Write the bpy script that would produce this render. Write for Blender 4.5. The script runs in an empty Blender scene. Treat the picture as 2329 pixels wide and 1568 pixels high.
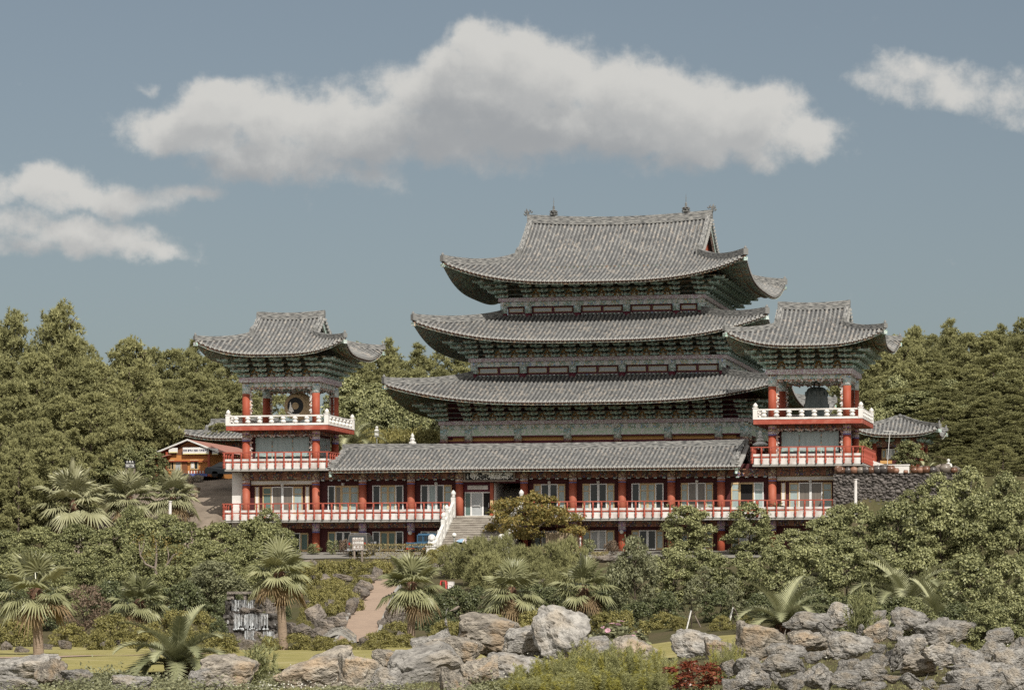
import bpy, bmesh, math, random
import numpy as np
from math import sin, cos, tan, pi, radians, sqrt, atan2, hypot, exp
from mathutils import Vector, Matrix, noise as mnoise

# ------------------------------------------------------------------ camera
S = bpy.context.scene
COL = S.collection
FPX, PSI, U0, V0, DIST, ZC = 7500.0, radians(12), 1164.5, 1385.0, 227.0, 1.7
CX, CY = DIST * sin(PSI), -DIST * cos(PSI)
CS, SN = cos(PSI), sin(PSI)
cam = bpy.data.cameras.new('camera')
cam.sensor_width = 36.0
cam.lens = 36.0 * FPX / 2329.0
cam.shift_y = (V0 - 784.0) / 2329.0
cam.clip_start, cam.clip_end = 1.0, 9000.0
cam_ob = bpy.data.objects.new('camera', cam)
COL.objects.link(cam_ob)
cam_ob.location = (CX, CY, ZC)
cam_ob.rotation_euler = (pi / 2, 0, PSI)
S.camera = cam_ob

# ------------------------------------------------------------------ light
SUN_AZ, SUN_EL = radians(33), radians(42)      # azimuth to the right of the facade normal
SUN_DIR = Vector((sin(SUN_AZ) * cos(SUN_EL), -cos(SUN_AZ) * cos(SUN_EL), sin(SUN_EL)))
sun = bpy.data.lights.new('sun', 'SUN')
sun.energy = 4.8
sun.angle = radians(0.5)
sun.color = (1.0, 0.945, 0.85)
sun_ob = bpy.data.objects.new('sun', sun)
COL.objects.link(sun_ob)
sun_ob.rotation_euler = SUN_DIR.to_track_quat('Z', 'Y').to_euler()
sun_ob.location = (60, -100, 120)
S.view_settings.view_transform = 'Standard'
S.view_settings.look = 'None'
S.view_settings.exposure = 0.0
S.view_settings.gamma = 1.0
S.cycles.max_bounces = 6
S.cycles.diffuse_bounces = 4
S.cycles.glossy_bounces = 2
S.cycles.transmission_bounces = 2
S.cycles.transparent_max_bounces = 4
S.cycles.use_denoising = False
S.cycles.caustics_reflective = False
S.cycles.caustics_refractive = False

world = bpy.data.worlds.new('World')
S.world = world
world.use_nodes = True
WN, WL = world.node_tree.nodes, world.node_tree.links
WN.clear()


def nd(tree, typ, **kw):
    n = tree.nodes.new(typ)
    for k, v in kw.items():
        setattr(n, k, v)
    return n


def mth(tree, op, a, b=None, c=None, clamp=False):
    n = tree.nodes.new('ShaderNodeMath')
    n.operation = op
    n.use_clamp = clamp
    for i, x in enumerate((a, b, c)):
        if x is None:
            continue
        if isinstance(x, (int, float)):
            n.inputs[i].default_value = x
        else:
            tree.links.new(x, n.inputs[i])
    return n.outputs[0]


def mixc(tree, f, a, b, blend='MIX'):
    n = tree.nodes.new('ShaderNodeMix')
    n.data_type = 'RGBA'
    n.blend_type = blend
    for idx, x in ((0, f), (6, a), (7, b)):
        if isinstance(x, (int, float)):
            n.inputs[idx].default_value = x
        elif isinstance(x, (tuple, list)):
            n.inputs[idx].default_value = tuple(x) + ((1.0,) if len(x) == 3 else ())
        else:
            tree.links.new(x, n.inputs[idx])
    return n.outputs[2]


# clouds: soft lobes given by compass heading and height above the horizon, in units of 1/7500
CLOUDS = [  # u, v, ru, rv, weight
    (1090, 75, 58, 55, .8), (1110, 120, 85, 70, 1), (1180, 130, 90, 75, 1), (1030, 170, 105, 70, .9), (1250, 190, 150, 90, 1), (1420, 215, 170, 90, 1),
    (1560, 235, 150, 85, 1), (1700, 270, 140, 85, 1), (1830, 305, 95, 55, .85), (1500, 300, 330, 75, 1), (1250, 300, 260, 70, 1), (960, 230, 130, 90, .8),
    (1000, 300, 150, 75, .85), (800, 300, 200, 95, 1), (640, 275, 130, 75, 1), (500, 255, 120, 75, 1), (430, 300, 140, 70, .95), (340, 300, 100, 40, .6),
    (350, 190, 45, 22, .5), (640, 360, 230, 70, .80), (800, 395, 140, 48, .66), (980, 350, 140, 50, .58), (1720, 365, 60, 38, .65),
    (1010, 80, 28, 28, .35), (1085, 205, 130, 75, .9), (1120, 260, 160, 60, .9),
    (90, 425, 160, 54, .82), (240, 458, 200, 52, .80), (420, 445, 140, 36, .62), (40, 515, 120, 48, .72), (210, 542, 185, 44, .80), (340, 570, 105, 28, .72), (50, 560, 110, 36, .66), (30, 350, 90, 22, .3),
    (2050, 160, 120, 52, .66), (2160, 205, 150, 62, .64), (2000, 205, 100, 46, .55), (2290, 220, 120, 62, .58), (2320, 270, 90, 50, .5), (2170, 715, 70, 22, .32), (1900, 640, 70, 20, .22),
    (1240, 380, 380, 40, .42),
]


def cloud_group():
    g = bpy.data.node_groups.new('cloud_density', 'ShaderNodeTree')
    g.interface.new_socket('P', in_out='INPUT', socket_type='NodeSocketVector')
    g.interface.new_socket('D', in_out='OUTPUT', socket_type='NodeSocketFloat')
    gi, go = nd(g, 'NodeGroupInput'), nd(g, 'NodeGroupOutput')
    # warp
    n1 = nd(g, 'ShaderNodeTexNoise')
    n1.inputs['Scale'].default_value = 42
    n1.inputs['Detail'].default_value = 5
    n1.inputs['Roughness'].default_value = .58
    g.links.new(gi.outputs[0], n1.inputs['Vector'])
    sub = nd(g, 'ShaderNodeVectorMath', operation='SUBTRACT')
    g.links.new(n1.outputs['Color'], sub.inputs[0])
    sub.inputs[1].default_value = (.5, .5, .5)
    sc = nd(g, 'ShaderNodeVectorMath', operation='SCALE')
    g.links.new(sub.outputs[0], sc.inputs[0])
    sc.inputs['Scale'].default_value = .017
    ad = nd(g, 'ShaderNodeVectorMath', operation='ADD')
    g.links.new(gi.outputs[0], ad.inputs[0])
    g.links.new(sc.outputs[0], ad.inputs[1])
    acc = None
    for (u, v, ru, rv, w) in CLOUDS:
        s = nd(g, 'ShaderNodeVectorMath', operation='SUBTRACT')
        g.links.new(ad.outputs[0], s.inputs[0])
        s.inputs[1].default_value = ((u - U0) / FPX, (V0 - v) / FPX, 0)
        m = nd(g, 'ShaderNodeVectorMath', operation='MULTIPLY')
        g.links.new(s.outputs[0], m.inputs[0])
        m.inputs[1].default_value = (FPX / (ru * 1.15), FPX / (rv * 1.15), 0)
        d = nd(g, 'ShaderNodeVectorMath', operation='DOT_PRODUCT')
        g.links.new(m.outputs[0], d.inputs[0])
        g.links.new(m.outputs[0], d.inputs[1])
        e = mth(g, 'MULTIPLY', mth(g, 'EXPONENT', mth(g, 'MULTIPLY', d.outputs['Value'], -1.1)), w)
        acc = e if acc is None else mth(g, 'SMOOTH_MAX', acc, e, .18)
    n2 = nd(g, 'ShaderNodeTexNoise')
    n2.inputs['Scale'].default_value = 70
    n2.inputs['Detail'].default_value = 9
    n2.inputs['Roughness'].default_value = .64
    g.links.new(gi.outputs[0], n2.inputs['Vector'])
    out = mth(g, 'ADD', acc, mth(g, 'MULTIPLY', mth(g, 'SUBTRACT', n2.outputs[0], .5), .95))
    g.links.new(out, go.inputs[0])
    return g


wt = world.node_tree
tc = nd(wt, 'ShaderNodeTexCoord')
def dotw(vec):
    d = nd(wt, 'ShaderNodeVectorMath', operation='DOT_PRODUCT')
    wt.links.new(tc.outputs['Generated'], d.inputs[0])
    d.inputs[1].default_value = vec
    return d.outputs['Value']
dF = mth(wt, 'MAXIMUM', dotw((-SN, CS, 0)), .05)
cxy = nd(wt, 'ShaderNodeCombineXYZ')
wt.links.new(mth(wt, 'DIVIDE', dotw((CS, SN, 0)), dF), cxy.inputs[0])
wt.links.new(mth(wt, 'DIVIDE', dotw((0, 0, 1)), dF), cxy.inputs[1])
cg = cloud_group()
def cden(off):
    g = nd(wt, 'ShaderNodeGroup')
    g.node_tree = cg
    a = nd(wt, 'ShaderNodeVectorMath', operation='ADD')
    wt.links.new(cxy.outputs[0], a.inputs[0])
    a.inputs[1].default_value = off
    wt.links.new(a.outputs[0], g.inputs[0])
    return g.outputs[0]
def mrange(x, lo, hi, a=0.0, b=1.0):
    n = nd(wt, 'ShaderNodeMapRange', interpolation_type='SMOOTHSTEP')
    wt.links.new(x, n.inputs[0])
    for i, q in enumerate((lo, hi, a, b)):
        n.inputs[i + 1].default_value = q
    return n.outputs[0]


dens = cden((0, 0, 0))
alpha = mrange(dens, .27, .72)
# how much cloud stands between a point and the sun, near and farther off
d_near = mrange(cden((.0030, .0060, 0)), .2, .95)
d_mid = mrange(cden((.0065, .0140, 0)), .15, .8)
d_far = mrange(cden((.0100, .0240, 0)), .10, .8)
occl = mth(wt, 'ADD', mth(wt, 'MULTIPLY', d_near, .38), mth(wt, 'ADD', mth(wt, 'MULTIPLY', d_mid, .30), mth(wt, 'MULTIPLY', d_far, .32)))

sky = nd(wt, 'ShaderNodeTexSky', sky_type='NISHITA')
sky.sun_disc = False
sky.sun_elevation = SUN_EL
sky.sun_rotation = pi - SUN_AZ      # 0 points to +Y; the sun stands behind the camera to the right
sky.altitude = 50
sky.air_density = 1.0
sky.dust_density = 1.2
sky.ozone_density = 1.6
hs = nd(wt, 'ShaderNodeHueSaturation')
hs.inputs['Saturation'].default_value = .62
hs.inputs['Value'].default_value = 1.0
wt.links.new(sky.outputs[0], hs.inputs['Color'])
SKY_STR = .057
skyc = mixc(wt, 1.0, hs.outputs[0], (.955, 1.0, 1.0), 'MULTIPLY')
bg1 = nd(wt, 'ShaderNodeBackground')
wt.links.new(skyc, bg1.inputs[0])
bg1.inputs[1].default_value = SKY_STR
bg2 = nd(wt, 'ShaderNodeBackground')
wt.links.new(mixc(wt, mrange(occl, .12, 1.08), (.64, .63, .60), (.345, .358, .37)), bg2.inputs[0])
bg2.inputs[1].default_value = 1.0
# unseen bright cloud banks behind and beside the viewer, added to fill the shade
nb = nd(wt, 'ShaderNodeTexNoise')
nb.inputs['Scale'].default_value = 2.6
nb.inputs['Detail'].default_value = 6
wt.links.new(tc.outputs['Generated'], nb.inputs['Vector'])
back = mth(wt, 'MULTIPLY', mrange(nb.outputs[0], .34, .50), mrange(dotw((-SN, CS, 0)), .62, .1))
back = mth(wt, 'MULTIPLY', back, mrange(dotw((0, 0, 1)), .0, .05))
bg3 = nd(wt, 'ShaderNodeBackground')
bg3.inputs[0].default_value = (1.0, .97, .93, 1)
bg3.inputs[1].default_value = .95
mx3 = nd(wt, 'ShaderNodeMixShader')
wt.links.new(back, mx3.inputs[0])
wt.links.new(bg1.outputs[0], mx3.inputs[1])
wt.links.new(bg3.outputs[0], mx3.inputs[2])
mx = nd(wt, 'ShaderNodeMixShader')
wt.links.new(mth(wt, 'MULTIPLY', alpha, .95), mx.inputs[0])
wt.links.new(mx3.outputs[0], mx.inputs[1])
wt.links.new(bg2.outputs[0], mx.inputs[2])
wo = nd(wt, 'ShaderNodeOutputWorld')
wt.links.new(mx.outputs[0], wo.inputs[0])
world.cycles.sampling_method = 'MANUAL'
world.cycles.sample_map_resolution = 512

# ------------------------------------------------------------------ helpers
def at(u, v, Y):
    """world X, Z of the photo point (u, v) on the plane y = Y"""
    a = (u - U0) / FPX
    dy = Y - CY
    dx = dy * (a * CS - SN) / (CS + a * SN)
    return CX + dx, ZC + (V0 - v) / FPX * (-dx * SN + dy * CS)


def lateral(x, y):
    return (x - CX) * CS + (y - CY) * SN, -(x - CX) * SN + (y - CY) * CS


def from_depth(u, d):
    q = (u - U0) / FPX * d
    return CX + q * CS - d * SN, CY + q * SN + d * CS


class MB:
    """collects faces into one mesh"""
    def __init__(s):
        s.v, s.f, s.m, s.uv = [], [], [], {}

    def add(s, verts, faces, mat=0, uvs=None):
        o = len(s.v)
        s.v.extend(verts)
        for i, f in enumerate(faces):
            if uvs is not None:
                s.uv[len(s.f)] = uvs[i]
            s.f.append(tuple(k + o for k in f))
            s.m.append(mat)
        return o

    def box(s, x0, x1, y0, y1, z0, z1, mat=0):
        return s.add([(x0, y0, z0), (x1, y0, z0), (x1, y1, z0), (x0, y1, z0), (x0, y0, z1), (x1, y0, z1), (x1, y1, z1), (x0, y1, z1)],
                     [(0, 3, 2, 1), (4, 5, 6, 7), (0, 1, 5, 4), (1, 2, 6, 5), (2, 3, 7, 6), (3, 0, 4, 7)], mat)

    def cbox(s, c, d, mat=0, rot=None):
        o = s.box(-d[0] / 2, d[0] / 2, -d[1] / 2, d[1] / 2, -d[2] / 2, d[2] / 2, mat)
        M = Matrix.Translation(c) @ (rot.to_4x4() if rot is not None else Matrix())
        s.xf(o, M)
        return o

    def xf(s, o, M):
        for i in range(o, len(s.v)):
            s.v[i] = tuple(M @ Vector(s.v[i]))

    def lathe(s, prof, cx=0, cy=0, n=10, mat=0, cap=True, ph=0.0):
        vs, fs = [], []
        k = len(prof)
        for (r, z) in prof:
            for j in range(n):
                a = 2 * pi * (j + ph) / n
                vs.append((cx + r * cos(a), cy + r * sin(a), z))
        for i in range(k - 1):
            for j in range(n):
                fs.append((i * n + j, i * n + (j + 1) % n, (i + 1) * n + (j + 1) % n, (i + 1) * n + j))
        if cap:
            fs.append(tuple(range(n))[::-1])
            fs.append(tuple((k - 1) * n + j for j in range(n)))
        return s.add(vs, fs, mat)

    def cyl(s, cx, cy, z0, z1, r0, r1=None, n=12, mat=0):
        return s.lathe([(r0, z0), (r0 if r1 is None else r1, z1)], cx, cy, n, mat)

    def tube(s, pts, radii, n=6, mat=0, cap=True):
        pts = [Vector(p) for p in pts]
        vs, fs = [], []
        up = Vector((0, 0, 1))
        for i, p in enumerate(pts):
            d = (pts[min(i + 1, len(pts) - 1)] - pts[max(i - 1, 0)]).normalized()
            a = d.cross(up)
            if a.length < .05:
                a = d.cross(Vector((1, 0, 0)))
            a.normalize()
            b = a.cross(d)
            r = radii[i] if isinstance(radii, (list, tuple)) else radii
            for j in range(n):
                t = 2 * pi * j / n
                vs.append(tuple(p + a * (r * cos(t)) + b * (r * sin(t))))
        for i in range(len(pts) - 1):
            for j in range(n):
                fs.append((i * n + j, i * n + (j + 1) % n, (i + 1) * n + (j + 1) % n, (i + 1) * n + j))
        if cap:
            fs.append(tuple(range(n))[::-1])
            fs.append(tuple((len(pts) - 1) * n + j for j in range(n)))
        return s.add(vs, fs, mat)

    def sweep(s, pts, w, h, mat=0, taper=None, uvs=True):
        """upright rectangle of width w and height h carried along a path of base points"""
        pts = [Vector(p) for p in pts]
        vs, fs, us = [], [], []
        L = 0.0
        for i, p in enumerate(pts):
            d = pts[min(i + 1, len(pts) - 1)] - pts[max(i - 1, 0)]
            d.z = 0
            d.normalize()
            a = Vector((d.y, -d.x, 0))
            k = taper[i] if taper else 1.0
            for (x, z) in ((-w / 2, 0), (w / 2, 0), (w / 2, h * k), (-w / 2, h * k)):
                vs.append(tuple(p + a * x + Vector((0, 0, z))))
        for i in range(len(pts) - 1):
            l2 = L + (pts[i + 1] - pts[i]).length
            for j in range(4):
                fs.append((i * 4 + j, i * 4 + (j + 1) % 4, (i + 1) * 4 + (j + 1) % 4, (i + 1) * 4 + j))
                v0, v1 = (0, h) if j != 3 else (h, 0)
                us.append([(L, v0), (L, v1), (l2, v1), (l2, v0)])
            L = l2
        fs += [(3, 2, 1, 0), tuple(4 * (len(pts) - 1) + j for j in range(4))]
        us += [[(0, 0)] * 4] * 2
        return s.add(vs, fs, mat, us)

    def build(s, name, mats, parent=None, smooth=False, loc=None):
        me = bpy.data.meshes.new(name)
        me.from_pydata(s.v, [], s.f)
        for m in mats if isinstance(mats, (list, tuple)) else [mats]:
            me.materials.append(m)
        if s.f:
            me.polygons.foreach_set('material_index', s.m)
            if smooth:
                me.polygons.foreach_set('use_smooth', [True] * len(s.f))
        if s.uv:
            lay = me.uv_layers.new(name='UVMap')
            buf = np.zeros((len(me.loops), 2), np.float32)
            for p in me.polygons:
                u = s.uv.get(p.index)
                if u is not None:
                    buf[p.loop_start:p.loop_start + p.loop_total] = u
            lay.data.foreach_set('uv', buf.ravel())
        me.update()
        return link(name, me, parent, loc)


def link(name, data, parent=None, loc=None, rot=None, scale=None):
    o = bpy.data.objects.new(name, data)
    COL.objects.link(o)
    if parent is not None:
        o.parent = parent
    if loc is not None:
        o.location = loc
    if rot is not None:
        o.rotation_euler = rot
    if scale is not None:
        o.scale = scale if isinstance(scale, (tuple, list, Vector)) else (scale,) * 3
    return o


def tag(o, label=None, cat=None, group=None, kind=None):
    if label: o['label'] = label
    if cat: o['category'] = cat
    if group: o['group'] = group
    if kind: o['kind'] = kind
    return o


def thing(name, label, cat, loc=(0, 0, 0), rz=0.0, group=None):
    o = link(name, None, None, loc, (0, 0, rz))
    o.empty_display_size = .5
    return tag(o, label, cat, group)


def dup(o, parent=None):
    c = o.copy()
    COL.objects.link(c)
    if parent is not None:
        c.parent = parent
    for ch in list(o.children):
        dup(ch, c)
    return c


def part(name, mesh, parent, loc=(0, 0, 0), rz=0.0, scale=None):
    return link(name, mesh, parent, loc, (0, 0, rz), scale)


def text_mesh(body, size, extrude=.01, align='CENTER'):
    cu = bpy.data.curves.new('lettering', 'FONT')
    cu.body = body
    cu.size = size
    cu.extrude = extrude
    cu.offset = size * .03
    cu.align_x = align
    cu.align_y = 'CENTER'
    o = bpy.data.objects.new('lettering', cu)
    COL.objects.link(o)
    dg = bpy.context.evaluated_depsgraph_get()
    me = bpy.data.meshes.new_from_object(o.evaluated_get(dg))
    bpy.data.objects.remove(o)
    me.name = 'lettering'
    return me


# ------------------------------------------------------------------ materials
def base_mat(name):
    m = bpy.data.materials.new(name)
    m.use_nodes = True
    t = m.node_tree
    b = t.nodes['Principled BSDF']
    return m, t, b


def pmat(name, c1, c2=None, scale=3.0, rough=.7, bump=0.0, detail=5.0, bscale=None, spec=.3, stretch=None, metal=0.0, lo=.35, hi=.65, c3=None, s3=.6, rnd=0.0):
    m, t, b = base_mat(name)
    b.inputs['Roughness'].default_value = rough
    b.inputs['Specular IOR Level'].default_value = spec
    b.inputs['Metallic'].default_value = metal
    if c2 is None:
        c2 = tuple(x * .82 for x in c1)
    co = nd(t, 'ShaderNodeTexCoord')
    vec = co.outputs['Object']
    if stretch:
        mp = nd(t, 'ShaderNodeMapping')
        mp.inputs['Scale'].default_value = stretch
        t.links.new(vec, mp.inputs[0])
        vec = mp.outputs[0]
    n = nd(t, 'ShaderNodeTexNoise')
    n.inputs['Scale'].default_value = scale
    n.inputs['Detail'].default_value = detail
    n.inputs['Roughness'].default_value = .62
    t.links.new(vec, n.inputs['Vector'])
    mr = nd(t, 'ShaderNodeMapRange')
    t.links.new(n.outputs[0], mr.inputs[0])
    mr.inputs[1].default_value, mr.inputs[2].default_value = lo, hi
    col = mixc(t, mr.outputs[0], c1, c2)
    if c3 is not None:
        n3 = nd(t, 'ShaderNodeTexNoise')
        n3.inputs['Scale'].default_value = scale * s3
        n3.inputs['Detail'].default_value = 4
        ad = nd(t, 'ShaderNodeVectorMath', operation='ADD')
        ad.inputs[1].default_value = (7.3, 2.1, 9.7)
        t.links.new(vec, ad.inputs[0])
        t.links.new(ad.outputs[0], n3.inputs['Vector'])
        mr3 = nd(t, 'ShaderNodeMapRange')
        t.links.new(n3.outputs[0], mr3.inputs[0])
        mr3.inputs[1].default_value, mr3.inputs[2].default_value = .5, .68
        col = mixc(t, mr3.outputs[0], col, c3)
    if rnd:
        oi = nd(t, 'ShaderNodeObjectInfo')
        h = nd(t, 'ShaderNodeHueSaturation')
        t.links.new(mth(t, 'ADD', mth(t, 'MULTIPLY', oi.outputs['Random'], rnd), 1 - rnd / 2), h.inputs['Value'])
        t.links.new(col, h.inputs['Color'])
        col = h.outputs[0]
    t.links.new(col, b.inputs['Base Color'])
    if bump:
        n2 = nd(t, 'ShaderNodeTexNoise')
        n2.inputs['Scale'].default_value = bscale or scale * 3
        n2.inputs['Detail'].default_value = 6
        t.links.new(vec, n2.inputs['Vector'])
        bp = nd(t, 'ShaderNodeBump')
        bp.inputs['Strength'].default_value = 1.0
        bp.inputs['Distance'].default_value = bump
        t.links.new(n2.outputs[0], bp.inputs['Height'])
        t.links.new(bp.outputs[0], b.inputs['Normal'])
    return m


def flat_mat(name, c, rough=.6, spec=.3, metal=0.0):
    return pmat(name, c, tuple(x * .9 for x in c), 2.0, rough, spec=spec, metal=metal)


def dancheong(name, palette, scale=9.0, stripes=0.0, rough=.6, gain=4.2):
    palette = [tuple(min(.70, x * gain) for x in c) for c in palette]
    """painted temple woodwork: small cells of the palette's colours, optionally broken by vertical bands"""
    m, t, b = base_mat(name)
    b.inputs['Roughness'].default_value = rough
    co = nd(t, 'ShaderNodeTexCoord')
    sp = nd(t, 'ShaderNodeSeparateXYZ')
    t.links.new(co.outputs['Object'], sp.inputs[0])
    cb = nd(t, 'ShaderNodeCombineXYZ')
    t.links.new(mth(t, 'ADD', sp.outputs[0], sp.outputs[1]), cb.inputs[0])
    t.links.new(sp.outputs[2], cb.inputs[1])
    v = nd(t, 'ShaderNodeTexVoronoi')
    v.feature = 'F1'
    v.inputs['Scale'].default_value = scale
    v.inputs['Randomness'].default_value = .75
    t.links.new(cb.outputs[0], v.inputs['Vector'])
    r = nd(t, 'ShaderNodeValToRGB')
    r.color_ramp.interpolation = 'CONSTANT'
    sx = nd(t, 'ShaderNodeSeparateColor')
    t.links.new(v.outputs['Color'], sx.inputs[0])
    t.links.new(sx.outputs[0], r.inputs[0])
    while len(r.color_ramp.elements) < len(palette):
        r.color_ramp.elements.new(.5)
    for i, c in enumerate(palette):
        r.color_ramp.elements[i].position = i / len(palette)
        r.color_ramp.elements[i].color = tuple(c) + (1,)
    col = r.outputs[0]
    edge = nd(t, 'ShaderNodeMapRange')
    t.links.new(v.outputs['Distance'], edge.inputs[0])
    edge.inputs[1].default_value, edge.inputs[2].default_value = .48, .62
    col = mixc(t, edge.outputs[0], col, palette[-1])
    if stripes:
        w = nd(t, 'ShaderNodeTexWave')
        w.bands_direction = 'X'
        w.inputs['Scale'].default_value = stripes
        w.inputs['Distortion'].default_value = .6
        t.links.new(cb.outputs[0], w.inputs['Vector'])
        mr = nd(t, 'ShaderNodeMapRange')
        t.links.new(w.outputs[0], mr.inputs[0])
        mr.inputs[1].default_value, mr.inputs[2].default_value = .7, .8
        col = mixc(t, mth(t, 'MULTIPLY', mr.outputs[0], .75), col, palette[0])
    t.links.new(col, b.inputs['Base Color'])
    return m


def tile_mat(name, c1, c2, rough=.75):
    m, t, b = base_mat(name)
    b.inputs['Roughness'].default_value = rough
    b.inputs['Specular IOR Level'].default_value = .25
    uv = nd(t, 'ShaderNodeUVMap')
    sp = nd(t, 'ShaderNodeSeparateXYZ')
    t.links.new(uv.outputs[0], sp.inputs[0])
    fl = nd(t, 'ShaderNodeVectorMath', operation='FLOOR')
    t.links.new(uv.outputs[0], fl.inputs[0])
    wn = nd(t, 'ShaderNodeTexWhiteNoise', noise_dimensions='2D')
    t.links.new(fl.outputs[0], wn.inputs['Vector'])
    co = nd(t, 'ShaderNodeTexCoord')
    n = nd(t, 'ShaderNodeTexNoise')
    n.inputs['Scale'].default_value = .55
    n.inputs['Detail'].default_value = 4
    t.links.new(co.outputs['Object'], n.inputs['Vector'])
    f = mth(t, 'ADD', mth(t, 'MULTIPLY', wn.outputs['Value'], .55), mth(t, 'MULTIPLY', mth(t, 'SUBTRACT', n.outputs[0], .30), .7), clamp=True)
    col = mixc(t, f, c1, c2)
    fr = mth(t, 'FRACT', sp.outputs[1])
    j = nd(t, 'ShaderNodeMapRange')
    t.links.new(fr, j.inputs[0])
    j.inputs[1].default_value, j.inputs[2].default_value = .80, .97
    col = mixc(t, mth(t, 'MULTIPLY', j.outputs[0], .55), col, tuple(x * .35 for x in c1))
    # warm and cool tints from tile to tile
    col = mixc(t, mth(t, 'MULTIPLY', mth(t, 'GREATER_THAN', wn.outputs['Value'], .86), .35), col, (.34, .29, .24))
    t.links.new(col, b.inputs['Base Color'])
    bp = nd(t, 'ShaderNodeBump')
    bp.inputs['Distance'].default_value = .03
    t.links.new(mth(t, 'SUBTRACT', 1.0, fr), bp.inputs['Height'])
    t.links.new(bp.outputs[0], b.inputs['Normal'])
    return m


def ridge_mat(name, c1, c2):
    """stacked flat ridge tiles: thin uneven courses"""
    m, t, b = base_mat(name)
    b.inputs['Roughness'].default_value = .8
    uv = nd(t, 'ShaderNodeUVMap')
    mp = nd(t, 'ShaderNodeMapping')
    mp.inputs['Scale'].default_value = (1.6, 11.0, 1)
    t.links.new(uv.outputs[0], mp.inputs[0])
    n = nd(t, 'ShaderNodeTexNoise')
    n.inputs['Scale'].default_value = 1.5
    n.inputs['Detail'].default_value = 4
    t.links.new(mp.outputs[0], n.inputs['Vector'])
    mr = nd(t, 'ShaderNodeMapRange')
    t.links.new(n.outputs[0], mr.inputs[0])
    mr.inputs[1].default_value, mr.inputs[2].default_value = .38, .62
    t.links.new(mixc(t, mr.outputs[0], c1, c2), b.inputs['Base Color'])
    bp = nd(t, 'ShaderNodeBump')
    bp.inputs['Distance'].default_value = .04
    t.links.new(n.outputs[0], bp.inputs['Height'])
    t.links.new(bp.outputs[0], b.inputs['Normal'])
    return m


def leaf_mat(name, c1, c2, gloss=.45, spec=.35, trans=.25, rnd=.25):
    m, t, b = base_mat(name)
    b.inputs['Roughness'].default_value = gloss
    b.inputs['Specular IOR Level'].default_value = spec
    a = nd(t, 'ShaderNodeAttribute')
    a.attribute_name = 'tint'
    oi = nd(t, 'ShaderNodeObjectInfo')
    f = mth(t, 'ADD', mth(t, 'MULTIPLY', oi.outputs['Random'], rnd), mth(t, 'MULTIPLY', a.outputs['Fac'], 1 - rnd))
    col = mixc(t, f, c1, c2)
    t.links.new(col, b.inputs['Base Color'])
    if trans:
        tr = nd(t, 'ShaderNodeBsdfTranslucent')
        t.links.new(col, tr.inputs[0])
        ms = nd(t, 'ShaderNodeMixShader')
        ms.inputs[0].default_value = trans
        t.links.new(b.outputs[0], ms.inputs[1])
        t.links.new(tr.outputs[0], ms.inputs[2])
        t.links.new(ms.outputs[0], t.nodes['Material Output'].inputs[0])
    return m


TEAL, GREEN, CREAM = (.125, .178, .165), (.065, .105, .075), (.50, .46, .36)
OCHRE, RUST, BLUE, DARK = (.36, .20, .07), (.36, .07, .03), (.05, .06, .22), (.016, .018, .016)
M = {}
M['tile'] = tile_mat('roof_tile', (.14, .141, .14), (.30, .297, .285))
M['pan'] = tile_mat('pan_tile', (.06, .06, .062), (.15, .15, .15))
M['tile_end'] = pmat('tile_end', (.30, .30, .29), (.42, .41, .39), 6, .8)
M['ridge'] = ridge_mat('ridge_tile', (.065, .067, .069), (.30, .295, .28))
M['ridge_plain'] = pmat('ridge_clay', (.10, .10, .10), (.2, .2, .19), 4, .8)
M['soffit'] = dancheong('soffit_paint', [(.10, .095, .07), (.075, .09, .075), (.11, .08, .055), (.07, .095, .085), (.05, .05, .045)], 5)
M['rafter'] = dancheong('rafter_paint', [(.10, .15, .125), (.075, .10, .085), (.14, .09, .055), (.10, .135, .12), (.05, .055, .05)], 8)
M['rafter_end'] = flat_mat('rafter_end', (.68, .62, .52))
M['rafter_ochre'] = flat_mat('rafter_ochre', (.52, .22, .12))
M['fascia'] = pmat('fascia', (.10, .05, .03), (.05, .03, .022), 3)
M['bracket'] = dancheong('bracket_paint', [TEAL, (.085, .13, .11), (.10, .145, .135), (.15, .2, .18), (.08, .105, .09)], 11)
M['bracket_light'] = dancheong('bracket_edge', [(.20, .33, .29), (.36, .40, .30), TEAL, (.14, .22, .17), (.05, .07, .055)], 15)
M['bracket_block'] = flat_mat('bracket_block', (.44, .36, .27))
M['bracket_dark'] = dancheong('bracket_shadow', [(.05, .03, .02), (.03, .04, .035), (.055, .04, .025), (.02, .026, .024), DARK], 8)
M['panel'] = dancheong('painted_panel', [(.09, .16, .14), (.14, .19, .15), (.17, .13, .08), (.06, .10, .09), (.05, .06, .05)], 7)
M['lintel'] = dancheong('lintel_paint', [(.17, .25, .22), (.12, .2, .19), (.34, .36, .28), (.22, .13, .08), (.06, .08, .14), (.07, .09, .075)], 10, .35)
M['lattice'] = dancheong('lattice_paint', [(.36, .38, .31), (.20, .26, .21), (.30, .30, .25), (.12, .15, .12)], 7)
M['plate'] = dancheong('plate_paint', [(.24, .19, .19), (.36, .32, .28), (.13, .10, .14), (.3, .25, .22), (.10, .075, .08)], 12)
M['frieze'] = dancheong('frieze_paint', [(.17, .075, .045), (.10, .06, .04), (.33, .11, .06), (.12, .14, .11), (.06, .055, .15), (.3, .24, .16), (.05, .025, .022)], 11, .3, gain=1.9)
M['capital'] = dancheong('capital_paint', [(.18, .29, .26), (.30, .36, .30), (.10, .15, .2), (.36, .30, .22), (.08, .1, .09)], 9)
M['cap_brown'] = dancheong('column_head_paint', [(.13, .085, .05), (.18, .13, .08), (.09, .07, .05), (.22, .17, .12), (.05, .03, .03)], 13)
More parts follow.
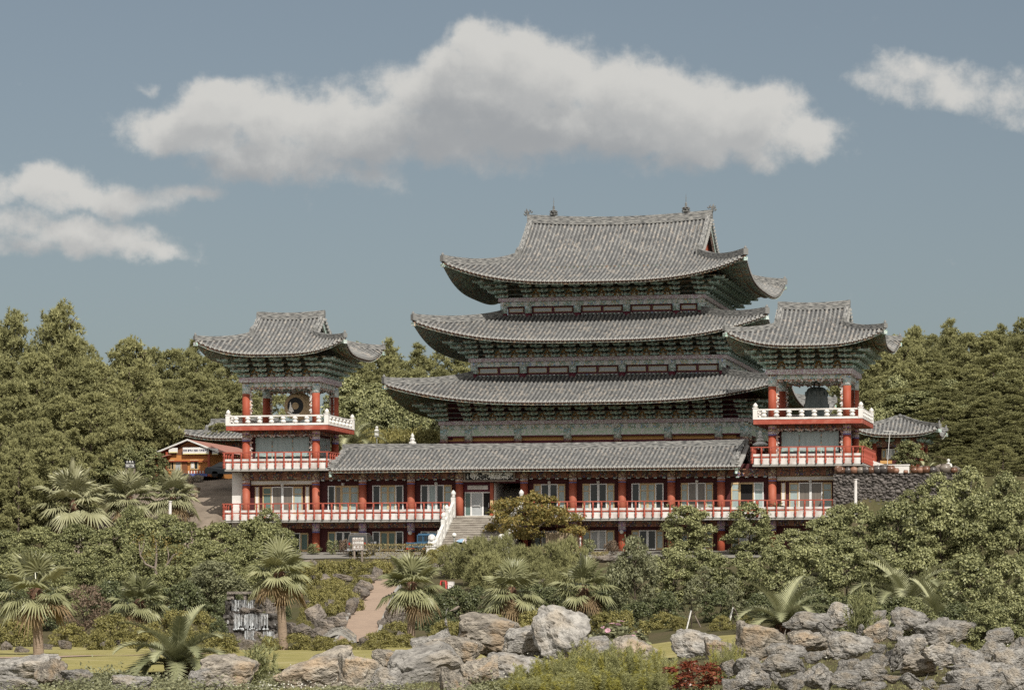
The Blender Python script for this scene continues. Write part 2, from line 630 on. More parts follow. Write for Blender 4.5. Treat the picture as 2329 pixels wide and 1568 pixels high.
M['cap_purple'] = dancheong('column_head_purple', [(.10, .05, .14), (.13, .06, .11), (.06, .05, .12), (.2, .14, .12)], 10)
M['stripe_blue'] = flat_mat('stripe_blue', (.16, .16, .38))
M['stripe_orange'] = flat_mat('stripe_orange', (.55, .20, .08))
M['stripe_white'] = flat_mat('stripe_white', (.6, .58, .55))
M['red'] = pmat('red_lacquer', (.36, .082, .042), (.30, .064, .034), 1.2, .6, c3=(.38, .115, .07))
M['rail_red'] = pmat('rail_red', (.37, .085, .055), (.30, .065, .042), 3, .6, c3=(.42, .14, .10))
M['maroon'] = pmat('maroon_wall', (.085, .022, .023), (.07, .019, .021), 2, .75)
M['purple'] = pmat('maroon_column', (.13, .024, .04), (.10, .02, .034), 2, .6)
M['white'] = pmat('white_paint', (.74, .72, .69), (.66, .64, .61), 1.1, .7, c3=(.56, .53, .5))
M['white_stained'] = pmat('white_stained', (.72, .70, .68), (.60, .57, .55), 2.2, .8, stretch=(1, 1, .35), c3=(.45, .40, .37))
M['stone_white'] = pmat('white_granite', (.66, .65, .62), (.55, .54, .52), 3, .8, bump=.01)
M['wood_yellow'] = pmat('window_wood', (.60, .45, .26), (.52, .37, .19), 4, .6)
M['alu'] = flat_mat('white_aluminium', (.82, .82, .81), .4, .5)
M['glass_dark'] = pmat('dark_glass', (.022, .026, .028), (.03, .035, .036), 1, .12, spec=.6)
M['glass_pale'] = pmat('curtained_glass', (.38, .45, .445), (.29, .36, .355), 1.3, .18, spec=.6, stretch=(4, 4, .6))
M['glass_tan'] = pmat('tan_curtain_glass', (.19, .165, .14), (.14, .12, .105), 1.3, .18, spec=.6, stretch=(6, 6, .4))
M['glass_green'] = pmat('green_reflecting_glass', (.10, .15, .12), (.12, .18, .17), 1.0, .15, spec=.6)
M['glass_grey'] = pmat('screen_glass', (.42, .44, .45), (.34, .36, .37), 2, .3, spec=.5)
M['concrete'] = pmat('concrete', (.36, .345, .32), (.27, .26, .24), 2, .85, bump=.01)
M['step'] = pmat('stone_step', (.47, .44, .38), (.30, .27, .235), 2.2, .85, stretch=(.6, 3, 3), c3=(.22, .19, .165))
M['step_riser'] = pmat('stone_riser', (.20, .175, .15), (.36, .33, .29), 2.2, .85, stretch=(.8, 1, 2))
M['ochre'] = pmat('ochre_ceiling', (.58, .33, .12), (.5, .28, .10), 2)
M['black'] = flat_mat('black', (.01, .01, .011), .5)
M['interior'] = flat_mat('dark_interior', (.014, .013, .013), .8)
M['scroll'] = dancheong('scroll_paint', [(.38, .33, .24), (.30, .22, .15), (.16, .2, .18), (.2, .1, .07), (.06, .035, .03)], 9)
M['gold'] = flat_mat('gold_figure', (.72, .68, .55))
M['bark'] = pmat('bark', (.11, .085, .062), (.06, .047, .036), 5, .9, bump=.03, stretch=(1, 1, .3))
M['palm_bark'] = pmat('palm_bark', (.30, .225, .165), (.20, .15, .11), 4, .9, bump=.03, stretch=(1, 1, 4))
M['palm_skirt'] = pmat('palm_skirt', (.075, .05, .035), (.17, .09, .055), 7, .95, bump=.05)
M['grey_wood'] = pmat('grey_wood', (.27, .22, .18), (.17, .14, .12), 4, .9, stretch=(1, 1, .3))
M['globe'] = flat_mat('lamp_globe', (.75, .74, .70), .25, .5)
M['iron'] = flat_mat('iron_pole', (.30, .32, .31), .5)

# ------------------------------------------------------------------ ground
def sst(a, b, x):
    t = min(1.0, max(0.0, (x - a) / (b - a)))
    return t * t * (3 - 2 * t)


def lerp(pts, x):
    if x <= pts[0][0]:
        return pts[0][1]
    for (a, b), (c, d) in zip(pts, pts[1:]):
        if x <= c:
            return b + (d - b) * (x - a) / (c - a)
    return pts[-1][1]


FRONT = [(-135, 0), (-78, 0.02), (-70, .45), (-40, 2.95), (-18, 4.55), (-10, 5.05), (-5, 5.25), (0, 5.65)]
BACK = [(5, 11.5), (36, 11.7), (60, 15.5), (90, 18.0), (170, 19.0), (420, 8.0), (900, -10.0), (3000, -60)]
LEFT = [(-18, 4.55), (-10, 5.5), (-6, 6.3), (11, 11.1), (20, 11.8), (40, 13.5), (60, 16.5), (90, 19), (170, 19.5), (420, 8), (900, -10), (3000, -60)]
RIGHT = [(-18, 4.8), (-8, 7.2), (-2.0, 8.2), (-1.2, 10.5), (14, 11.0), (24, 13.0), (40, 16), (60, 18.5), (90, 20), (170, 20), (420, 8), (900, -10), (3000, -60)]


def h(x, y):
    q, p = lateral(x, y)
    u = U0 + FPX * q / max(p, 20.0)
    if y < -18:
        z = lerp(FRONT, y)
    else:
        zc = lerp(FRONT, y) if y < 3.6 else (11.5 if y < 5 else lerp(BACK, y))
        zl = lerp(LEFT, y)
        zr = lerp(RIGHT, y)
        z = zc
        z += (zl - z) * (1 - sst(-21.4, -20.4, x))
        z += (zr - z) * sst(22.2, 22.6, x)
    if y > 55:
        z += (mnoise.noise((x * .02, y * .02, 0))) * 1.2
    elif y < -60:
        # low rubble bank in front of the lawn, higher to the right
        bank = lerp([(200, -.25), (600, -.2), (800, .25), (1200, .35), (1500, .3), (1750, .75), (2100, .85), (2400, .5)], u)
        if p < 108:
            w = min(1.0, max(0.0, (p - 79) / 15)) * (1 - sst(95, 104, p))
            z += bank * w - .28 * (1 - sst(84, 104, p))
        z += .55 * sst(1400, 1700, u) * sst(104, 125, p) * (1 - sst(-66, -58, y))
    return z + .05 * mnoise.noise((x * .35, y * .35, 3))


def ground_at(u, v, dmin=60, dmax=330):
    """world point where the line of sight through (u, v) meets the ground"""
    d = dmin
    while d < dmax:
        x, y = from_depth(u, d)
        z = ZC + (V0 - v) / FPX * d
        if h(x, y) >= z:
            return x, y, h(x, y), d
        d += .25
    x, y = from_depth(u, dmax)
    return x, y, h(x, y), dmax


def nonuni(fine, coarse_lo, coarse_hi):
    return coarse_lo + fine + coarse_hi


qs = [-3500, -1500, -600, -300, -170, -120, -90, -70] + [-58 + i * 1.0 for i in range(117)] + [70, 90, 120, 170, 300, 600, 1500, 3500]
ps = [-800, -300, -100, -30, 0, 25, 45, 55] + [62 + i * .8 for i in range(285)] + [296, 305, 320, 340, 370, 420, 500, 700, 1000, 1500, 2500, 4000]
mb = MB()
for p in ps:
    for q in qs:
        x, y = CX + q * CS - p * SN, CY + q * SN + p * CS
        mb.v.append((x, y, h(x, y)))
nq = len(qs)
for i in range(len(ps) - 1):
    for j in range(nq - 1):
        mb.f.append((i * nq + j, i * nq + j + 1, (i + 1) * nq + j + 1, (i + 1) * nq + j))
        mb.m.append(0)


def ground_mat():
    m, t, b = base_mat('ground')
    b.inputs['Roughness'].default_value = .95
    b.inputs['Specular IOR Level'].default_value = .1
    co = nd(t, 'ShaderNodeTexCoord')
    n = nd(t, 'ShaderNodeTexNoise')
    n.inputs['Scale'].default_value = .35
    n.inputs['Detail'].default_value = 9
    n.inputs['Roughness'].default_value = .65
    t.links.new(co.outputs['Object'], n.inputs[0])
    n2 = nd(t, 'ShaderNodeTexNoise')
    n2.inputs['Scale'].default_value = 6
    n2.inputs['Detail'].default_value = 6
    t.links.new(co.outputs['Object'], n2.inputs[0])
    mr = nd(t, 'ShaderNodeMapRange')
    t.links.new(n.outputs[0], mr.inputs[0])
    mr.inputs[1].default_value, mr.inputs[2].default_value = .42, .6
    c = mixc(t, mr.outputs[0], (.085, .07, .042), (.06, .062, .026))
    c = mixc(t, mth(t, 'MULTIPLY', n2.outputs[0], .6), c, (.11, .095, .05))
    t.links.new(c, b.inputs['Base Color'])
    bp = nd(t, 'ShaderNodeBump')
    bp.inputs['Distance'].default_value = .08
    t.links.new(n2.outputs[0], bp.inputs['Height'])
    t.links.new(bp.outputs[0], b.inputs['Normal'])
    return m


M['ground'] = ground_mat()
g = mb.build('ground', M['ground'], smooth=True)
tag(g, 'dry brown and green earth of the slope below the temple', 'ground', kind='structure')


def sheet(name, mat, poly_fn, nu, nv, lift, label, cat):
    """a sheet laid on the ground: poly_fn(s, t) gives x, y"""
    b = MB()
    for i in range(nu + 1):
        for j in range(nv + 1):
            x, y = poly_fn(i / nu, j / nv)
            b.v.append((x, y, h(x, y) + lift))
    for i in range(nu):
        for j in range(nv):
            b.f.append((i * (nv + 1) + j, (i + 1) * (nv + 1) + j, (i + 1) * (nv + 1) + j + 1, i * (nv + 1) + j + 1))
            b.m.append(0)
    o = b.build(name, mat, smooth=True)
    return tag(o, label, cat, kind='structure')


M['lawn'] = pmat('lawn', (.30, .262, .105), (.225, .205, .075), 1.1, .95, bump=.02, bscale=30, detail=9, c3=(.34, .30, .15), spec=.1)
def lawn_fn(s, t):
    q0 = -30 + t * 38.5
    p0 = 98 + 11 * sst(-4.5, -1.5, q0)
    p = p0 + s * (144 - p0)
    q = -30 + t * (38.5 + (p - 98) * .035)
    return CX + q * CS - p * SN, CY + q * SN + p * CS
sheet('lawn', M['lawn'], lawn_fn, 60, 70, .06, 'sunlit yellow green lawn between the boulders and the planted slope', 'lawn')
M['path'] = pmat('path', (.36, .27, .205), (.30, .225, .175), 1.6, .95, bump=.01, bscale=25, spec=.1)
def path_line(pts, w, n):
    """pts: photo points on the ground; w: width in metres"""
    P = [ground_at(u, v)[:2] for u, v in pts]
    def fn(s, t):
        k = s * (len(P) - 1)
        i = min(int(k), len(P) - 2)
        f = k - i
        x = P[i][0] + (P[i + 1][0] - P[i][0]) * f
        y = P[i][1] + (P[i + 1][1] - P[i][1]) * f
        return x - w / 2 + w * t, y
    return fn
pf = path_line([(808, 1462), (832, 1410), (862, 1350), (885, 1320), (925, 1306)], 1.75, 2)
sheet('path', M['path'], pf, 40, 4, .07, 'pinkish gravel path climbing the slope between white kerbs', 'path')
for side, nm in ((0.0, 'leftmost'), (1.0, 'rightmost')):
    kb = MB()
    pts = []
    for i in range(33):
        x, y = pf(i / 40 * .82, side)
        pts.append((x + (side - .5) * .16, y, h(x, y) + .0))
    kb.sweep(pts, .16, .2)
    k = kb.build('path_kerb', M['concrete'])
    tag(k, ('pale concrete kerb along the waterfall side of the pink path' if side == 0 else 'pale concrete kerb along the palm side of the pink path'), 'kerb', 'kerbs of the garden path')
lp = path_line([(-40, 1500), (150, 1497), (300, 1494), (480, 1489)], .9, 2)
def lawn_track(s, t):
    x, y = lp(s, .5)
    return x, y + (t - .5) * 2.6
sheet('lawn_path', M['path'], lawn_track, 50, 3, .085, 'thin worn earth track crossing the lawn', 'path')
M['asphalt'] = pmat('driveway', (.26, .215, .17), (.215, .175, .14), 1.2, .9, bump=.015, bscale=18, c3=(.17, .14, .11), spec=.15)
sheet('driveway', M['asphalt'], lambda s, t: (-30.2 + t * 9.9 + (1 - s) * 1.5, -12 + s * 27), 60, 24, .05, 'steep brown driveway climbing beside the drum pavilion', 'road')
M['yard'] = pmat('yard_paving', (.24, .225, .20), (.18, .17, .15), 1.5, .9)
sheet('car_park', M['yard'], lambda s, t: (-20 + t * 41, -10.5 + s * 10.6), 20, 60, .05, 'pale paved yard in front of the ground floor windows', 'yard')

# ------------------------------------------------------------------ tiled roofs
class Roof:
    def __init__(s, cx, cy, hw, hd, ze, H, wg, yi=None, tg=1.0, lift=1.0, rl=0.0, a=.7, flare=.3, pw=3.2):
        s.__dict__.update(locals())
        s.Dt = hd - (yi if yi is not None else 0.0)

    def hwid(s, t):
        return s.hw - (s.hw - s.wg) * min(t / s.tg, 1.0)

    def P(s, side, k, t, dz=0.0):
        a = s.hwid(t)
        b = s.hd - t * s.Dt
        w = max(0.0, 1 - t / s.tg)
        z = s.ze + s.H * (s.a * t + (1 - s.a) * t * t) + s.lift * abs(k) ** s.pw * w ** 1.35
        if t > s.tg:
            z += s.rl * k * k * ((t - s.tg) / (1 - s.tg)) ** 2
        f = s.flare * abs(k) ** 4 * w
        sg = 1 if k > 0 else -1
        if side == 'S': x, y = k * a + sg * f, -(b + f)
        elif side == 'N': x, y = -k * a - sg * f, b + f
        elif side == 'E': x, y = a + f, k * b + sg * f
        else: x, y = -(a + f), -k * b - sg * f
        return Vector((s.cx + x, s.cy + y, z + dz))

    def half(s, side, t):
        return s.hwid(t) if side in 'SN' else s.hd - t * s.Dt

    def tmax(s, side, c):
        c = abs(c)
        if side in 'SN':
            if c <= s.wg: return 1.0
            return s.tg * (s.hw - c) / (s.hw - s.wg)
        yi = s.hd - s.tg * s.Dt
        if c <= yi: return s.tg
        return min(s.tg, (s.hd - c) / s.Dt)

    def build(s, parent, name='roof', pitch=.31, sides='SNEW', rr=.088, ridge_h=.55, ridge_w=.42, hip_h=.5, hip_w=.32, wall_t=.4, raf=True, label=None, orn=1.0, gable=True):
        mb = MB()
        rb = MB()
        fb = MB()
        for side in sides:
            full = s.half(side, 0)
            n = int(2 * full / pitch)
            off = (2 * full - n * pitch) / 2
            # pan surface
            segs = [(0, s.tg)] + ([(s.tg, 1.0)] if s.tg < 1 and side in 'SN' else [])
            for (t0, t1) in segs:
                nt, ns = 8, max(8, int(full * 2 / .9))
                vs = [tuple(s.P(side, -1 + 2 * i / ns, t0 + (t1 - t0) * j / nt, -.02)) for i in range(ns + 1) for j in range(nt + 1)]
                fs = [(i * (nt + 1) + j, (i + 1) * (nt + 1) + j, (i + 1) * (nt + 1) + j + 1, i * (nt + 1) + j + 1) for i in range(ns) for j in range(nt)]
                us = [[(i * 3, j * 2), (i * 3 + 3, j * 2), (i * 3 + 3, j * 2 + 2), (i * 3, j * 2 + 2)] for i in range(ns) for j in range(nt)]
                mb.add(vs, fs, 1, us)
            # soffit under the eave
            nt, ns = 4, max(8, int(full * 2 / .9))
            tw = wall_t
            vs = [tuple(s.P(side, -1 + 2 * i / ns, tw * j / nt, -.24)) for i in range(ns + 1) for j in range(nt + 1)]
            fs = [(i * (nt + 1) + j, i * (nt + 1) + j + 1, (i + 1) * (nt + 1) + j + 1, (i + 1) * (nt + 1) + j) for i in range(ns) for j in range(nt)]
            fb.add(vs, fs, 0)
            # fascia board
            vs, fs = [], []
            for i in range(ns * 2 + 1):
                p = s.P(side, -1 + i / ns, 0)
                for dz in (-.04, -.13):
                    vs.append((p.x, p.y, p.z + dz))
            for i in range(ns * 2):
                fs.append((2 * i, 2 * i + 1, 2 * i + 3, 2 * i + 2))
            fb.add(vs, fs, 1)
            # ribs of cover tiles
            outd = {'S': Vector((0, -1, 0)), 'N': Vector((0, 1, 0)), 'E': Vector((1, 0, 0)), 'W': Vector((-1, 0, 0))}[side]
            lat = {'S': Vector((1, 0, 0)), 'N': Vector((-1, 0, 0)), 'E': Vector((0, 1, 0)), 'W': Vector((0, -1, 0))}[side]
            for i in range(n + 1):
                c = -full + off + i * pitch
                tm = s.tmax(side, c)
                if tm < .02:
                    continue
                Ltot = tm * s.Dt * 1.15
                ns_ = max(2, int(Ltot / .36))
                vs, fs, us = [], [], []
                for j in range(ns_ + 1):
                    t = tm * j / ns_
                    k = max(-1, min(1, c / s.half(side, t)))
                    p = s.P(side, k, t)
                    for a in range(5):
                        th = pi * a / 4
                        q = p - lat * (rr * cos(th)) + Vector((0, 0, rr * sin(th) + .015))
                        vs.append(tuple(q))
                for j in range(ns_):
                    for a in range(4):
                        fs.append((j * 5 + a, j * 5 + a + 1, (j + 1) * 5 + a + 1, (j + 1) * 5 + a))
                        us.append([(i + .2, j), (i + .8, j), (i + .8, j + .999), (i + .2, j + .999)])
                mb.add(vs, fs, 0, us)
                # round end tile
                k = c / full
                p = s.P(side, k, 0) + outd * .03 + Vector((0, 0, .02))
                r = rr * 1.12
                cv = [tuple(p + lat * (r * cos(2 * pi * a / 8)) + Vector((0, 0, r * sin(2 * pi * a / 8)))) for a in range(8)]
                mb.add(cv, [tuple(range(8))], 2)
                cv2 = [tuple(p + lat * (pitch / 2 + pitch * .36 * x) + Vector((0, 0, z))) for x, z in ((-1, .0), (0, -.10), (1, .0))]
                if i < n:
                    mb.add(cv2, [(0, 1, 2)], 2)
                # rafters under it
                if raf:
                    tr = min(wall_t, tm)
                    def rail(t0, t1, dz, wd, hh, mi, em):
                        if t1 - t0 < .015:
                            return
                        m_ = 3
                        vv, ff = [], []
                        for j in range(m_ + 1):
                            t = t0 + (t1 - t0) * j / m_
                            kk = max(-1, min(1, c / s.half(side, t)))
                            p = s.P(side, kk, t, dz)
                            for (lx, lz) in ((-wd, 0), (wd, 0), (wd, hh), (-wd, hh)):
                                vv.append(tuple(p + lat * lx + Vector((0, 0, lz))))
                        for j in range(m_):
                            for a in range(4):
                                ff.append((j * 4 + a, (j + 1) * 4 + a, (j + 1) * 4 + (a + 1) % 4, j * 4 + (a + 1) % 4))
                        rb.add(vv, ff, mi)
                        rb.add(vv[:4], [(0, 1, 2, 3)], em)
                    e = .10 / s.Dt
                    rail(e, min(tr, tm), -.27, .055, .11, 0, 1)
                    rail(min(1.0 / s.Dt, tr), tr, -.44, .07, .14, 0, 2)
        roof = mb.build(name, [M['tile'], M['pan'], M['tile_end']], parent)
        if label:
            roof['label'] = label
        fb.build('eave_underside', [M['soffit'], M['fascia']], roof)
        if raf:
            rb.build('rafters', [M['rafter'], M['rafter_end'], M['rafter_ochre']], roof)
        # ridges
        if s.tg < 1 and gable:
            b = MB()
            pts = [s.P('S', -1 + 2 * i / 16, 1.0, -.05) for i in range(17)]
            ext = Vector((.18, 0, .02))
            pts[0] -= ext; pts[-1] += ext
            b.sweep(pts, ridge_w, ridge_h)
            b.sweep([p + Vector((0, 0, ridge_h)) for p in pts], ridge_w * .55, .09)
            b.build('main_ridge', M['ridge'], roof)
            for side in 'SN':
                for e in (-1, 1):
                    b = MB()
                    pts = [s.P(side, e * .985, 1 - (1 - s.tg) * .98 * j / 10, -.03) for j in range(11)]
                    b.sweep(pts, hip_w, hip_h * .85)
                    p = pts[-1]
                    b.cbox((p.x, p.y, p.z + hip_h * .62), (hip_w * 1.15, .25, hip_h * 1.25))
                    b.lathe([(.16, 0), (.17, .12), (.09, .24), (.02, .3)], p.x, p.y, 8)
                    b.xf(len(b.v) - 32, Matrix.Translation((0, 0, p.z + hip_h * 1.2)))
                    b.build('gable_ridge', M['ridge'], roof)
            for e, sd in ((-1, 'W'), (1, 'E')):
                # recessed triangular gable with its barge boards
                xs = s.cx + e * (s.wg - .45)
                kx = e * (s.wg - .45) / s.wg
                pr = [s.P('S', kx, s.tg + (1 - s.tg) * j / 8, -.06) for j in range(9)]
                prn = [s.P('N', -kx, s.tg + (1 - s.tg) * j / 8, -.06) for j in range(9)]
                b = MB()
                poly = [(xs, p.y, p.z - .06) for p in pr] + [(xs, p.y, p.z - .06) for p in prn[::-1][1:]]
                b.add(poly + [(xs, pr[0].y, pr[0].z - .3), (xs, prn[0].y, prn[0].z - .3)], [tuple(range(len(poly))) , (0, len(poly) - 1, len(poly) + 1, len(poly))], 0)
                zf = s.P('S', 0, s.tg).z - .05
                b.add([(xs, pr[0].y, zf), (s.cx + e * s.wg, pr[0].y, zf), (s.cx + e * s.wg, prn[0].y, zf), (xs, prn[0].y, zf)], [(0, 1, 2, 3)], 1)
                b.build('gable_wall', [M['red'], M['pan']], roof)
                b = MB()
                for PR, sd2 in ((pr, 'S'), (prn, 'N')):
                    for j in range(8):
                        a0, a1 = s.P(sd2, 1, s.tg + (1 - s.tg) * j / 8), s.P(sd2, 1, s.tg + (1 - s.tg) * (j + 1) / 8)
                        x0, x1 = s.cx + e * (s.wg - .14), s.cx + e * (s.wg + .02)
                        vs = [(x0, a0.y, a0.z - .55), (x1, a0.y, a0.z - .55), (x1, a1.y, a1.z - .55), (x0, a1.y, a1.z - .55),
                              (x0, a0.y, a0.z - .03), (x1, a0.y, a0.z - .03), (x1, a1.y, a1.z - .03), (x0, a1.y, a1.z - .03)]
                        b.add(vs, [(0, 3, 2, 1), (4, 5, 6, 7), (0, 1, 5, 4), (1, 2, 6, 5), (2, 3, 7, 6), (3, 0, 4, 7)], 0)
                    m_ = int(abs(PR[0].y - PR[-1].y) / pitch)
                    for j in range(m_ + 1):
                        t = s.tg + (1 - s.tg) * (j + .3) / (m_ + 1)
                        p = s.P(sd2, e, t)
                        b.cbox((s.cx + e * (s.wg + .1), p.y, p.z - .02), (.3, .17, .17), 1)
                b.build('barge_board', [M['bracket_light'], M['tile_end']], roof)
        ends = 'SN' if 'W' in sides else ''
        for side in ends:
            for e in (-1, 1):
                b = MB()
                pts = [s.P(side, e, s.tg * (1 - j / 12), -.03) for j in range(13)]
                d = (pts[-1] - pts[-2]).normalized()
                pts[-1] = pts[-1] - d * .06
                b.sweep(pts, hip_w, hip_h)
                p = pts[-1]
                o = b.cbox((0, 0, .5 * hip_h), (hip_w * 1.05, .2, .85 * hip_h), 0, Matrix.Rotation(atan2(d.y, d.x) - pi / 2, 3, 'Z'))
                b.xf(o, Matrix.Translation(p))
                o = b.lathe([(.10 * orn, 0), (.12 * orn, .10), (.06 * orn, .2), (.015, .26)], 0, 0, 8)
                b.xf(o, Matrix.Translation(p + Vector((0, 0, .88 * hip_h))))
                # corner rafter under the tip
                q0, q1 = s.P(side, e, 0, -.42), s.P(side, e, min(wall_t, s.tg), -.6)
                b.sweep([q0, q1], .26, .26, 1, uvs=True)
                b.add([tuple(q0 + Vector((dx * .14 * d.y + d.x * .02, -dx * .14 * d.x + d.y * .02, dz))) for dx, dz in ((-1, 0), (1, 0), (1, .26), (-1, .26))], [(0, 1, 2, 3)], 2)
                b.build('hip_ridge', [M['ridge'], M['rafter'], M['bracket_light']], roof)
        return roof


def bracket_mesh(H=1.3, reach=1.75, levels=4, name='bracket'):
    b = MB()
    dz = H / levels
    for i in range(levels):
        z = i * dz
        y = -(reach * (i + .35) / levels)
        wd = .56 + .13 * i if i < 3 else .86
        # cross arm and its upturned ends
        b.box(-wd / 2, wd / 2, y - .06, y + .06, z + .06, z + .06 + dz * .38, 0)
        for e in (-1, 1):
            b.box(e * wd / 2 - .07, e * wd / 2 + .07, y - .085, y + .085, z + .06 + dz * .38, z + dz * .86, 2)
            b.add([(e * wd / 2, y - .063, z + .06), (e * (wd / 2 + .09), y - .063, z + .06 + dz * .3), (e * wd / 2, y - .063, z + .06 + dz * .38)], [(0, 1, 2) if e > 0 else (0, 2, 1)], 1)
        b.box(-.08, .08, y - .09, y + .09, z + .06 + dz * .38, z + dz * .86, 2)
        # projecting tongue with a raised beak
        yt = y - .34
        pr = [(.12, z + .02), (yt + .16, z + .02), (yt, z + dz * .30), (yt - .06, z + dz * .62), (yt + .05, z + dz * .50), (yt + .2, z + dz * .46), (.12, z + dz * .5)]
        vs = [(-.055, p, q) for p, q in pr] + [(.055, p, q) for p, q in pr]
        n = len(pr)
        fs = [tuple(range(n)), tuple(range(2 * n - 1, n - 1, -1))] + [(k, n + k, n + (k + 1) % n, (k + 1) % n) for k in range(n)]
        b.add(vs, fs, 0)
        b.box(-.062, .062, yt - .02, yt + .06, z + dz * .12, z + dz * .34, 1)
    me = MB.build(b, name, [M['bracket'], M['bracket_light'], M['bracket_block']])
    d = me.data
    bpy.data.objects.remove(me)
    return d


def lotus_panel(w, hgt, fig=True):
    b = MB()
    b.box(-w / 2, w / 2, 0, .03, 0, hgt, 0)
    if fig:
        b.lathe([(.17, 0), (.19, .05), (.12, .13), (.11, .24), (.05, .31), (.06, .37), (.045, .43), (.0, .45)], 0, -.04, 8, 1)
        pts = [(.30 * cos(a), -.012, .05 + .5 * sin(a)) for a in [pi * k / 10 for k in range(11)]]
        b.add(pts, [tuple(range(11))], 2)
    o = b.build('painted_panel', [M['panel'], M['gold'], M['ochre']])
    d = o.data
    bpy.data.objects.remove(o)
    return d


def column_mesh(r, z0, z1, bands, body='red', n=14):
    """bands: (from top, height, material)"""
    b = MB()
    mats = [M[body]]
    z = z1
    for (hh, mt) in bands:
        if M[mt] not in mats:
            mats.append(M[mt])
        b.lathe([(r * 1.02, z - hh), (r * 1.02, z)], 0, 0, n, mats.index(M[mt]))
        z -= hh
    b.lathe([(r, z0), (r, z)], 0, 0, n, 0)
    b.lathe([(r * 1.25, z0), (r * 1.25, z0 + .08)], 0, 0, n, 0)
    o = b.build('column', mats, smooth=False)
    d = o.data
    bpy.data.objects.remove(o)
    for p in d.polygons:
        p.use_smooth = len(p.vertices) == 4
    return d


# ------------------------------------------------------------------ main hall
HALL = thing('main_hall', 'three tiered grey tiled temple hall towering behind the long red wing', 'temple hall', (3.05, 25, 11.7))
HX, HY = 3.05, 25.0
HALL_BASE = Vector((HX, HY, 11.7))
BR = bracket_mesh(1.32, 1.85, 4)
PANEL = lotus_panel(.66, .62)
PANEL_BLANK = lotus_panel(1.2, .62, False)


def lp(o, parent_loc=None):
    """re-express a part built in world space relative to its thing"""
    o.location = Vector(o.location) - (parent_loc or HALL_BASE)
    return o


def tier(hw, zb, zpl, ze_wall, cols, brs, win, colh, low=False, figs=True):
    """one storey: wall, columns, lintel, plate beam, bracket row"""
    b = MB()
    b.box(HX - hw + .25, HX + hw - .25, HY - hw + .25, HY + hw - .25, zb - .6, ze_wall, 0)
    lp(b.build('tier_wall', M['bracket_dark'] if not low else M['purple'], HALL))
    pos = []
    for c in cols:
        pos += [(c, -hw, 0), (hw, c, pi / 2), (c, hw, pi), (-hw, c, -pi / 2)]
    cm = column_mesh(.27 if not low else .30, zb - .5, zpl - .25, colh, 'purple')
    seen = set()
    for (x, y, r) in pos:
        k = (round(x, 2), round(y, 2))
        if k in seen or (r in (pi, -pi / 2) and abs(abs(x) - abs(y)) > .01):
            continue
        seen.add(k)
        part('column', cm, HALL, Vector((HX + x, HY + y, 0)) - HALL_BASE)
    for nm, z0, z1, pr, mt in (('plate_beam', zpl - .27, zpl, .36, 'plate'), ('lintel', zpl - .27 - (.34 if not low else .36), zpl - .27, .13, 'lintel')):
        b = MB()
        e = hw + pr
        b.box(HX - e, HX + e, HY - e, HY - e + .3, z0, z1, 0)
        b.box(HX - e, HX + e, HY + e - .3, HY + e, z0, z1, 0)
        b.box(HX - e, HX - e + .3, HY - e + .3, HY + e - .3, z0, z1, 0)
        b.box(HX + e - .3, HX + e, HY - e + .3, HY + e - .3, z0, z1, 0)
        lp(b.build(nm, M[mt], HALL))
    # bracket sets on the front and on the side that can be seen
    for c in brs:
        part('bracket', BR, HALL, Vector((HX + c, HY - hw - .1, zpl)) - HALL_BASE)
        part('bracket', BR, HALL, Vector((HX + hw + .1, HY + c, zpl)) - HALL_BASE, pi / 2)
    for sx, sy, rz in ((-1, -1, -pi / 4), (1, -1, pi / 4), (1, 1, 3 * pi / 4), (-1, 1, -3 * pi / 4)):
        part('corner_bracket', BR, HALL, Vector((HX + sx * hw, HY + sy * hw, zpl)) - HALL_BASE, rz, (1.0, 1.42, 1.0))
        for k in (0, 1):
            x, y, r = (sx * (hw - .05), sy * (hw + .1), 0 if sy < 0 else pi) if k == 0 else (sx * (hw + .1), sy * (hw - .05), pi / 2 if sx > 0 else -pi / 2)
            part('corner_bracket', BR, HALL, Vector((HX + x, HY + y, zpl)) - HALL_BASE, r)
    # running beams that tie the bracket rows
    b = MB()
    for i in range(4):
        y = hw + .1 + 1.85 * (i + .35) / 4
        z = zpl + i * .33 + .21
        for (x0, x1, y0, y1) in ((-y, y, -y - .05, -y + .05), (y - .05, y + .05, -y, y)):
            b.box(HX + x0, HX + x1, HY + y0, HY + y1, z, z + .09, 0)
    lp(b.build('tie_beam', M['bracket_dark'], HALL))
    for c0, c1 in zip(brs, brs[1:]):
        c = (c0 + c1) / 2
        part('painted_panel', PANEL, HALL, Vector((HX + c, HY - hw - .14, zpl + .02)) - HALL_BASE)
    return cols


COLH = [(.34, 'lintel'), (.42, 'capital'), (.12, 'bracket_light')]
U = 1.2333
B3 = [(k - 7.5) * U for k in range(16)]
B2 = [(k - 6.5) * U for k in range(14)]
B1 = [(k - 4.5) * U for k in range(10)]
tier(11.1, 14.4, 15.48, 17.7, [-11.1, -9.25, -5.55, -1.85, 1.85, 5.55, 9.25, 11.1], B3, None, [(.33, 'lintel'), (.75, 'capital'), (.4, 'cap_brown')], True)
tier(9.25, 18.9, 20.2, 22.6, [-9.25, -5.55, -1.85, 1.85, 5.55, 9.25], B2, None, COLH)
tier(7.4, 23.5, 24.78, 27.1, [-7.4, -5.55, -1.85, 1.85, 5.55, 7.4], B1, None, COLH)


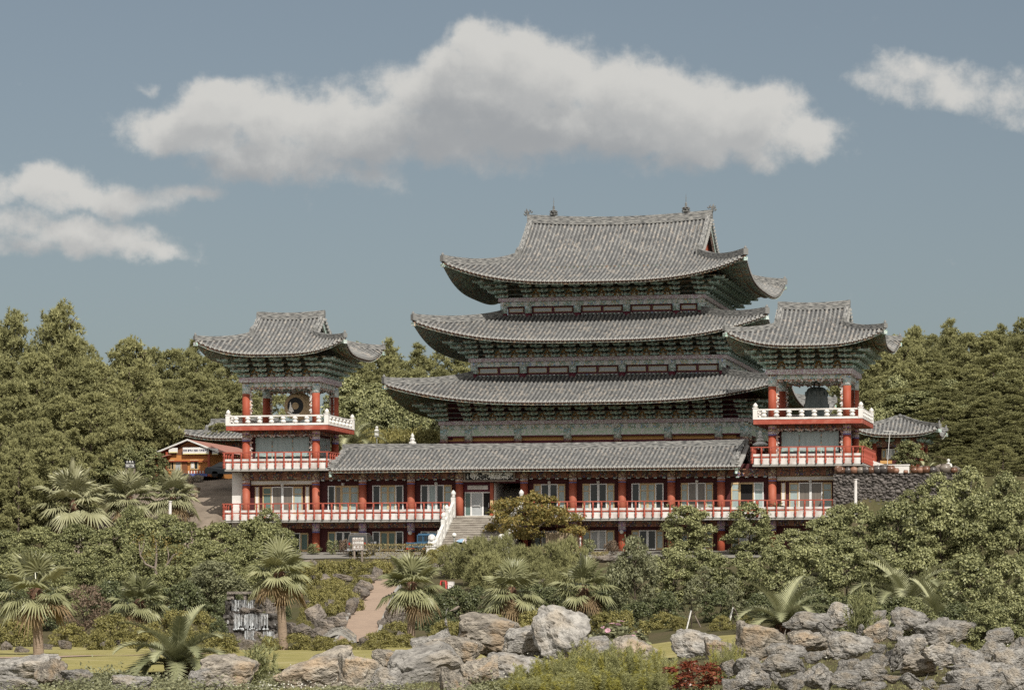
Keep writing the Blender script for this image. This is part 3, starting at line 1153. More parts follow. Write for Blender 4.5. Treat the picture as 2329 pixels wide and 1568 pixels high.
def clerestory(hw, z0, z1, spans, y_off=.17):
    for (a, c, n) in spans:
        for fr in ('S', 'E'):
            b = MB()
            p = MB()
            L = c - a
            yy = -.02
            b.box(0, L, -.06, .1, 0, .1, 0)
            b.box(0, L, -.06, .1, z1 - z0 - .1, z1 - z0, 0)
            w = L / n
            for i in range(n + 1):
                x = i * w
                b.box(max(0, x - .06), min(L, x + .06), -.055, .095, .1, z1 - z0 - .1, 0)
            for i in range(n):
                b.box(i * w + .10, (i + 1) * w - .10, -.075, -.06, .13, .165, 1)
                b.box(i * w + .10, (i + 1) * w - .10, -.075, -.06, z1 - z0 - .165, z1 - z0 - .13, 1)
                b.box(i * w + .10, i * w + .135, -.075, -.06, .165, z1 - z0 - .165, 1)
                b.box((i + 1) * w - .135, (i + 1) * w - .10, -.075, -.06, .165, z1 - z0 - .165, 1)
                p.box(i * w + .14, (i + 1) * w - .14, -.062, -.052, .17, z1 - z0 - .17, 0)
            f = b.build('window', [M['purple'], M['wood_yellow']], HALL)
            p.build('pane', M['glass_grey'], f)
            if fr == 'S':
                f.location = Vector((HX + a, HY - hw + .12, z0)) - HALL_BASE
            else:
                f.location = Vector((HX + hw - .12, HY + a, z0)) - HALL_BASE
                f.rotation_euler = (0, 0, pi / 2)
        b = MB()
        b.box(a + HX, c + HX, HY - hw + .05, HY - hw + .2, z0 - .28, z0 - .02, 0)
        b.box(HX + hw - .2, HX + hw - .05, HY + a, HY + c, z0 - .28, z0 - .02, 0)
        lp(b.build('sill_beam', M['lintel'], HALL))


clerestory(9.25, 18.98, 19.6, [(-8.95, -5.85, 2), (-5.25, -2.15, 2), (-1.55, 1.55, 2), (2.15, 5.25, 2), (5.85, 8.95, 2)])
clerestory(7.4, 23.62, 24.18, [(-7.1, -5.85, 1), (-5.25, -2.15, 2), (-1.55, 1.55, 2), (2.15, 5.25, 2), (5.85, 7.1, 1)])
# lowest storey: lattice frieze, ochre ceiling, inner wall with small windows
b = MB()
e = 11.1
for (x0, x1, y0, y1) in ((-e, e, -e - .12, -e + .12), (e - .12, e + .12, -e + .13, e)):
    b.box(HX + x0, HX + x1, HY + y0, HY + y1, 14.40, 14.85, 0)
    b.box(HX + x0, HX + x1, HY + y0 - .02, HY + y1 + .02, 14.30, 14.40, 1)
lp(b.build('lattice_frieze', [M['lattice'], M['purple']], HALL))
b = MB()
b.box(HX - e + .1, HX + e - .1, HY - e + .2, HY - e + 2.2, 14.05, 14.12, 0)
lp(b.build('porch_ceiling', M['ochre'], HALL))
b = MB()
b.box(HX - e + .6, HX + e - .6, HY - e + .22, HY - e + .3, 14.06, 14.3, 0)
lp(b.build('ceiling_beam', M['ochre'], HALL))
for i in range(5):
    for k in range(4):
        if i in (1, 2, 3) and k in (1, 2):
            continue
        b = MB()
        x = -9.25 + 3.7 * i + .55 + k * .86
        b.box(0, .62, -.03, .03, 0, .5, 0)
        q = MB()
        q.box(.06, .56, -.04, -.03, .06, .44, 0)
        f = b.build('window', M['wood_yellow'], HALL, loc=Vector((HX + x, HY - 11.1 + .2, 13.3)) - HALL_BASE)
        q.build('pane', M['glass_grey'], f)

R3 = Roof(HX, HY, 14.7, 14.7, 16.62, 2.3, 9.15, 9.15, 1.0, 1.48, a=.78, flare=.08)
R2 = Roof(HX, HY, 12.95, 12.95, 21.2, 2.35, 7.3, 7.3, 1.0, 1.6, a=.78, flare=.08)
R1 = Roof(HX, HY, 11.15, 11.15, 25.62, 5.35, 6.95, None, .55, 1.62, rl=.32, a=.55, flare=.08)
for R, nm, wt, lb in ((R3, 'lower_roof', .66, 'lowest and widest grey tiled roof tier'), (R2, 'middle_roof', .66, 'middle grey tiled roof tier'), (R1, 'upper_roof', .34, 'top hip and gable roof tier with two finials')):
    r = R.build(HALL, nm, ridge_h=.55, ridge_w=.5, hip_h=.5, hip_w=.36, wall_t=wt, label=lb)
    r.location = -HALL_BASE
upper = r
for e in (-1, 1):
    p = R1.P('S', e * .735, 1.0, .52)
    b = MB()
    o = b.lathe([(.14, 0), (.2, .1), (.36, .18), (.2, .26), (.36, .36), (.2, .44), (.34, .54), (.16, .62), (.10, .66), (.10, .95), (.05, 1.0), (.03, 1.05), (.012, 1.75), (.0, 1.85)], 0, 0, 10)
    for k in range(6):
        b.cbox((.33 * cos(k * pi / 3), .33 * sin(k * pi / 3), .22), (.14, .14, .14))
        b.cbox((.33 * cos(k * pi / 3 + .5), .33 * sin(k * pi / 3 + .5), .46), (.12, .12, .14))
    b.box(-.09, .09, -.01, .01, 1.4, 1.43)
    b.xf(0, Matrix.Translation(p) @ Matrix.Diagonal((.8, .8, .82, 1)))
    b.build('roof_finial', M['ridge_plain'], upper)
    # dragon head shaped ridge end: an arched block with spread horns
    p = R1.P('S', e, 1.0, .42) + Vector((e * .1, 0, 0))
    b = MB()
    o = b.sweep([(0, 0, 0), (e * .18, 0, .05)], .4, .55)
    for (dx, dz, l, r0) in ((-.1, .45, .34, .11), (.12, .45, .40, .12), (.24, .35, .32, .11), (.30, .15, .24, .10), (-.24, .4, .22, .09)):
        b.tube([(e * dx, 0, dz), (e * (dx + .14 * dx * 4), 0, dz + l * .5), (e * (dx + .06 + .5 * dx), 0, dz + l)], [r0, r0 * .8, .015], 6)
    b.xf(0, Matrix.Translation(p) @ Matrix.Diagonal((.75, 1, .75, 1)))
    b.build('ridge_ornament', M['ridge_plain'], upper)

# ------------------------------------------------------------------ rails, windows
def mesh_of(o):
    d = o.data
    bpy.data.objects.remove(o)
    return d


b = MB()
b.lathe([(.05, .05), (.075, .10), (.055, .16), (.08, .24), (.085, .32), (.06, .40), (.05, .46), (.075, .52), (.055, .58), (.055, .86), (.085, .92), (.06, .98), (.075, 1.08), (.06, 1.12)], 0, 0, 8)
POST = mesh_of(b.build('post', M['rail_red'], smooth=True))
b = MB()
b.lathe([(.12, .10), (.17, .16), (.20, .24), (.13, .31), (.10, .34), (.16, .38), (.21, .46), (.15, .53), (.11, .56)], 0, 0, 8)
BALUSTER = mesh_of(b.build('baluster', M['white'], smooth=True))
b = MB()
b.box(-.15, .15, -.15, .15, 0, .68)
b.box(-.18, .18, -.18, .18, .68, .74)
b.lathe([(.08, .74), (.15, .82), (.16, .90), (.10, 1.0), (.02, 1.08)], 0, 0, 8)
NEWEL = mesh_of(b.build('corner_post', M['white']))


def red_rail(par, base, p0, p1, zb, skip0=False):
    """balcony edge from p0 to p1 (axis aligned, outside on the right hand of travel)"""
    p0, p1 = Vector((p0[0], p0[1], 0)), Vector((p1[0], p1[1], 0))
    d = p1 - p0
    L = d.length
    rz = atan2(d.y, d.x)
    T = Matrix.Translation(Vector((p0.x, p0.y, zb)) - base) @ Matrix.Rotation(rz, 4, 'Z')
    def mk(nm, boxes, mt):
        b = MB()
        for bx in boxes:
            b.box(*bx)
        o = b.build(nm, mt, par)
        o.matrix_basis = T
        return o
    mk('parapet', [(0, L, 0, .12, 0, .42), (.001, L - .001, .02, .10, .56, .71)], M['white_stained'])
    mk('rail', [(-.06, L + .06, -.13, .01, 1.12, 1.19), (0, L, .03, .09, .47, .54)], M['rail_red'])
    n = max(2, round(L / .6))
    for i in range(1 if skip0 else 0, n + 1):
        q = T @ Vector((L * i / n, -.06, 0))
        part('post', POST, par, q)


def white_rail(par, base, p0, p1, zb, first=True):
    p0, p1 = Vector((p0[0], p0[1], 0)), Vector((p1[0], p1[1], 0))
    d = p1 - p0
    L = d.length
    T = Matrix.Translation(Vector((p0.x, p0.y, zb)) - base) @ Matrix.Rotation(atan2(d.y, d.x), 4, 'Z')
    b = MB()
    b.box(.15, L - .15, -.10, .10, 0, .1)
    b.box(.15, L - .15, -.11, .11, .56, .66)
    o = b.build('white_rail', M['white'], par)
    o.matrix_basis = T
    if first:
        part('corner_post', NEWEL, par, T @ Vector((0, 0, 0)))
    n = round(L / .93)
    for i in range(n):
        part('baluster', BALUSTER, par, T @ Vector((.15 + (L - .3) * (i + .5) / n, 0, 0)))


WK = {
    'A': [(.23, 'w', 'glass_pale', 1), (.27, 'a', 'glass_dark', 0), (.27, 'a', 'glass_dark', 0), (.23, 'w', 'glass_pale', 1)],
    'T': [(.23, 'w', 'glass_green', 1), (.27, 'a', 'glass_tan', 0), (.27, 'a', 'glass_tan', 0), (.23, 'w', 'glass_pale', 1)],
    'R': [(.22, 'w', 'glass_pale', 1), (.28, 'a', 'glass_tan', 0), (.28, 'a', 'glass_tan', 0), (.22, 'w', 'glass_pale', 1)],
    'B': [(.26, 'a', 'glass_dark', 0), (.24, 'w', 'glass_pale', 1), (.24, 'w', 'glass_pale', 1), (.26, 'a', 'glass_dark', 0)],
    'C': [(.25, 'a', 'glass_dark', 0), (.25, 'a', 'glass_pale', 0), (.25, 'a', 'glass_dark', 0), (.25, 'w', 'glass_pale', 1)],
    'D': [(.24, 'a', 'glass_dark', 0), (.2, 'w', 'glass_tan', 0), (.28, 'w', 'glass_pale', 1), (.28, 'w', 'glass_pale', 1)],
    'O': [(.26, 'w', 'glass_pale', 1), (.44, 'w', 'interior', 0), (.30, 'a', 'glass_pale', 1)],
    'G': [(.25, 'w', 'glass_green', 0), (.25, 'a', 'glass_dark', 0), (.25, 'a', 'glass_dark', 0), (.25, 'w', 'glass_green', 0)],
    'P': [(.25, 'a', 'glass_dark', 0), (.25, 'w', 'glass_green', 0), (.25, 'w', 'glass_green', 0), (.25, 'a', 'glass_dark', 0)],
    'L': [(.25, 'w', 'glass_pale', 0), (.25, 'a', 'glass_grey', 0), (.25, 'a', 'glass_grey', 0), (.25, 'w', 'glass_pale', 0)],
}


def window(par, base, x0, x1, y, z0, z1, kind, lamp=False):
    b, p = MB(), MB()
    W, H = x1 - x0, z1 - z0
    fm = {'w': 0, 'a': 1}
    pm = []
    b.box(0, W, -.05, .1, 0, .07, 0)
    b.box(0, W, -.05, .1, H - .06, H, 0)
    x = 0
    for (fr, ft, pn, tr) in WK[kind]:
        w = fr * W
        pr = -.09 if ft == 'a' else -.07
        fw = .075
        z_lo, z_hi = (.02, H - .01) if ft == 'a' else (.071, H - .061)
        b.box(x + .004, x + fw, pr, .05, z_lo, z_hi, fm[ft])
        b.box(x + w - fw, x + w - .004, pr, .05, z_lo, z_hi, fm[ft])
        b.box(x + fw, x + w - fw, pr + .004, .05, z_lo, z_lo + .06, fm[ft])
        b.box(x + fw, x + w - fw, pr + .004, .05, z_hi - .055, z_hi, fm[ft])
        if tr:
            b.box(x + fw, x + w - fw, pr + .008, .05, H * .72, H * .72 + .055, fm[ft])
        if M[pn] not in pm:
            pm.append(M[pn])
        p.add([(x + fw, -.03, .06), (x + w - fw, -.03, .06), (x + w - fw, -.03, H - .06), (x + fw, -.03, H - .06)], [(0, 1, 2, 3)], pm.index(M[pn]))
        x += w
    f = b.build('window', [M['wood_yellow'], M['alu']], par, loc=Vector((x0, y, z0)) - base)
    p.build('pane', pm, f)
    if lamp:
        l = MB()
        l.lathe([(.03, -.1), (.10, -.07), (.12, 0), (.10, .07), (.03, .11)], 0, -.16, 10)
        l.box(-.03, .03, -.1, .1, -.03, .03)
        l.build('wall_lamp', M['globe'], par, loc=Vector((x0 + W / 2, y, z1 + .1)) - base)
    return f


def strip(par, base, nm, mt, bx):
    b = MB()
    for q in bx:
        b.box(*q)
    o = b.build(nm, mt, par)
    o.location = -base
    return o


GZ = 5.66
CAPW = [(.62, 'cap_brown'), (.16, 'plate'), (.09, 'stripe_orange'), (.09, 'stripe_blue')]
CAPG = [(.40, 'cap_purple'), (.22, 'plate'), (.10, 'stripe_blue')]
CAPT = [(.28, 'cap_purple'), (.2, 'cap_brown'), (.18, 'plate'), (.09, 'stripe_blue')]
COL_G = column_mesh(.27, GZ - .2, 7.76, CAPG, 'red')
COL_F = column_mesh(.275, 7.88, 11.32, CAPW, 'red')
COL_F2 = column_mesh(.275, 11.45, 14.2, CAPT, 'red')
COL_F3 = column_mesh(.275, 14.5, 17.56, [(.12, 'cap_brown'), (.14, 'lintel'), (.52, 'capital')], 'red')
BRT = bracket_mesh(1.38, 1.5, 4, 'bracket')
PANT = lotus_panel(.62, .62)


def scroll_frame(par, base, x0, x1, y, z0, z1, side=False, dep=.9):
    """carved scrollwork hanging under a beam and down both columns"""
    b = MB()
    def pc(t):
        return .16 + .05 * sin(t * 9) + .04 * sin(t * 23)
    n = 40
    W = x1 - x0
    def addq(a, c):
        (u0, w0, u1, w1) = a
        vs = [(u0, 0, w0), (u1, 0, w0), (u1, 0, w1), (u0, 0, w1)]
        b.add(vs, [(0, 1, 2, 3)])
        b.add([(v[0], .05, v[2]) for v in vs], [(3, 2, 1, 0)])
    for i in range(n):
        t = i / n * W
        addq((t, z1 - pc(t), t + W / n, z1), 0)
    m = 22
    for i in range(m):
        zz = z1 - .16 - (z1 - z0 - .16) * i / m
        w = .15 + .045 * sin(zz * 17) + .04 * sin(zz * 31)
        for e in (0, 1):
            xx = 0 if e == 0 else W - w
            addq((xx, zz - (z1 - z0 - .16) / m, xx + w, zz), 0)
    o = b.build('carved_scroll', M['scroll'], par)
    o.location = Vector((x0, y, 0)) - base if not side else Vector((y, x0, 0)) - base
    if side:
        o.rotation_euler = (0, 0, pi / 2)
    return o


def tower(cx, name, label, cat, left, lower_x0, lower_x1):
    cy, r = 2.53, 2.53
    base = Vector((cx, cy, GZ))
    T = thing(name, label, cat, base)
    cor = [(-r, 0), (r, 0), (r, 2 * r), (-r, 2 * r)]
    for (x, y) in cor:
        for cm in ((COL_G, COL_F, COL_F2, COL_F3)):
            part('column', cm, T, Vector((cx + x, y, 0)) - base)
    # bodies
    strip(T, base, 'wall', M['maroon'], [(cx - r, cx + r, .35, 2 * r - .3, GZ - .3, 7.75), (cx - r, cx + r, .35, 2 * r - .3, 7.9, 11.3), (cx - r + .05, cx + r - .2, .4, 2 * r - .4, 11.47, 14.16)])
    # ground floor
    strip(T, base, 'slab', M['concrete'], [(lower_x0, lower_x1, -1.55, .34, 7.74, 7.88)])
    strip(T, base, 'frieze', M['frieze'], [(cx - r + .3, cx + r - .3, .05, .34, 7.35, 7.735)])
    strip(T, base, 'frieze', M['frieze'], [(cx - r + .3, cx + r - .3, -.02, .34, 10.76, 11.31)])
    strip(T, base, 'frieze', M['frieze'], [(cx + r - .2, cx + r + .1, .4, 2 * r - .4, 10.76, 11.31)])
    strip(T, base, 'white_strip', M['white'], [(cx - r + .3, cx + r - .3, .2, .345, 10.45, 10.68)])
    strip(T, base, 'strip_edge', M['wood_yellow'], [(cx - r + .3, cx + r - .3, .17, .345, 10.40, 10.447), (cx - r + .3, cx + r - .3, .17, .345, 10.683, 10.73)])
    for e in (-1, 1):
        strip(T, base, 'narrow_window', M['white'], [(cx + e * 1.82 - .1, cx + e * 1.82 + .1, .28, .34, 8.5, 10.25)])
        strip(T, base, 'window_trim', M['wood_yellow'], [(cx + e * 1.82 + f - .025, cx + e * 1.82 + f + .025, .26, .345, 8.45, 10.3) for f in (-.126, .126)])
    window(T, base, cx - 1.42, cx + 1.48, .33, 8.35, 10.28, 'T' if left else 'R', True)
    if left:
        window(T, base, cx - .4, cx + 1.9, .33, GZ + .1, 7.05, 'G')
    else:
        window(T, base, cx + .2, cx + 2.1, .33, GZ + .1, 7.05, 'O')
        strip(T, base, 'side_door', M['white'], [(cx - 1.3, cx - .7, .26, .34, GZ + .1, 7.1)])
    red_rail(T, base, (lower_x0, -1.6), (lower_x1, -1.6), 7.88)
    if left:
        strip(T, base, 'white_wall', M['white'], [(cx - 3.62, cx - r - .2, .2, 5.4, GZ - .3, 11.3)])
        red_rail(T, base, (lower_x0, .2), (lower_x0, -1.6), 7.88, True)
    # second balcony
    w2 = 3.7
    strip(T, base, 'slab', M['concrete'], [(cx - w2, cx + w2, -1.33, 6.4, 11.325, 11.45)])
    red_rail(T, base, (cx - w2, -1.35), (cx + w2, -1.35), 11.45)
    red_rail(T, base, (cx + w2, -1.35), (cx + w2, 6.4), 11.45, True)
    red_rail(T, base, (cx - w2, 6.4), (cx - w2, -1.35), 11.45)
    strip(T, base, 'frieze', M['frieze'], [(cx - r + .28, cx + r - .28, .02, .38, 13.92, 14.17)])
    strip(T, base, 'frieze', M['frieze'], [(cx + r - .19, cx + r + .08, .41, 2 * r - .4, 13.92, 14.17)])
    scroll_frame(T, base, cx - r + .27, cx + r - .27, -.02, 11.9, 13.92)
    # big shop window of the second floor
    for sd in (0, 1):
        b, p = MB(), MB()
        L = 3.9 if sd == 0 else 3.6
        n = 3
        for i in range(n + 1):
            x = L * (0, .31, .69, 1)[i]
            b.box(max(0, x - .03), min(L, x + .03), -.05, .02, 0, 1.98)
        b.box(0, L, -.045, .015, .62, .68)
        b.box(0, L, -.045, .015, 0, .06)
        for i in range(3):
            x0, x1 = L * (0, .31, .69, 1)[i] + .03, L * (0, .31, .69, 1)[i + 1] - .03
            p.add([(x0, -.02, .68), (x1, -.02, .68), (x1, -.02, 1.98), (x0, -.02, 1.98)], [(0, 1, 2, 3)], 0)
            if i == 1:
                p.add([(x0, -.03, .70), (x1, -.03, .70), (x1, -.03, 1.0), (x0, -.03, 1.0)], [(0, 1, 2, 3)], 2)
            p.add([(x0, -.02, .06), (x1, -.02, .06), (x1, -.02, .62), (x0, -.02, .62)], [(0, 1, 2, 3)], 1)
        for k in range(5):
            x0 = L * (k + .15) / 5
            for (a0, a1, c0, c1) in ((0, .6, .08, .14), (0, .6, .38, .44), (0, .06, .14, .38), (.54, .6, .14, .38)):
                b.box(x0 + a0, x0 + a1, -.075, -.05, c0, c1, 1)
        f = b.build('shop_window', [M['rafter'], M['wood_yellow']], T)
        p.build('pane', [M['glass_pale'], M['glass_dark'], M['glass_grey']], f)
        if sd == 0:
            f.location = Vector((cx - 1.95, .38, 11.78)) - base
        else:
            f.location = Vector((cx + r - .18, .7, 11.78)) - base
            f.rotation_euler = (0, 0, pi / 2)
    # open top floor
    w3 = 3.68
    strip(T, base, 'terrace_slab', [M['rail_red']], [(cx - w3, cx + w3, -1.05, 6.1, 14.18, 14.5)])
    strip(T, base, 'terrace_floor', [M['white_stained']], [(cx - w3 - .03, cx + w3 + .03, -1.08, 6.13, 14.503, 14.55)])
    q = w3 - .12
    for a_, b_ in (((-q, -.93), (q, -.93)), ((q, -.93), (q, 5.98)), ((q, 5.98), (-q, 5.98)), ((-q, 5.98), (-q, -.93))):
        white_rail(T, base, (cx + a_[0], a_[1]), (cx + b_[0], b_[1]), 14.55)
    for nm, z0, z1, pr, mt in (('plate_beam', 17.56, 17.9, .42, 'plate'), ('lintel', 17.25, 17.555, .12, 'lintel')):
        e = r + pr
        strip(T, base, nm, M[mt], [(cx - e, cx + e, cy - e, cy - e + .28, z0, z1), (cx - e, cx + e, cy + e - .28, cy + e, z0, z1),
                                  (cx - e, cx - e + .28, cy - e + .28, cy + e - .28, z0, z1), (cx + e - .28, cx + e, cy - e + .28, cy + e - .28, z0, z1)])
    strip(T, base, 'ceiling', M['soffit'], [(cx - r, cx + r, 0, 2 * r, 17.53, 17.56)])
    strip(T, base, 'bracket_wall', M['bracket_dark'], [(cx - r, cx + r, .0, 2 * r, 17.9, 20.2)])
    scroll_frame(T, base, cx - r + .27, cx + r - .27, -.03, 15.3, 17.25)
    scroll_frame(T, base, .27, 2 * r - .27, cx + r + .02, 15.3, 17.25, True)
    scroll_frame(T, base, cx - r + .27, cx + r - .27, 2 * r, 15.3, 17.25)
    for c in (-1.265, 0, 1.265):
        part('bracket', BRT, T, Vector((cx + c, -.12, 17.9)) - base)
        part('bracket', BRT, T, Vector((cx + r + .12, cy + c, 17.9)) - base, pi / 2)
        part('bracket', BRT, T, Vector((cx - r - .12, cy + c, 17.9)) - base, -pi / 2)
    for sx, sy, rz in ((-1, -1, -pi / 4), (1, -1, pi / 4), (1, 1, 3 * pi / 4), (-1, 1, -3 * pi / 4)):
        o = Vector((cx + sx * r, cy + sy * r, 17.9)) - base
        part('corner_bracket', BRT, T, o, rz, (1, 1.42, 1))
        part('corner_bracket', BRT, T, o + Vector((0, sy * .1, 0)), 0 if sy < 0 else pi)
        part('corner_bracket', BRT, T, o + Vector((sx * .1, 0, 0)), pi / 2 if sx > 0 else -pi / 2)
    b = MB()
    for i in range(4):
        y = r + .12 + 1.5 * (i + .35) / 4
        z = 17.9 + i * .345 + .22
        for (x0, x1, y0, y1) in ((-y, y, -y - .045, -y + .045), (y - .045, y + .045, -y, y), (-y - .045, -y + .045, -y, y)):
            b.box(cx + x0, cx + x1, cy + y0, cy + y1, z, z + .08)
    o = b.build('tie_beam', M['bracket_dark'], T)
    o.location = -base
    for c in (-1.9, -.632, .632, 1.9):
        part('painted_panel', PANT, T, Vector((cx + c, -.04, 17.93)) - base)
        part('painted_panel', PANT, T, Vector((cx + r + .04, cy + c, 17.93)) - base, pi / 2)
    R = Roof(cx, cy, 5.2, 5.2, 19.38, 2.8, 2.3, None, .6, 1.0, rl=.12, a=.72, flare=.2)
    rf = R.build(T, 'roof', pitch=.30, ridge_h=.42, ridge_w=.4, hip_h=.34, hip_w=.28, wall_t=.5, orn=.8)
    rf.location = -base
    return T, base


LT, LTB = tower(-16.5, 'drum_pavilion', 'pavilion tower left of the wing with a large drum hanging in its open top', 'pavilion', True, -20.15, -13.05)
RT, RTB = tower(20.55, 'bell_pavilion', 'pavilion tower right of the wing with a bronze bell in its open top', 'pavilion', False, 17.25, 22.32)

# drum
D = thing('drum', 'big barrel drum hanging under the left pavilion roof, its black face turned out', 'drum', (-15.85, 2.4, 16.0))
b = MB()
pr = [(.78, -.85), (.93, -.6), (1.0, 0), (.93, .6), (.78, .85)]
o = b.lathe(pr, 0, 0, 24)
DR = Matrix.Rotation(radians(-3), 4, 'Z') @ Matrix.Rotation(pi / 2, 4, 'X')
b.xf(0, DR)
M['drum_wood'] = pmat('drum_wood', (.34, .25, .15), (.25, .18, .10), 3, .6, stretch=(1, 1, 4))
b.build('shell', M['drum_wood'], D, smooth=True)
b = MB()
for (r0, r1, mi, z) in ((.60, .80, 0, .86), (.25, .598, 1, .862), (0, .248, 0, .866)):
    vs = [(r0 * cos(2 * pi * k / 28), r0 * sin(2 * pi * k / 28), z) for k in range(28)] + [(r1 * cos(2 * pi * k / 28), r1 * sin(2 * pi * k / 28), z) for k in range(28)]
    b.add(vs, [(k, (k + 1) % 28, 28 + (k + 1) % 28, 28 + k) for k in range(28)], mi)
# pale painted patch low on the face
bl = [(-.50, -.32), (-.42, -.02), (-.40, .25), (-.33, .27), (-.30, -.02), (-.18, -.22), (-.12, -.38), (-.30, -.46)]
b.add([(x, y, .872) for x, y in bl], [tuple(range(len(bl)))[::-1]], 2)
bl = [(-.62, -.42), (-.55, -.5), (-.35, -.62), (-.05, -.70), (.30, -.66), (.3, -.55), (-.05, -.58), (-.4, -.48), (-.55, -.38)]
b.add([(x, y, .871) for x, y in bl], [tuple(range(len(bl)))[::-1]], 2)
b.xf(0, DR)
b.build('drum_head', [M['drum_wood'], M['black'], M['white']], D)
b = MB()
for e in (-1, 1):
    b.tube([(e * .55, .2 * e, .75), (e * .55, .2 * e, 1.54)], .03, 6)
b.build('hanger', M['black'], D)
# bell
BL = thing('bell', 'dark bronze temple bell hanging in the right pavilion', 'bell', (20.75, 2.3, 14.6))
M['bronze'] = pmat('bronze', (.035, .05, .05), (.06, .075, .072), 4, .5, spec=.5, bump=.01, c3=(.085, .10, .095))
b = MB()
b.lathe([(.83, .15), (.86, .2), (.86, .3), (.84, .34), (.82, .9), (.76, 1.5), (.70, 1.95), (.68, 2.0), (.60, 2.15), (.42, 2.24), (.0, 2.28)], 0, 0, 28)
b.build('body', M['bronze'], BL, smooth=True)
b = MB()
b.lathe([(.862, .36), (.845, .48)], 0, 0, 28, cap=False)
for k in range(12):
    a = 2 * pi * k / 12
    b.cbox((.73 * cos(a), .73 * sin(a), 1.78), (.12, .12, .3), 0, Matrix.Rotation(a, 3, 'Z'))
for k in range(4):
    a = 2 * pi * k / 4 + .3
    b.cbox((.80 * cos(a), .80 * sin(a), .85), (.08, .42, .5), 0, Matrix.Rotation(a, 3, 'Z'))
b.build('relief_band', M['bronze'], BL)
b = MB()
b.tube([(-.18, 0, 2.22), (-.16, 0, 2.5), (0, 0, 2.62), (.16, 0, 2.5), (.18, 0, 2.22)], .07, 8)
b.tube([(0, 0, 2.6), (0, 0, 2.93)], .04, 6)
b.build('hanging_loop', M['bronze'], BL)

# ------------------------------------------------------------------ long wing
WB = Vector((2.0, 3.0, GZ))
W = thing('long_wing', 'long two storey red wing with grey tiled roof joining the two pavilions', 'temple wing', WB)
XS = [-13.97, -10.61, -7.15, -3.71, .85, 4.27, 7.7, 11.1, 14.52, 18.02]
for x in XS[1:-1]:
    part('column', COL_F, W, Vector((x, 0, 0)) - WB)
    part('column', COL_G, W, Vector((x, 0, 0)) - WB)
strip(W, WB, 'wall', M['maroon'], [(-13.96, -3.5, .35, 7, GZ - .3, 7.74), (-13.96, -3.5, .35, 7, 7.9, 11.6), (.7, 18.01, .35, 7, GZ - .3, 7.74), (.7, 18.01, .35, 7, 7.9, 11.6), (-3.49, .69, 4.6, 7, 7.9, 11.6), (-3.49, .69, .36, 7, GZ - .3, 7.73)])
strip(W, WB, 'slab', M['concrete'], [(-13.04, 17.24, -1.55, .34, 7.74, 7.88)])
for a, c in zip(XS, XS[1:]):
    strip(W, WB, 'frieze', M['frieze'], [(a + .28, c - .28, .02, .345, 10.72, 11.24)])
    if a != -3.71:
        strip(W, WB, 'frieze', M['frieze'], [(a + .28, c - .28, .04, .345, 7.36, 7.735)])
b = MB()
for a, c in zip(XS, XS[1:]):
    for k in range(5):
        x = a + .5 + (c - a - 1) * k / 4
        b.box(x - .11, x + .11, -.03, .02, 10.64, 10.72)
o = b.build('frieze_drop', M['capital'], W)
o.location = -WB
red_rail(W, WB, (-12.99, -1.6), (-4.05, -1.6), 7.88)
red_rail(W, WB, (1.25, -1.6), (17.19, -1.6), 7.88)
kinds1 = ['D', 'B', 'C', None, 'A', 'A', 'B', 'R', 'O']
kindsg = ['G', 'P', 'C', None, 'L', 'L', 'A', 'A', 'L']
for (a, c), k1, kg in zip(zip(XS, XS[1:]), kinds1, kindsg):
    if k1 is None:
        continue
    m_ = (a + c) / 2
    if a == XS[0]: m_ += .2
    window(W, WB, m_ - 1.1, m_ + 1.12, .33, 8.42, 10.32, k1, k1 in 'CARD')
    window(W, WB, m_ - 1.1, m_ + 1.12, .33, GZ + .12, 7.12, kg)
for x in (-7.15, .85, 4.27, 7.7, 11.1):
    b = MB()
    b.lathe([(.04, -.14), (.11, -.1), (.15, 0), (.11, .1), (.04, .14)], 0, 0, 10)
    b.build('wall_lamp', M['globe'], W, loc=Vector((x + .02, -.38, 7.0)) - WB)
# entrance bay
strip(W, WB, 'entrance_lintel', M['purple'], [(-3.49, .69, .3, .5, 10.42, 11.6), (-3.49, -1.40, .3, .5, 9.82, 10.42)])
strip(W, WB, 'entrance_post', M['red'], [(-1.55, -1.33, .0, .29, 8.0, 10.42)])
strip(W, WB, 'notice', M['wood_yellow'], [(-1.53, -1.35, -.02, -.004, 8.85, 9.25)])
strip(W, WB, 'entrance_panel', M['white'], [(-3.2, -1.75, .25, .29, 9.98, 10.26)])
strip(W, WB, 'stair_wall', M['white'], [(-1.36, -1.24, .3, 4.5, 7.9, 10.6)])
strip(W, WB, 'threshold', M['step'], [(-3.6, .72, -1.4, .4, 7.74, 8.12)])
b, p = MB(), MB()
for (x0, x1) in ((-3.42, -2.97), (-2.97, -2.14), (-2.14, -1.56)):
    b.box(x0, x0 + .05, .36, .44, 8.12, 9.82); b.box(x1 - .05, x1, .36, .44, 8.12, 9.82)
    b.box(x0 + .05, x1 - .05, .365, .435, 9.74, 9.82); b.box(x0 + .05, x1 - .05, .365, .435, 8.12, 8.2)
b.box(-2.85, -2.3, .28, .31, 8.85, 8.88); b.box(-2.34, -2.3, .28, .36, 8.8, 9.05); b.box(-1.72, -1.69, .28, .36, 8.75, 9.05)
f = b.build('glass_door', M['alu'], W, loc=-WB)
p.add([(-3.37, .4, 8.2), (-3.02, .4, 8.2), (-3.02, .4, 9.74), (-3.37, .4, 9.74)], [(0, 1, 2, 3)], 2)
p.add([(-2.92, .4, 8.2), (-2.19, .4, 8.2), (-2.19, .4, 9.74), (-2.92, .4, 9.74)], [(0, 1, 2, 3)], 0)
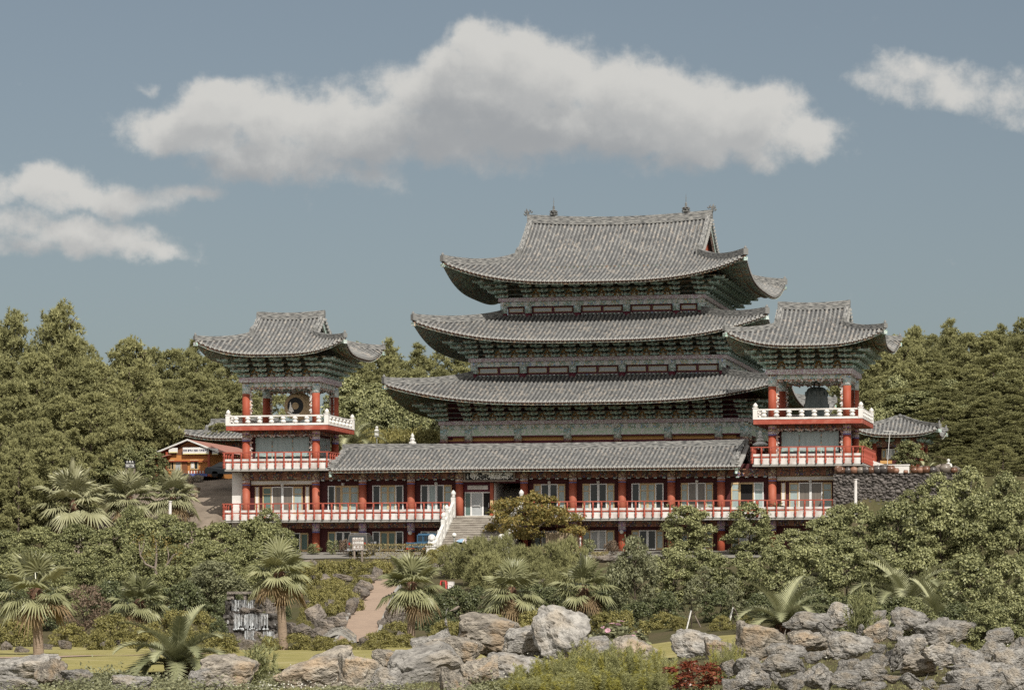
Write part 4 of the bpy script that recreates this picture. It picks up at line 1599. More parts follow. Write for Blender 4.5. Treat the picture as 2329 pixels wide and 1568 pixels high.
p.add([(-2.09, .4, 8.2), (-1.61, .4, 8.2), (-1.61, .4, 9.74), (-2.09, .4, 9.74)], [(0, 1, 2, 3)], 1)
p.build('pane', [M['glass_grey'], M['interior'], M['glass_green']], f)
b = MB()
for i in range(14):
    b.box(-1.24, .68, .1 + i * .3, 4.55, 8.12 + i * .17, 8.12 + (i + 1) * .17)
o = b.build('inner_stair', M['step_riser'], W); o.location = -WB
WR = Roof(1.65, 2.6, 14.25, 4.4, 11.36, 1.5, 14.2, None, .02, 0.0, a=.88, rl=.1, flare=0)
r = WR.build(W, 'roof', pitch=.30, sides='SN', ridge_h=.36, ridge_w=.36, hip_h=.3, hip_w=.3, wall_t=.4)
r.location = -WB
for e in (-1, 1):
    p = WR.P('S', e, .03, .1)
    b = MB()
    for k in range(5):
        b.lathe([(.05, -.05 + k * .13), (.17 - .012 * k, .0 + k * .13), (.05, .06 + k * .13)], (k % 2) * .06, .06 * (k % 3), 8)
    b.xf(0, Matrix.Translation(p))
    b.build('ridge_ornament', M['tile_end'], r)

# signboard
SB = thing('signboard', 'black signboard with white Chinese characters hanging over the entrance', 'signboard', (-1.43, -.75, 10.83))
b = MB()
b.box(-1.68, 1.68, 0, .06, -.24, .26)
b.build('board', M['black'], SB)
b = MB()
b.box(-1.78, 1.78, -.04, .08, .26, .32); b.box(-1.83, 1.83, -.06, .08, -.36, -.24)
b.box(-1.80, -1.68, -.045, .08, -.24, .26); b.box(1.68, 1.80, -.045, .08, -.24, .26)
b.build('frame', M['grey_wood'], SB)
M['sign_white'] = mt = flat_mat('sign_white', (.88, .87, .84))
for i, ch in enumerate('寺泉藥場道樂極'):
    me = text_mesh(ch, .50, .012)
    me.materials.append(mt)
    part('lettering', me, SB, (-1.13 + i * .425, -.012, .01)).rotation_euler = (pi / 2, 0, 0)
me = text_mesh('大\n韓\n佛', .12, .012)
me.materials.append(mt)
part('lettering', me, SB, (-1.52, -.012, .0)).rotation_euler = (pi / 2, 0, 0)
SB.rotation_euler = (radians(6), 0, 0)

# ------------------------------------------------------------------ front stair
SX0, SX1 = -3.75, .75
ST = thing('front_stair', 'wide weathered stone stair rising from the yard to the entrance', 'staircase', ((SX0 + SX1) / 2, -4.5, 5.3))
STB = Vector(ST.location)
NS, RUN = 18, .31
Z1 = 8.12
RISE = (Z1 - 5.15) / NS
b = MB()
for i in range(NS):
    y1 = -1.4 - i * RUN
    z = Z1 - (i + 1) * RISE
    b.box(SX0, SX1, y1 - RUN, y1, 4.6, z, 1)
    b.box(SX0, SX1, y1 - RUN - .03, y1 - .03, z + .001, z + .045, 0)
o = b.build('flight', [M['step'], M['step_riser']], ST); o.location = -STB
b = MB()
b.lathe([(.09, 0), (.15, .06), (.10, .12), (.17, .2), (.18, .3), (.12, .4), (.03, .5)], 0, 0, 8)
LOTUS = mesh_of(b.build('finial', M['stone_white'], smooth=True))
for x in (SX0 - .14, SX1 + .14):
    b = MB()
    n = 6
    ys = [-1.1 - 6.0 * k / n for k in range(n + 1)]
    def zz(y):
        return Z1 + (y + 1.4) * RISE / RUN
    for a, c in zip(ys, ys[1:]):
        for (d0, d1, wdt) in ((-.75, .12, .2), (.34, .46, .13), (.70, .86, .2)):
            vs = [(x - wdt / 2, a, zz(a) + d0), (x + wdt / 2, a, zz(a) + d0), (x + wdt / 2, c, zz(c) + d0), (x - wdt / 2, c, zz(c) + d0),
                  (x - wdt / 2, a, zz(a) + d1), (x + wdt / 2, a, zz(a) + d1), (x + wdt / 2, c, zz(c) + d1), (x - wdt / 2, c, zz(c) + d1)]
            b.add(vs, [(0, 1, 2, 3), (7, 6, 5, 4), (4, 5, 1, 0), (5, 6, 2, 1), (6, 7, 3, 2), (7, 4, 0, 3)])
        b.box(x - .07, x + .07, (a + c) / 2 - .1, (a + c) / 2 + .1, zz((a + c) / 2), zz((a + c) / 2) + .75)
    o = b.build('balustrade', M['stone_white'], ST); o.location = -STB
    for k, y in enumerate(ys):
        b = MB()
        hh = 1.12 if k in (0, 2, 3, 6) else .9
        b.box(x - .14, x + .14, y - .14, y + .14, zz(y) - .8, zz(y) + hh)
        o = b.build('balustrade_post', M['stone_white'], ST); o.location = -STB
        if k in (0, 2, 3, 6):
            part('finial', LOTUS, ST, Vector((x, y, zz(y) + hh)) - STB)
    # big pedestal with a lion shaped boulder at the foot
    y = -7.5
    b = MB()
    b.box(x - .3, x + .3, y - .3, y + .3, 4.8, 5.35 + .55)
    b.box(x - .36, x + .36, y - .36, y + .36, 5.9, 6.02)
    b.lathe([(.24, 6.02), (.3, 6.14), (.22, 6.32), (.27, 6.42), (.24, 6.6), (.1, 6.72)], x, y, 8)
    b.lathe([(.10, 6.3), (.14, 6.38), (.08, 6.48)], x + .05, y - .24, 6)
    b.lathe([(.16, 5.25), (.16, 5.6)], x, y - .2, 10)
    o = b.build('lion_pedestal', M['stone_white'], ST); o.location = -STB

# ------------------------------------------------------------------ foliage
def np_mesh(name, V, F, mat, tint=None, mats=None, mi=None):
    """V (n,3), F (m,k) arrays -> mesh; tint (n,) goes into a point colour attribute"""
    me = bpy.data.meshes.new(name)
    k = F.shape[1]
    me.vertices.add(len(V))
    me.vertices.foreach_set('co', V.astype(np.float32).ravel())
    me.loops.add(F.size)
    me.loops.foreach_set('vertex_index', F.astype(np.int32).ravel())
    me.polygons.add(len(F))
    me.polygons.foreach_set('loop_start', np.arange(0, F.size, k, dtype=np.int32))
    me.polygons.foreach_set('loop_total', np.full(len(F), k, np.int32))
    for m in (mats or [mat]):
        me.materials.append(m)
    if mi is not None:
        me.polygons.foreach_set('material_index', mi.astype(np.int32))
    if tint is not None:
        at_ = me.color_attributes.new('tint', 'FLOAT_COLOR', 'POINT')
        c = np.ones((len(V), 4), np.float32)
        c[:, :3] = np.clip(tint, 0, 1)[:, None]
        at_.data.foreach_set('color', c.ravel())
    me.update(calc_edges=True)
    return me


def unit(a):
    return a / np.maximum(np.linalg.norm(a, axis=1, keepdims=True), 1e-6)


def leaves(rs, P, out, L, Wd, up=.25, fold=0.0):
    """leaf shaped quads at P, lying across the outward direction"""
    n = len(P)
    nrm = unit(out * .75 + rs.normal(0, .55, (n, 3)) + np.array([0, 0, up]))
    a = unit(np.cross(nrm, rs.normal(0, 1, (n, 3))))
    b = np.cross(nrm, a)
    L = L * rs.uniform(.65, 1.25, (n, 1))
    w = Wd * rs.uniform(.7, 1.2, (n, 1))
    V = np.empty((n, 4, 3))
    V[:, 0] = P - a * L / 2
    V[:, 1] = P + b * w / 2 + nrm * fold * w - a * L * .06
    V[:, 2] = P + a * L / 2
    V[:, 3] = P - b * w / 2 + nrm * fold * w - a * L * .06
    F = np.arange(n * 4).reshape(n, 4)
    t = np.repeat(rs.uniform(0, 1, n), 4)
    return V.reshape(-1, 3), F, t


def blobs_shell(rs, blobs, n, inner=.72, flat=0.0):
    """points spread through the outer part of a cluster of ellipsoids"""
    w = np.array([b[3] * b[4] + b[4] * b[5] + b[3] * b[5] for b in blobs])
    idx = rs.choice(len(blobs), n, p=w / w.sum())
    B = np.array(blobs)[idx]
    d = unit(rs.normal(0, 1, (n, 3)))
    d[:, 2] = np.where(d[:, 2] < -.45, -d[:, 2], d[:, 2])
    r = rs.uniform(inner, 1.06, (n, 1))
    stray = rs.uniform(0, 1, (n, 1)) < .22
    r = np.where(stray, rs.uniform(1.0, 1.55, (n, 1)), r)
    P = B[:, :3] + d * B[:, 3:6] * r
    return P, unit(d / B[:, 3:6])


def lobes(rs, R, Hh, n, base=.25, rmin=.28, rmax=.45, squash=.8, cone=0.0):
    """lobe centres over an overall crown of radius R and height Hh standing on z = 0"""
    out = []
    for i in range(n):
        z = base + (1 - base) * (i + rs.uniform(0, 1)) / n
        prof = sqrt(max(0.05, 1 - ((z - base) / (1 - base) * 1.02 - (.35 if cone == 0 else 0)) ** 2 / (.66 if cone == 0 else 1.05) ** 2)) if cone == 0 else (1 - z) ** .8 + .06
        a = i * 2.399 + rs.uniform(-.5, .5)
        rr = R * prof * rs.uniform(.35, .92)
        lr = R * rs.uniform(rmin, rmax) * (1 if cone == 0 else (.5 + .6 * (1 - z)))
        out.append((rr * cos(a), rr * sin(a), Hh * z - lr * .45, lr, lr, lr * squash))
    return out


def trunk_mesh(rs, hgt, r0, lean=.2, limbs=5, spread=.8, start=.35, mat='bark'):
    b = MB()
    pts = []
    dx, dy = rs.normal(0, lean, 2)
    for i in range(6):
        t = i / 5
        pts.append((dx * t * t + rs.normal(0, .03), dy * t * t + rs.normal(0, .03), -.3 + (hgt + .3) * t))
    b.tube(pts, [r0 * (1.25 if i == 0 else 1 - .16 * i) for i in range(6)], 7)
    for k in range(limbs):
        t = start + (1 - start) * (k + .5) / limbs
        j = min(4, int(t * 5))
        f = t * 5 - j
        p = Vector(pts[j]).lerp(Vector(pts[j + 1]), f)
        a = k * 2.4 + rs.uniform(-.4, .4)
        l = spread * (1.1 - .5 * t) * rs.uniform(.7, 1.1)
        q1 = p + Vector((cos(a) * l * .5, sin(a) * l * .5, l * .35))
        q2 = p + Vector((cos(a) * l, sin(a) * l, l * .75))
        b.tube([p, q1, q2], [r0 * .45, r0 * .3, r0 * .1], 5)
    return mesh_of(b.build('trunk', M[mat], smooth=True))


LM = {}
LM['pine'] = leaf_mat('pine_needles', (0.093, 0.098, 0.041), (0.419, 0.407, 0.190), .6, .2, .08)
LM['pine_dark'] = leaf_mat('dark_pine_needles', (0.074, 0.088, 0.041), (0.265, 0.279, 0.148), .6, .2, .08)
LM['glossy'] = leaf_mat('glossy_leaves', (0.074, 0.086, 0.034), (0.379, 0.380, 0.180), .48, .32, .08)
LM['azalea'] = leaf_mat('azalea_leaves', (0.106, 0.101, 0.032), (0.394, 0.354, 0.131), .5, .3, .25)
LM['juniper'] = leaf_mat('juniper_leaves', (0.074, 0.086, 0.034), (0.325, 0.326, 0.147), .5, .3, .08)
LM['olive'] = leaf_mat('olive_leaves', (0.114, 0.121, 0.065), (0.357, 0.359, 0.207), .5, .3, .25)
LM['autumn'] = leaf_mat('autumn_leaves', (.12, .125, .04), (.34, .25, .08), .5, .3, .3, .1)
LM['dark'] = leaf_mat('dark_hedge_leaves', (0.044, 0.057, 0.025), (0.179, 0.193, 0.089), .45, .35, .08)
LM['hedge'] = leaf_mat('hedge_leaves', (0.129, 0.113, 0.044), (0.375, 0.310, 0.155), .5, .3, .2)
LM['bronze'] = leaf_mat('bronze_leaves', (0.122, 0.088, 0.060), (0.261, 0.191, 0.134), .5, .3, .25)
LM['redleaf'] = leaf_mat('red_leaves', (0.15, 0.034, 0.02), (0.27, 0.085, 0.04), .35, .4, .2)
LM['feather'] = leaf_mat('feathery_leaves', (0.213, 0.221, 0.089), (0.454, 0.444, 0.217), .6, .2, .35)
LM['yellow'] = leaf_mat('yellow_shoots', (0.290, 0.279, 0.063), (0.467, 0.430, 0.123), .6, .2, .35)
LM['palm'] = leaf_mat('palm_leaves', (0.141, 0.151, 0.068), (0.425, 0.421, 0.239), .34, .45, .22, .2)
LM['palm_pale'] = leaf_mat('pale_palm_leaves', (0.176, 0.181, 0.090), (0.498, 0.488, 0.307), .34, .45, .25, .2)
LM['deadfan'] = leaf_mat('dead_palm_leaves', (.16, .11, .06), (.30, .22, .12), .6, .2, .2)
LM['date'] = leaf_mat('date_palm_leaves', (0.157, 0.168, 0.085), (0.509, 0.506, 0.310), .36, .45, .15, .2)
LM['pink'] = leaf_mat('pink_petals', (.62, .34, .42), (.74, .52, .58), .5, .3, .3)
LM['whitefl'] = leaf_mat('white_petals', (.66, .64, .55), (.78, .76, .68), .5, .3, .3)











def tufts(rs, T, D, k, L, Wd, spread=.75):
    """bunches of needles: k thin blades from each point T around direction D"""
    n = len(T)
    Tk, Dk = np.repeat(T, k, 0), np.repeat(D, k, 0)
    d = unit(Dk + rs.normal(0, spread, (n * k, 3)))
    L = L * rs.uniform(.7, 1.2, (n * k, 1))
    s = unit(np.cross(d, rs.normal(0, 1, (n * k, 3)))) * Wd
    V = np.empty((n * k, 3, 3))
    V[:, 0] = Tk - s
    V[:, 1] = Tk + s
    V[:, 2] = Tk + d * L
    F = np.arange(n * k * 3).reshape(-1, 3)
    t = np.repeat(np.repeat(rs.uniform(0, 1, n), k) * .6 + rs.uniform(0, .4, n * k), 3)
    return V.reshape(-1, 3), F, t


KIND = {}     # kind -> list of (trunk mesh or None, crown mesh, nominal half width, nominal height)


def kind_pine(name, seed, Hh, R, n_tuft, mat, dense=1.0, base=.18, L=.36):
    rs = np.random.RandomState(seed)
    blobs = []
    nb = int(26 * dense)
    for i in range(nb):
        t = (i + rs.uniform(0, 1)) / nb
        z = base + (1 - base) * t
        rad = R * ((1 - t) ** .62 * .92 + .10) * rs.uniform(.75, 1.05)
        a = i * 2.399 + rs.uniform(-.4, .4)
        for f, sz in ((.80, .33), (.42, .30)):
            r = R * sz * (.55 + .6 * (1 - t)) * rs.uniform(.8, 1.2)
            blobs.append((rad * f * cos(a), rad * f * sin(a), Hh * z + (.05 - .1 * f) * R, r, r, r * .62))
    blobs.append((0, 0, Hh * .93, R * .18, R * .18, Hh * .08))
    P, O = blobs_shell(rs, blobs, n_tuft, .55)
    D = unit(O * .8 + np.array([0, 0, .75]))
    V, F, t = tufts(rs, P, D, 10, L, .038)
    crown = np_mesh('crown', V, F, LM[mat], t)
    KIND.setdefault(name, []).append((trunk_mesh(rs, Hh * .9, R * .055, .15, 7, R * .6, .25), crown, R, Hh))


for sd in (1, 2, 3):
    kind_pine('pine', sd, 10, 3.3, 3600, 'pine', L=.3)
for sd in (4, 5):
    kind_pine('pine_dark', sd, 10, 3.4, 2300, 'pine_dark')
kind_pine('conifer', 6, 9, 2.0, 1700, 'pine', 1.0, .05)
kind_pine('conifer', 7, 9, 2.2, 1800, 'pine', 1.1, .05)


def kind_fullpine(name, seed, Hh, R, n_tuft, mat, nl=120, base=.03):
    """broad rounded crown of many separate billowing needle clumps"""
    rs = np.random.RandomState(seed)
    bl = []
    for i in range(nl):
        t = (i + rs.uniform(0, 1)) / nl
        z = base + (1 - base) * t
        prof = min(1.0, .66 + 1.0 * t) * max(.03, 1 - t ** 2.4) ** .72 + .05
        a = i * 2.399 + rs.uniform(-.6, .6)
        f = rs.uniform(.70, 1.10) if i % 3 else rs.uniform(.35, .7)
        rr = R * prof * f
        r = R * rs.uniform(.07, .20)
        bl.append((rr * cos(a), rr * sin(a), Hh * z - r * .3 - .06 * rr, r * 1.1, r * 1.1, r * rs.uniform(.5, .75)))
    P, O = blobs_shell(rs, bl, n_tuft, .6)
    D = unit(O * .9 + np.array([0, 0, .7]))
    V, F, t = tufts(rs, P, D, 10, .27, .042, .6)
    KIND.setdefault(name, []).append((trunk_mesh(rs, Hh * .85, R * .05, .15, 7, R * .6, .25), np_mesh('crown', V, F, LM[mat], t), R, Hh))


for sd in (81, 82, 83, 84, 85):
    kind_fullpine('fullpine', sd, 10, 3.6, 4600, 'pine')


def kind_leafy(name, seed, Hh, R, n, mat, L, Wd, nl=14, base=.25, trunk=True, squash=.8, inner=.7, rmin=.28, rmax=.45, extra=None):
    rs = np.random.RandomState(seed)
    bl = lobes(rs, R, Hh, int(nl * 2.3), base, rmin * .42, rmax * .72, squash * .85)
    nl = len(bl)
    # small lobes break up the outline
    for i in range(nl):
        b = bl[rs.randint(nl)]
        a, e = rs.uniform(0, 2 * pi), rs.uniform(-.1, 1.2)
        s = b[3] * rs.uniform(.3, .5)
        bl.append((b[0] + b[3] * cos(a) * cos(e), b[1] + b[4] * sin(a) * cos(e), b[2] + b[5] * sin(e), s, s, s * .9))
    P, O = blobs_shell(rs, bl, n, inner)
    P[:, 2] = np.maximum(P[:, 2], .03)
    V, F, t = leaves(rs, P, O, L, Wd)
    crown = np_mesh('crown' if trunk else 'foliage', V, F, LM[mat], t)
    tr = trunk_mesh(rs, Hh * .75, max(.05, R * .05), .15, 6, R * .6, .3) if trunk else None
    KIND.setdefault(name, []).append((tr, crown, R, Hh))


for sd in (11, 12, 13):
    kind_leafy('leafy', sd, 5, 2.2, 13000, 'glossy', .20, .115, 18, .12)
for sd in (14, 15):
    kind_leafy('leafy_light', sd, 5, 2.2, 11500, 'olive', .20, .10, 18, .1)
for sd in (21, 22, 23):
    kind_leafy('azalea', sd, 1.25, 1.3, 6500, 'azalea', .11, .06, 12, .08, False, .75)
for sd in (24, 25, 26):
    kind_leafy('juniper', sd, 3.0, 2.0, 11500, 'juniper', .16, .09, 26, .08, True, .6, .75, .26, .40)
for sd in (27, 28):
    kind_leafy('darkshrub', sd, 2.4, 1.7, 7000, 'dark', .16, .09, 14, .06, True, .8)
kind_leafy('bronzeshrub', 31, 2.4, 1.4, 3600, 'bronze', .13, .06, 10, .15, True, .9)
kind_leafy('autumn', 33, 3.4, 2.9, 10500, 'autumn', .17, .10, 20, .38, True, .5, .6, .2, .34)
kind_leafy('topiary', 34, 1.2, .62, 1500, 'glossy', .10, .06, 5, .3, True, .95, .8, .6, .7)
kind_leafy('topiary_brown', 35, 1.2, .62, 1500, 'bronze', .10, .06, 5, .3, True, .95, .8, .6, .7)
kind_leafy('sapling', 36, 3.0, .95, 1500, 'olive', .15, .08, 9, .38, True, .9, .5)
kind_leafy('redshrub', 37, 1.3, .85, 1900, 'redleaf', .12, .07, 9, .2, False, .95)
for sd in (41, 42):    # shrubby pines with billowing tufts
    rs = np.random.RandomState(sd)
    bl = lobes(rs, 2.0, 2.4, 20, .1, .2, .32, .7)
    P, O = blobs_shell(rs, bl, 1500, .7)
    V, F, t = tufts(rs, P, unit(O + np.array([0, 0, .5])), 9, .26, .02)
    KIND.setdefault('pineshrub', []).append((trunk_mesh(rs, 1.5, .1, .2, 6, 1.3, .15), np_mesh('crown', V, F, LM['pine'], t), 2.0, 2.4))
for sd in (43, 44):    # feathery upright weeds with yellow tips
    rs = np.random.RandomState(sd)
    Vs, Fs, Ts, mi = [], [], [], []
    o = 0
    for k in range(70):
        bx, by = rs.uniform(-.9, .9, 2)
        hh = rs.uniform(.6, 1.25) * (1.1 - .35 * hypot(bx, by))
        lx, ly = rs.normal(0, .13, 2)
        n = 70
        tt = rs.uniform(.1, 1, n)
        P = np.stack([bx + lx * tt * hh + rs.normal(0, .03, n), by + ly * tt * hh + rs.normal(0, .03, n), tt * hh], 1)
        a = rs.uniform(0, 2 * pi, n)
        D = np.stack([np.cos(a), np.sin(a), np.full(n, .7)], 1)
        V, F, t = tufts(rs, P, unit(D), 2, .15, .011, .3)
        Vs.append(V); Fs.append(F + o); Ts.append(t)
        mi.append(np.full(len(F), 1 if rs.uniform() < .28 else 0))
        o += len(V)
    KIND.setdefault('feather', []).append((None, np_mesh('foliage', np.concatenate(Vs), np.concatenate(Fs), None, np.concatenate(Ts), [LM['feather'], LM['yellow']], np.concatenate(mi)), 1.0, 1.2))
# flowering rose mallow
rs = np.random.RandomState(51)
bl = lobes(rs, 1.1, 1.5, 10, .15, .3, .45, .9)
P, O = blobs_shell(rs, bl, 1500, .7)
V, F, t = leaves(rs, P, O, .17, .15)
P2, O2 = blobs_shell(rs, bl, 16, 1.0)
b = MB()
for p, o in zip(P2, O2):
    if o[1] > .3: continue
    q = Matrix.Translation(p + o * .08) @ Vector(o).to_track_quat('Z', 'Y').to_matrix().to_4x4()
    s0 = b.lathe([(.01, 0), (.05, .02), (.10, .03), (.11, .015)], 0, 0, 7, 0, False)
    b.xf(s0, q)
KIND['mallow'] = [(None, np_mesh('foliage', V, F, LM['olive'], t), 1.1, 1.5)]
MALLOW_FL = mesh_of(b.build('blossoms', LM['pink']))
# long leaved dark oleander
rs = np.random.RandomState(52)
P = rs.normal(0, 1, (900, 3)) * np.array([.28, .28, .4]) + np.array([0, 0, .75])
V, F, t = tufts(rs, P[:260], unit(P[:260] - np.array([0, 0, .3]) + np.array([0, 0, .3])), 7, .30, .022, .7)
KIND['oleander'] = [(None, np_mesh('foliage', V, F, LM['glossy'], t), .6, 1.4)]
# low leafy weeds
rs = np.random.RandomState(53)
P = rs.normal(0, 1, (900, 3)) * np.array([.42, .42, .16]) + np.array([0, 0, .25])
P[:, 2] = np.abs(P[:, 2])
V, F, t = leaves(rs, P, unit(rs.normal(0, 1, P.shape) + np.array([0, 0, 1])), .10, .055)
KIND['weed'] = [(None, np_mesh('foliage', V, F, LM['olive'], t), .9, .7)]


# ---- palms
def fan_palm(seed, trunk_h, R, n=24, mat='palm'):
    rs = np.random.RandomState(seed)
    V, F3, T = [], [], []
    top = trunk_h
    dead = 10 ** 9
    for i in range(n):
        t = (i + .5) / n
        if i == n - 4:
            dead = len(F3)
        el = radians(86 - 146 * t ** .85) + rs.normal(0, .09)
        az = i * 2.39996 + rs.normal(0, .15)
        pl = R * rs.uniform(.40, .60)
        dirv = Vector((cos(az) * cos(el), sin(az) * cos(el), sin(el)))
        base = Vector((dirv.x * .05, dirv.y * .05, top))
        droop = Vector((0, 0, -.16 * R * max(0, cos(el))))
        hub = base + dirv * pl + droop
        # petiole
        side = dirv.cross(Vector((0, 0, 1)))
        if side.length < .05: side = Vector((1, 0, 0))
        side.normalize()
        o = len(V)
        V += [base - side * .025, base + side * .025, hub + side * .012, hub - side * .012]
        T += [.9] * 4
        F3.append((o, o + 1, o + 2)); F3.append((o, o + 2, o + 3))
        fdir = (dirv + droop * .35).normalized()
        up = side.cross(fdir).normalized()
        m = 24
        br = R * rs.uniform(.54, .70)
        tn = rs.uniform(.15, .75)
        for k in range(m):
            ang = radians(-118 + 236 * (k + .5) / m)
            a0, a1 = radians(-118 + 236 * k / m), radians(-118 + 236 * (k + 1) / m)
            def dr(a):
                return (fdir * cos(a) + side * sin(a)).normalized()
            l = br * (1 - .28 * abs(ang / radians(118)) ** 2) * rs.uniform(.92, 1.05)
            fold = up * (.045 * R * (1 if k % 2 else -1))
            cup = up * (.10 * l)
            mid = l * .52
            p0 = hub
            pa, pb = hub + dr(a0) * mid + cup * .4, hub + dr(a1) * mid + cup * .4
            pm = hub + dr(ang) * mid * 1.02 + cup * .4 + fold
            tip = hub + dr(ang) * l + Vector((0, 0, -(.10 + .22 * t) * l * rs.uniform(.5, 1.6)))
            o = len(V)
            V += [p0, pa, pm, pb, tip]
            tt = min(1, max(0, tn + rs.normal(0, .12)))
            T += [tt, tt, tt, tt, min(1, tt + .15)]
            F3 += [(o, o + 1, o + 2), (o, o + 2, o + 3), (o + 1, o + 4, o + 2), (o + 2, o + 4, o + 3)]
    crown = np_mesh('crown', np.array([tuple(v) for v in V]), np.array(F3), LM[mat], np.array(T), [LM[mat], LM['deadfan']], np.array([1 if k_ >= dead else 0 for k_ in range(len(F3))]))
    b = MB()
    r = .17
    zs = [(-.4, 1.45), (.0, 1.3), (.12, 1.15), (trunk_h * .5, 1.0), (trunk_h * .56, 1.05)]
    b.lathe([(r * f, z) for z, f in zs], 0, 0, 12, 0)
    b.lathe([(r * 1.05, trunk_h * .56), (r * 1.35, trunk_h * .62), (r * 1.3, trunk_h * .8), (r * 1.45, trunk_h * .95), (r * .7, trunk_h + .05)], 0, 0, 12, 1)
    for k in range(46):
        z = trunk_h * rs.uniform(.53, .98)
        a = rs.uniform(0, 2 * pi)
        p = Vector((cos(a) * r * 1.2, sin(a) * r * 1.2, z))
        d = Vector((cos(a), sin(a), rs.uniform(-.6, 1.0)))
        b.tube([p, p + d * rs.uniform(.10, .2)], [.035, .008], 4, 1)
    return mesh_of(b.build('trunk', [M['palm_bark'], M['palm_skirt']], smooth=True)), crown


def date_palm(seed, R, trunk_h=.4, n=25):
    rs = np.random.RandomState(seed)
    V, F3, T = [], [], []
    for i in range(n):
        t = (i + .5) / n
        el = radians(80 - 72 * t ** .7) + rs.normal(0, .08)
        az = i * 2.39996 + rs.normal(0, .12)
        L = R * rs.uniform(.9, 1.15)
        hdir = Vector((cos(az), sin(az), 0))
        side = Vector((-sin(az), cos(az), 0))
        pts, e = [], el
        p = Vector((0, 0, trunk_h))
        K = 16
        for k in range(K + 1):
            pts.append(p.copy())
            p = p + (hdir * cos(e) + Vector((0, 0, sin(e)))) * (L / K)
            e -= (radians(115) * (.45 + cos(el))) / K * (k / K + .25)
        tb = rs.uniform(.1, .7)
        for k in range(1, K + 1):
            d = (pts[k] - pts[k - 1]).normalized()
            upv = side.cross(d) * -1
            for sub in (0, .5):
                q = pts[k - 1].lerp(pts[k], sub)
                f = (k - 1 + sub) / K
                ll = R * .25 * (sin(pi * min(1, f * .92 + .10)) ** .7) + .03
                for sg in (-1, 1):
                    dv = (side * sg * .75 + d * .75 + upv * .42 + Vector((0, 0, -.05))).normalized()
                    tip = q + dv * ll * rs.uniform(.9, 1.08) + Vector((0, 0, -.12 * ll))
                    w = d * .058
                    o = len(V)
                    V += [q - w, q + w, tip]
                    tt = min(1, max(0, tb + rs.normal(0, .12)))
                    T += [tt, tt, tt]
                    F3.append((o, o + 1, o + 2))
            # rachis
            o = len(V)
            wv = side * .02 * (1.15 - k / K)
            V += [pts[k - 1] - wv, pts[k - 1] + wv, pts[k] + wv, pts[k] - wv]
            T += [1, 1, 1, 1]
            F3 += [(o, o + 1, o + 2), (o, o + 2, o + 3)]
    crown = np_mesh('crown', np.array([tuple(v) for v in V]), np.array(F3), LM['date'], np.array(T))
    b = MB()
    b.lathe([(.2, -.4), (.26, 0), (.3, trunk_h * .6), (.2, trunk_h + .12), (.05, trunk_h + .25)], 0, 0, 10)
    for k in range(24):
        a = k * 2.4
        z = trunk_h * (k / 24)
        b.tube([(cos(a) * .26, sin(a) * .26, z), (cos(a) * .38, sin(a) * .38, z + .2)], [.06, .02], 4)
    return mesh_of(b.build('trunk', M['palm_skirt'], smooth=True)), crown


RND = random.Random(7)


def plant(kind, name, label, cat, loc, hw, hgt, group=None, rz=None, sq=1.0):
    """one plant of a kind, scaled to a half width and a height in metres"""
    v = KIND[kind]
    tr, cr, R, Hh = v[RND.randrange(len(v))]
    sx, sz = hw / R, hgt / Hh
    rz = RND.uniform(0, 2 * pi) if rz is None else rz
    if tr is None:
        o = link(name, cr, None, loc, (0, 0, rz), (sx, sx * sq, sz))
        return tag(o, label, cat, group)
    o = thing(name, label, cat, loc, rz, group)
    o.scale = (sx, sx * sq, sz)
    link('crown', cr, o)
    link('trunk', tr, o)
    return o


def plant_px(kind, name, label, cat, u, vb, vt, hwpx, group=None, sink=.1):
    """placed where the line of sight to its foot meets the ground, sized in metres from its distance"""
    x, y, z, d = ground_at(u, vb)
    k = d / FPX
    return plant(kind, name, label, cat, (x, y, z - sink), hwpx * k, (vb - vt) * k + sink, group)

# ------------------------------------------------------------------ planting
# fan palms on and above the lawn: u, foot v, top v, crown radius px, label
PALMS = [
    (88, 1492, 1243, 92, 'tall fan palm on the lawn at the far left, its whole brown trunk bare', 'palm'),
    (318, 1452, 1296, 66, 'short fan palm half sunk in shrubs above the date palm on the lawn', 'palm'),
    (645, 1480, 1216, 78, 'fan palm with a two toned trunk just right of the waterfall', 'palm'),
    (935, 1473, 1242, 78, 'fan palm beside the pink path, right of the small arched bridge', 'palm'),
    (1158, 1446, 1262, 72, 'fan palm rising behind the twin grey boulders in the middle of the lawn edge', 'palm'),
    (1324, 1436, 1256, 74, 'fan palm beside the pink flowering mallow, behind the tallest pale boulder', 'palm'),
    (172, 1232, 1048, 88, 'big shaggy pale fan palm on the bank below the left pines', 'palm_pale'),
    (296, 1212, 1062, 64, 'pale fan palm between its two neighbours on the bank below the orange hut', 'palm_pale'),
    (396, 1205, 1060, 62, 'pale fan palm beside the driveway below the orange hut', 'palm_pale'),
]
for i, (u, vb, vt, rp, lb, mt) in enumerate(PALMS):
    x, y, z, d = ground_at(u, vb)
    k = d / FPX
    R = rp * k
    Hh = (vb - vt) * k
    trk, crn = fan_palm(100 + i, Hh - R * 1.02, R, 24 if mt == 'palm' else 32, mt)
    p = thing('fan_palm', lb, 'palm', (x, y, z), RND.uniform(0, 6), 'fan palms of the garden')
    link('trunk', trk, p)
    c_ = link('crown', crn, p)
    p.rotation_euler = (RND.uniform(-.05, .05), RND.uniform(-.06, .06), p.rotation_euler.z)
DATES = [
    (402, 1562, 1428, 140, 'date palm in the left foreground arching over the lawn between pale boulders'),
    (1782, 1440, 1330, 120, 'date palm at the left end of the rock pile with upright fronds'),
    (2060, 1420, 1268, 138, 'tallest date palm behind the rock pile, its top fronds highest of all'),
    (2135, 1432, 1325, 122, 'low date palm drooping over the right side of the rock pile'),
]
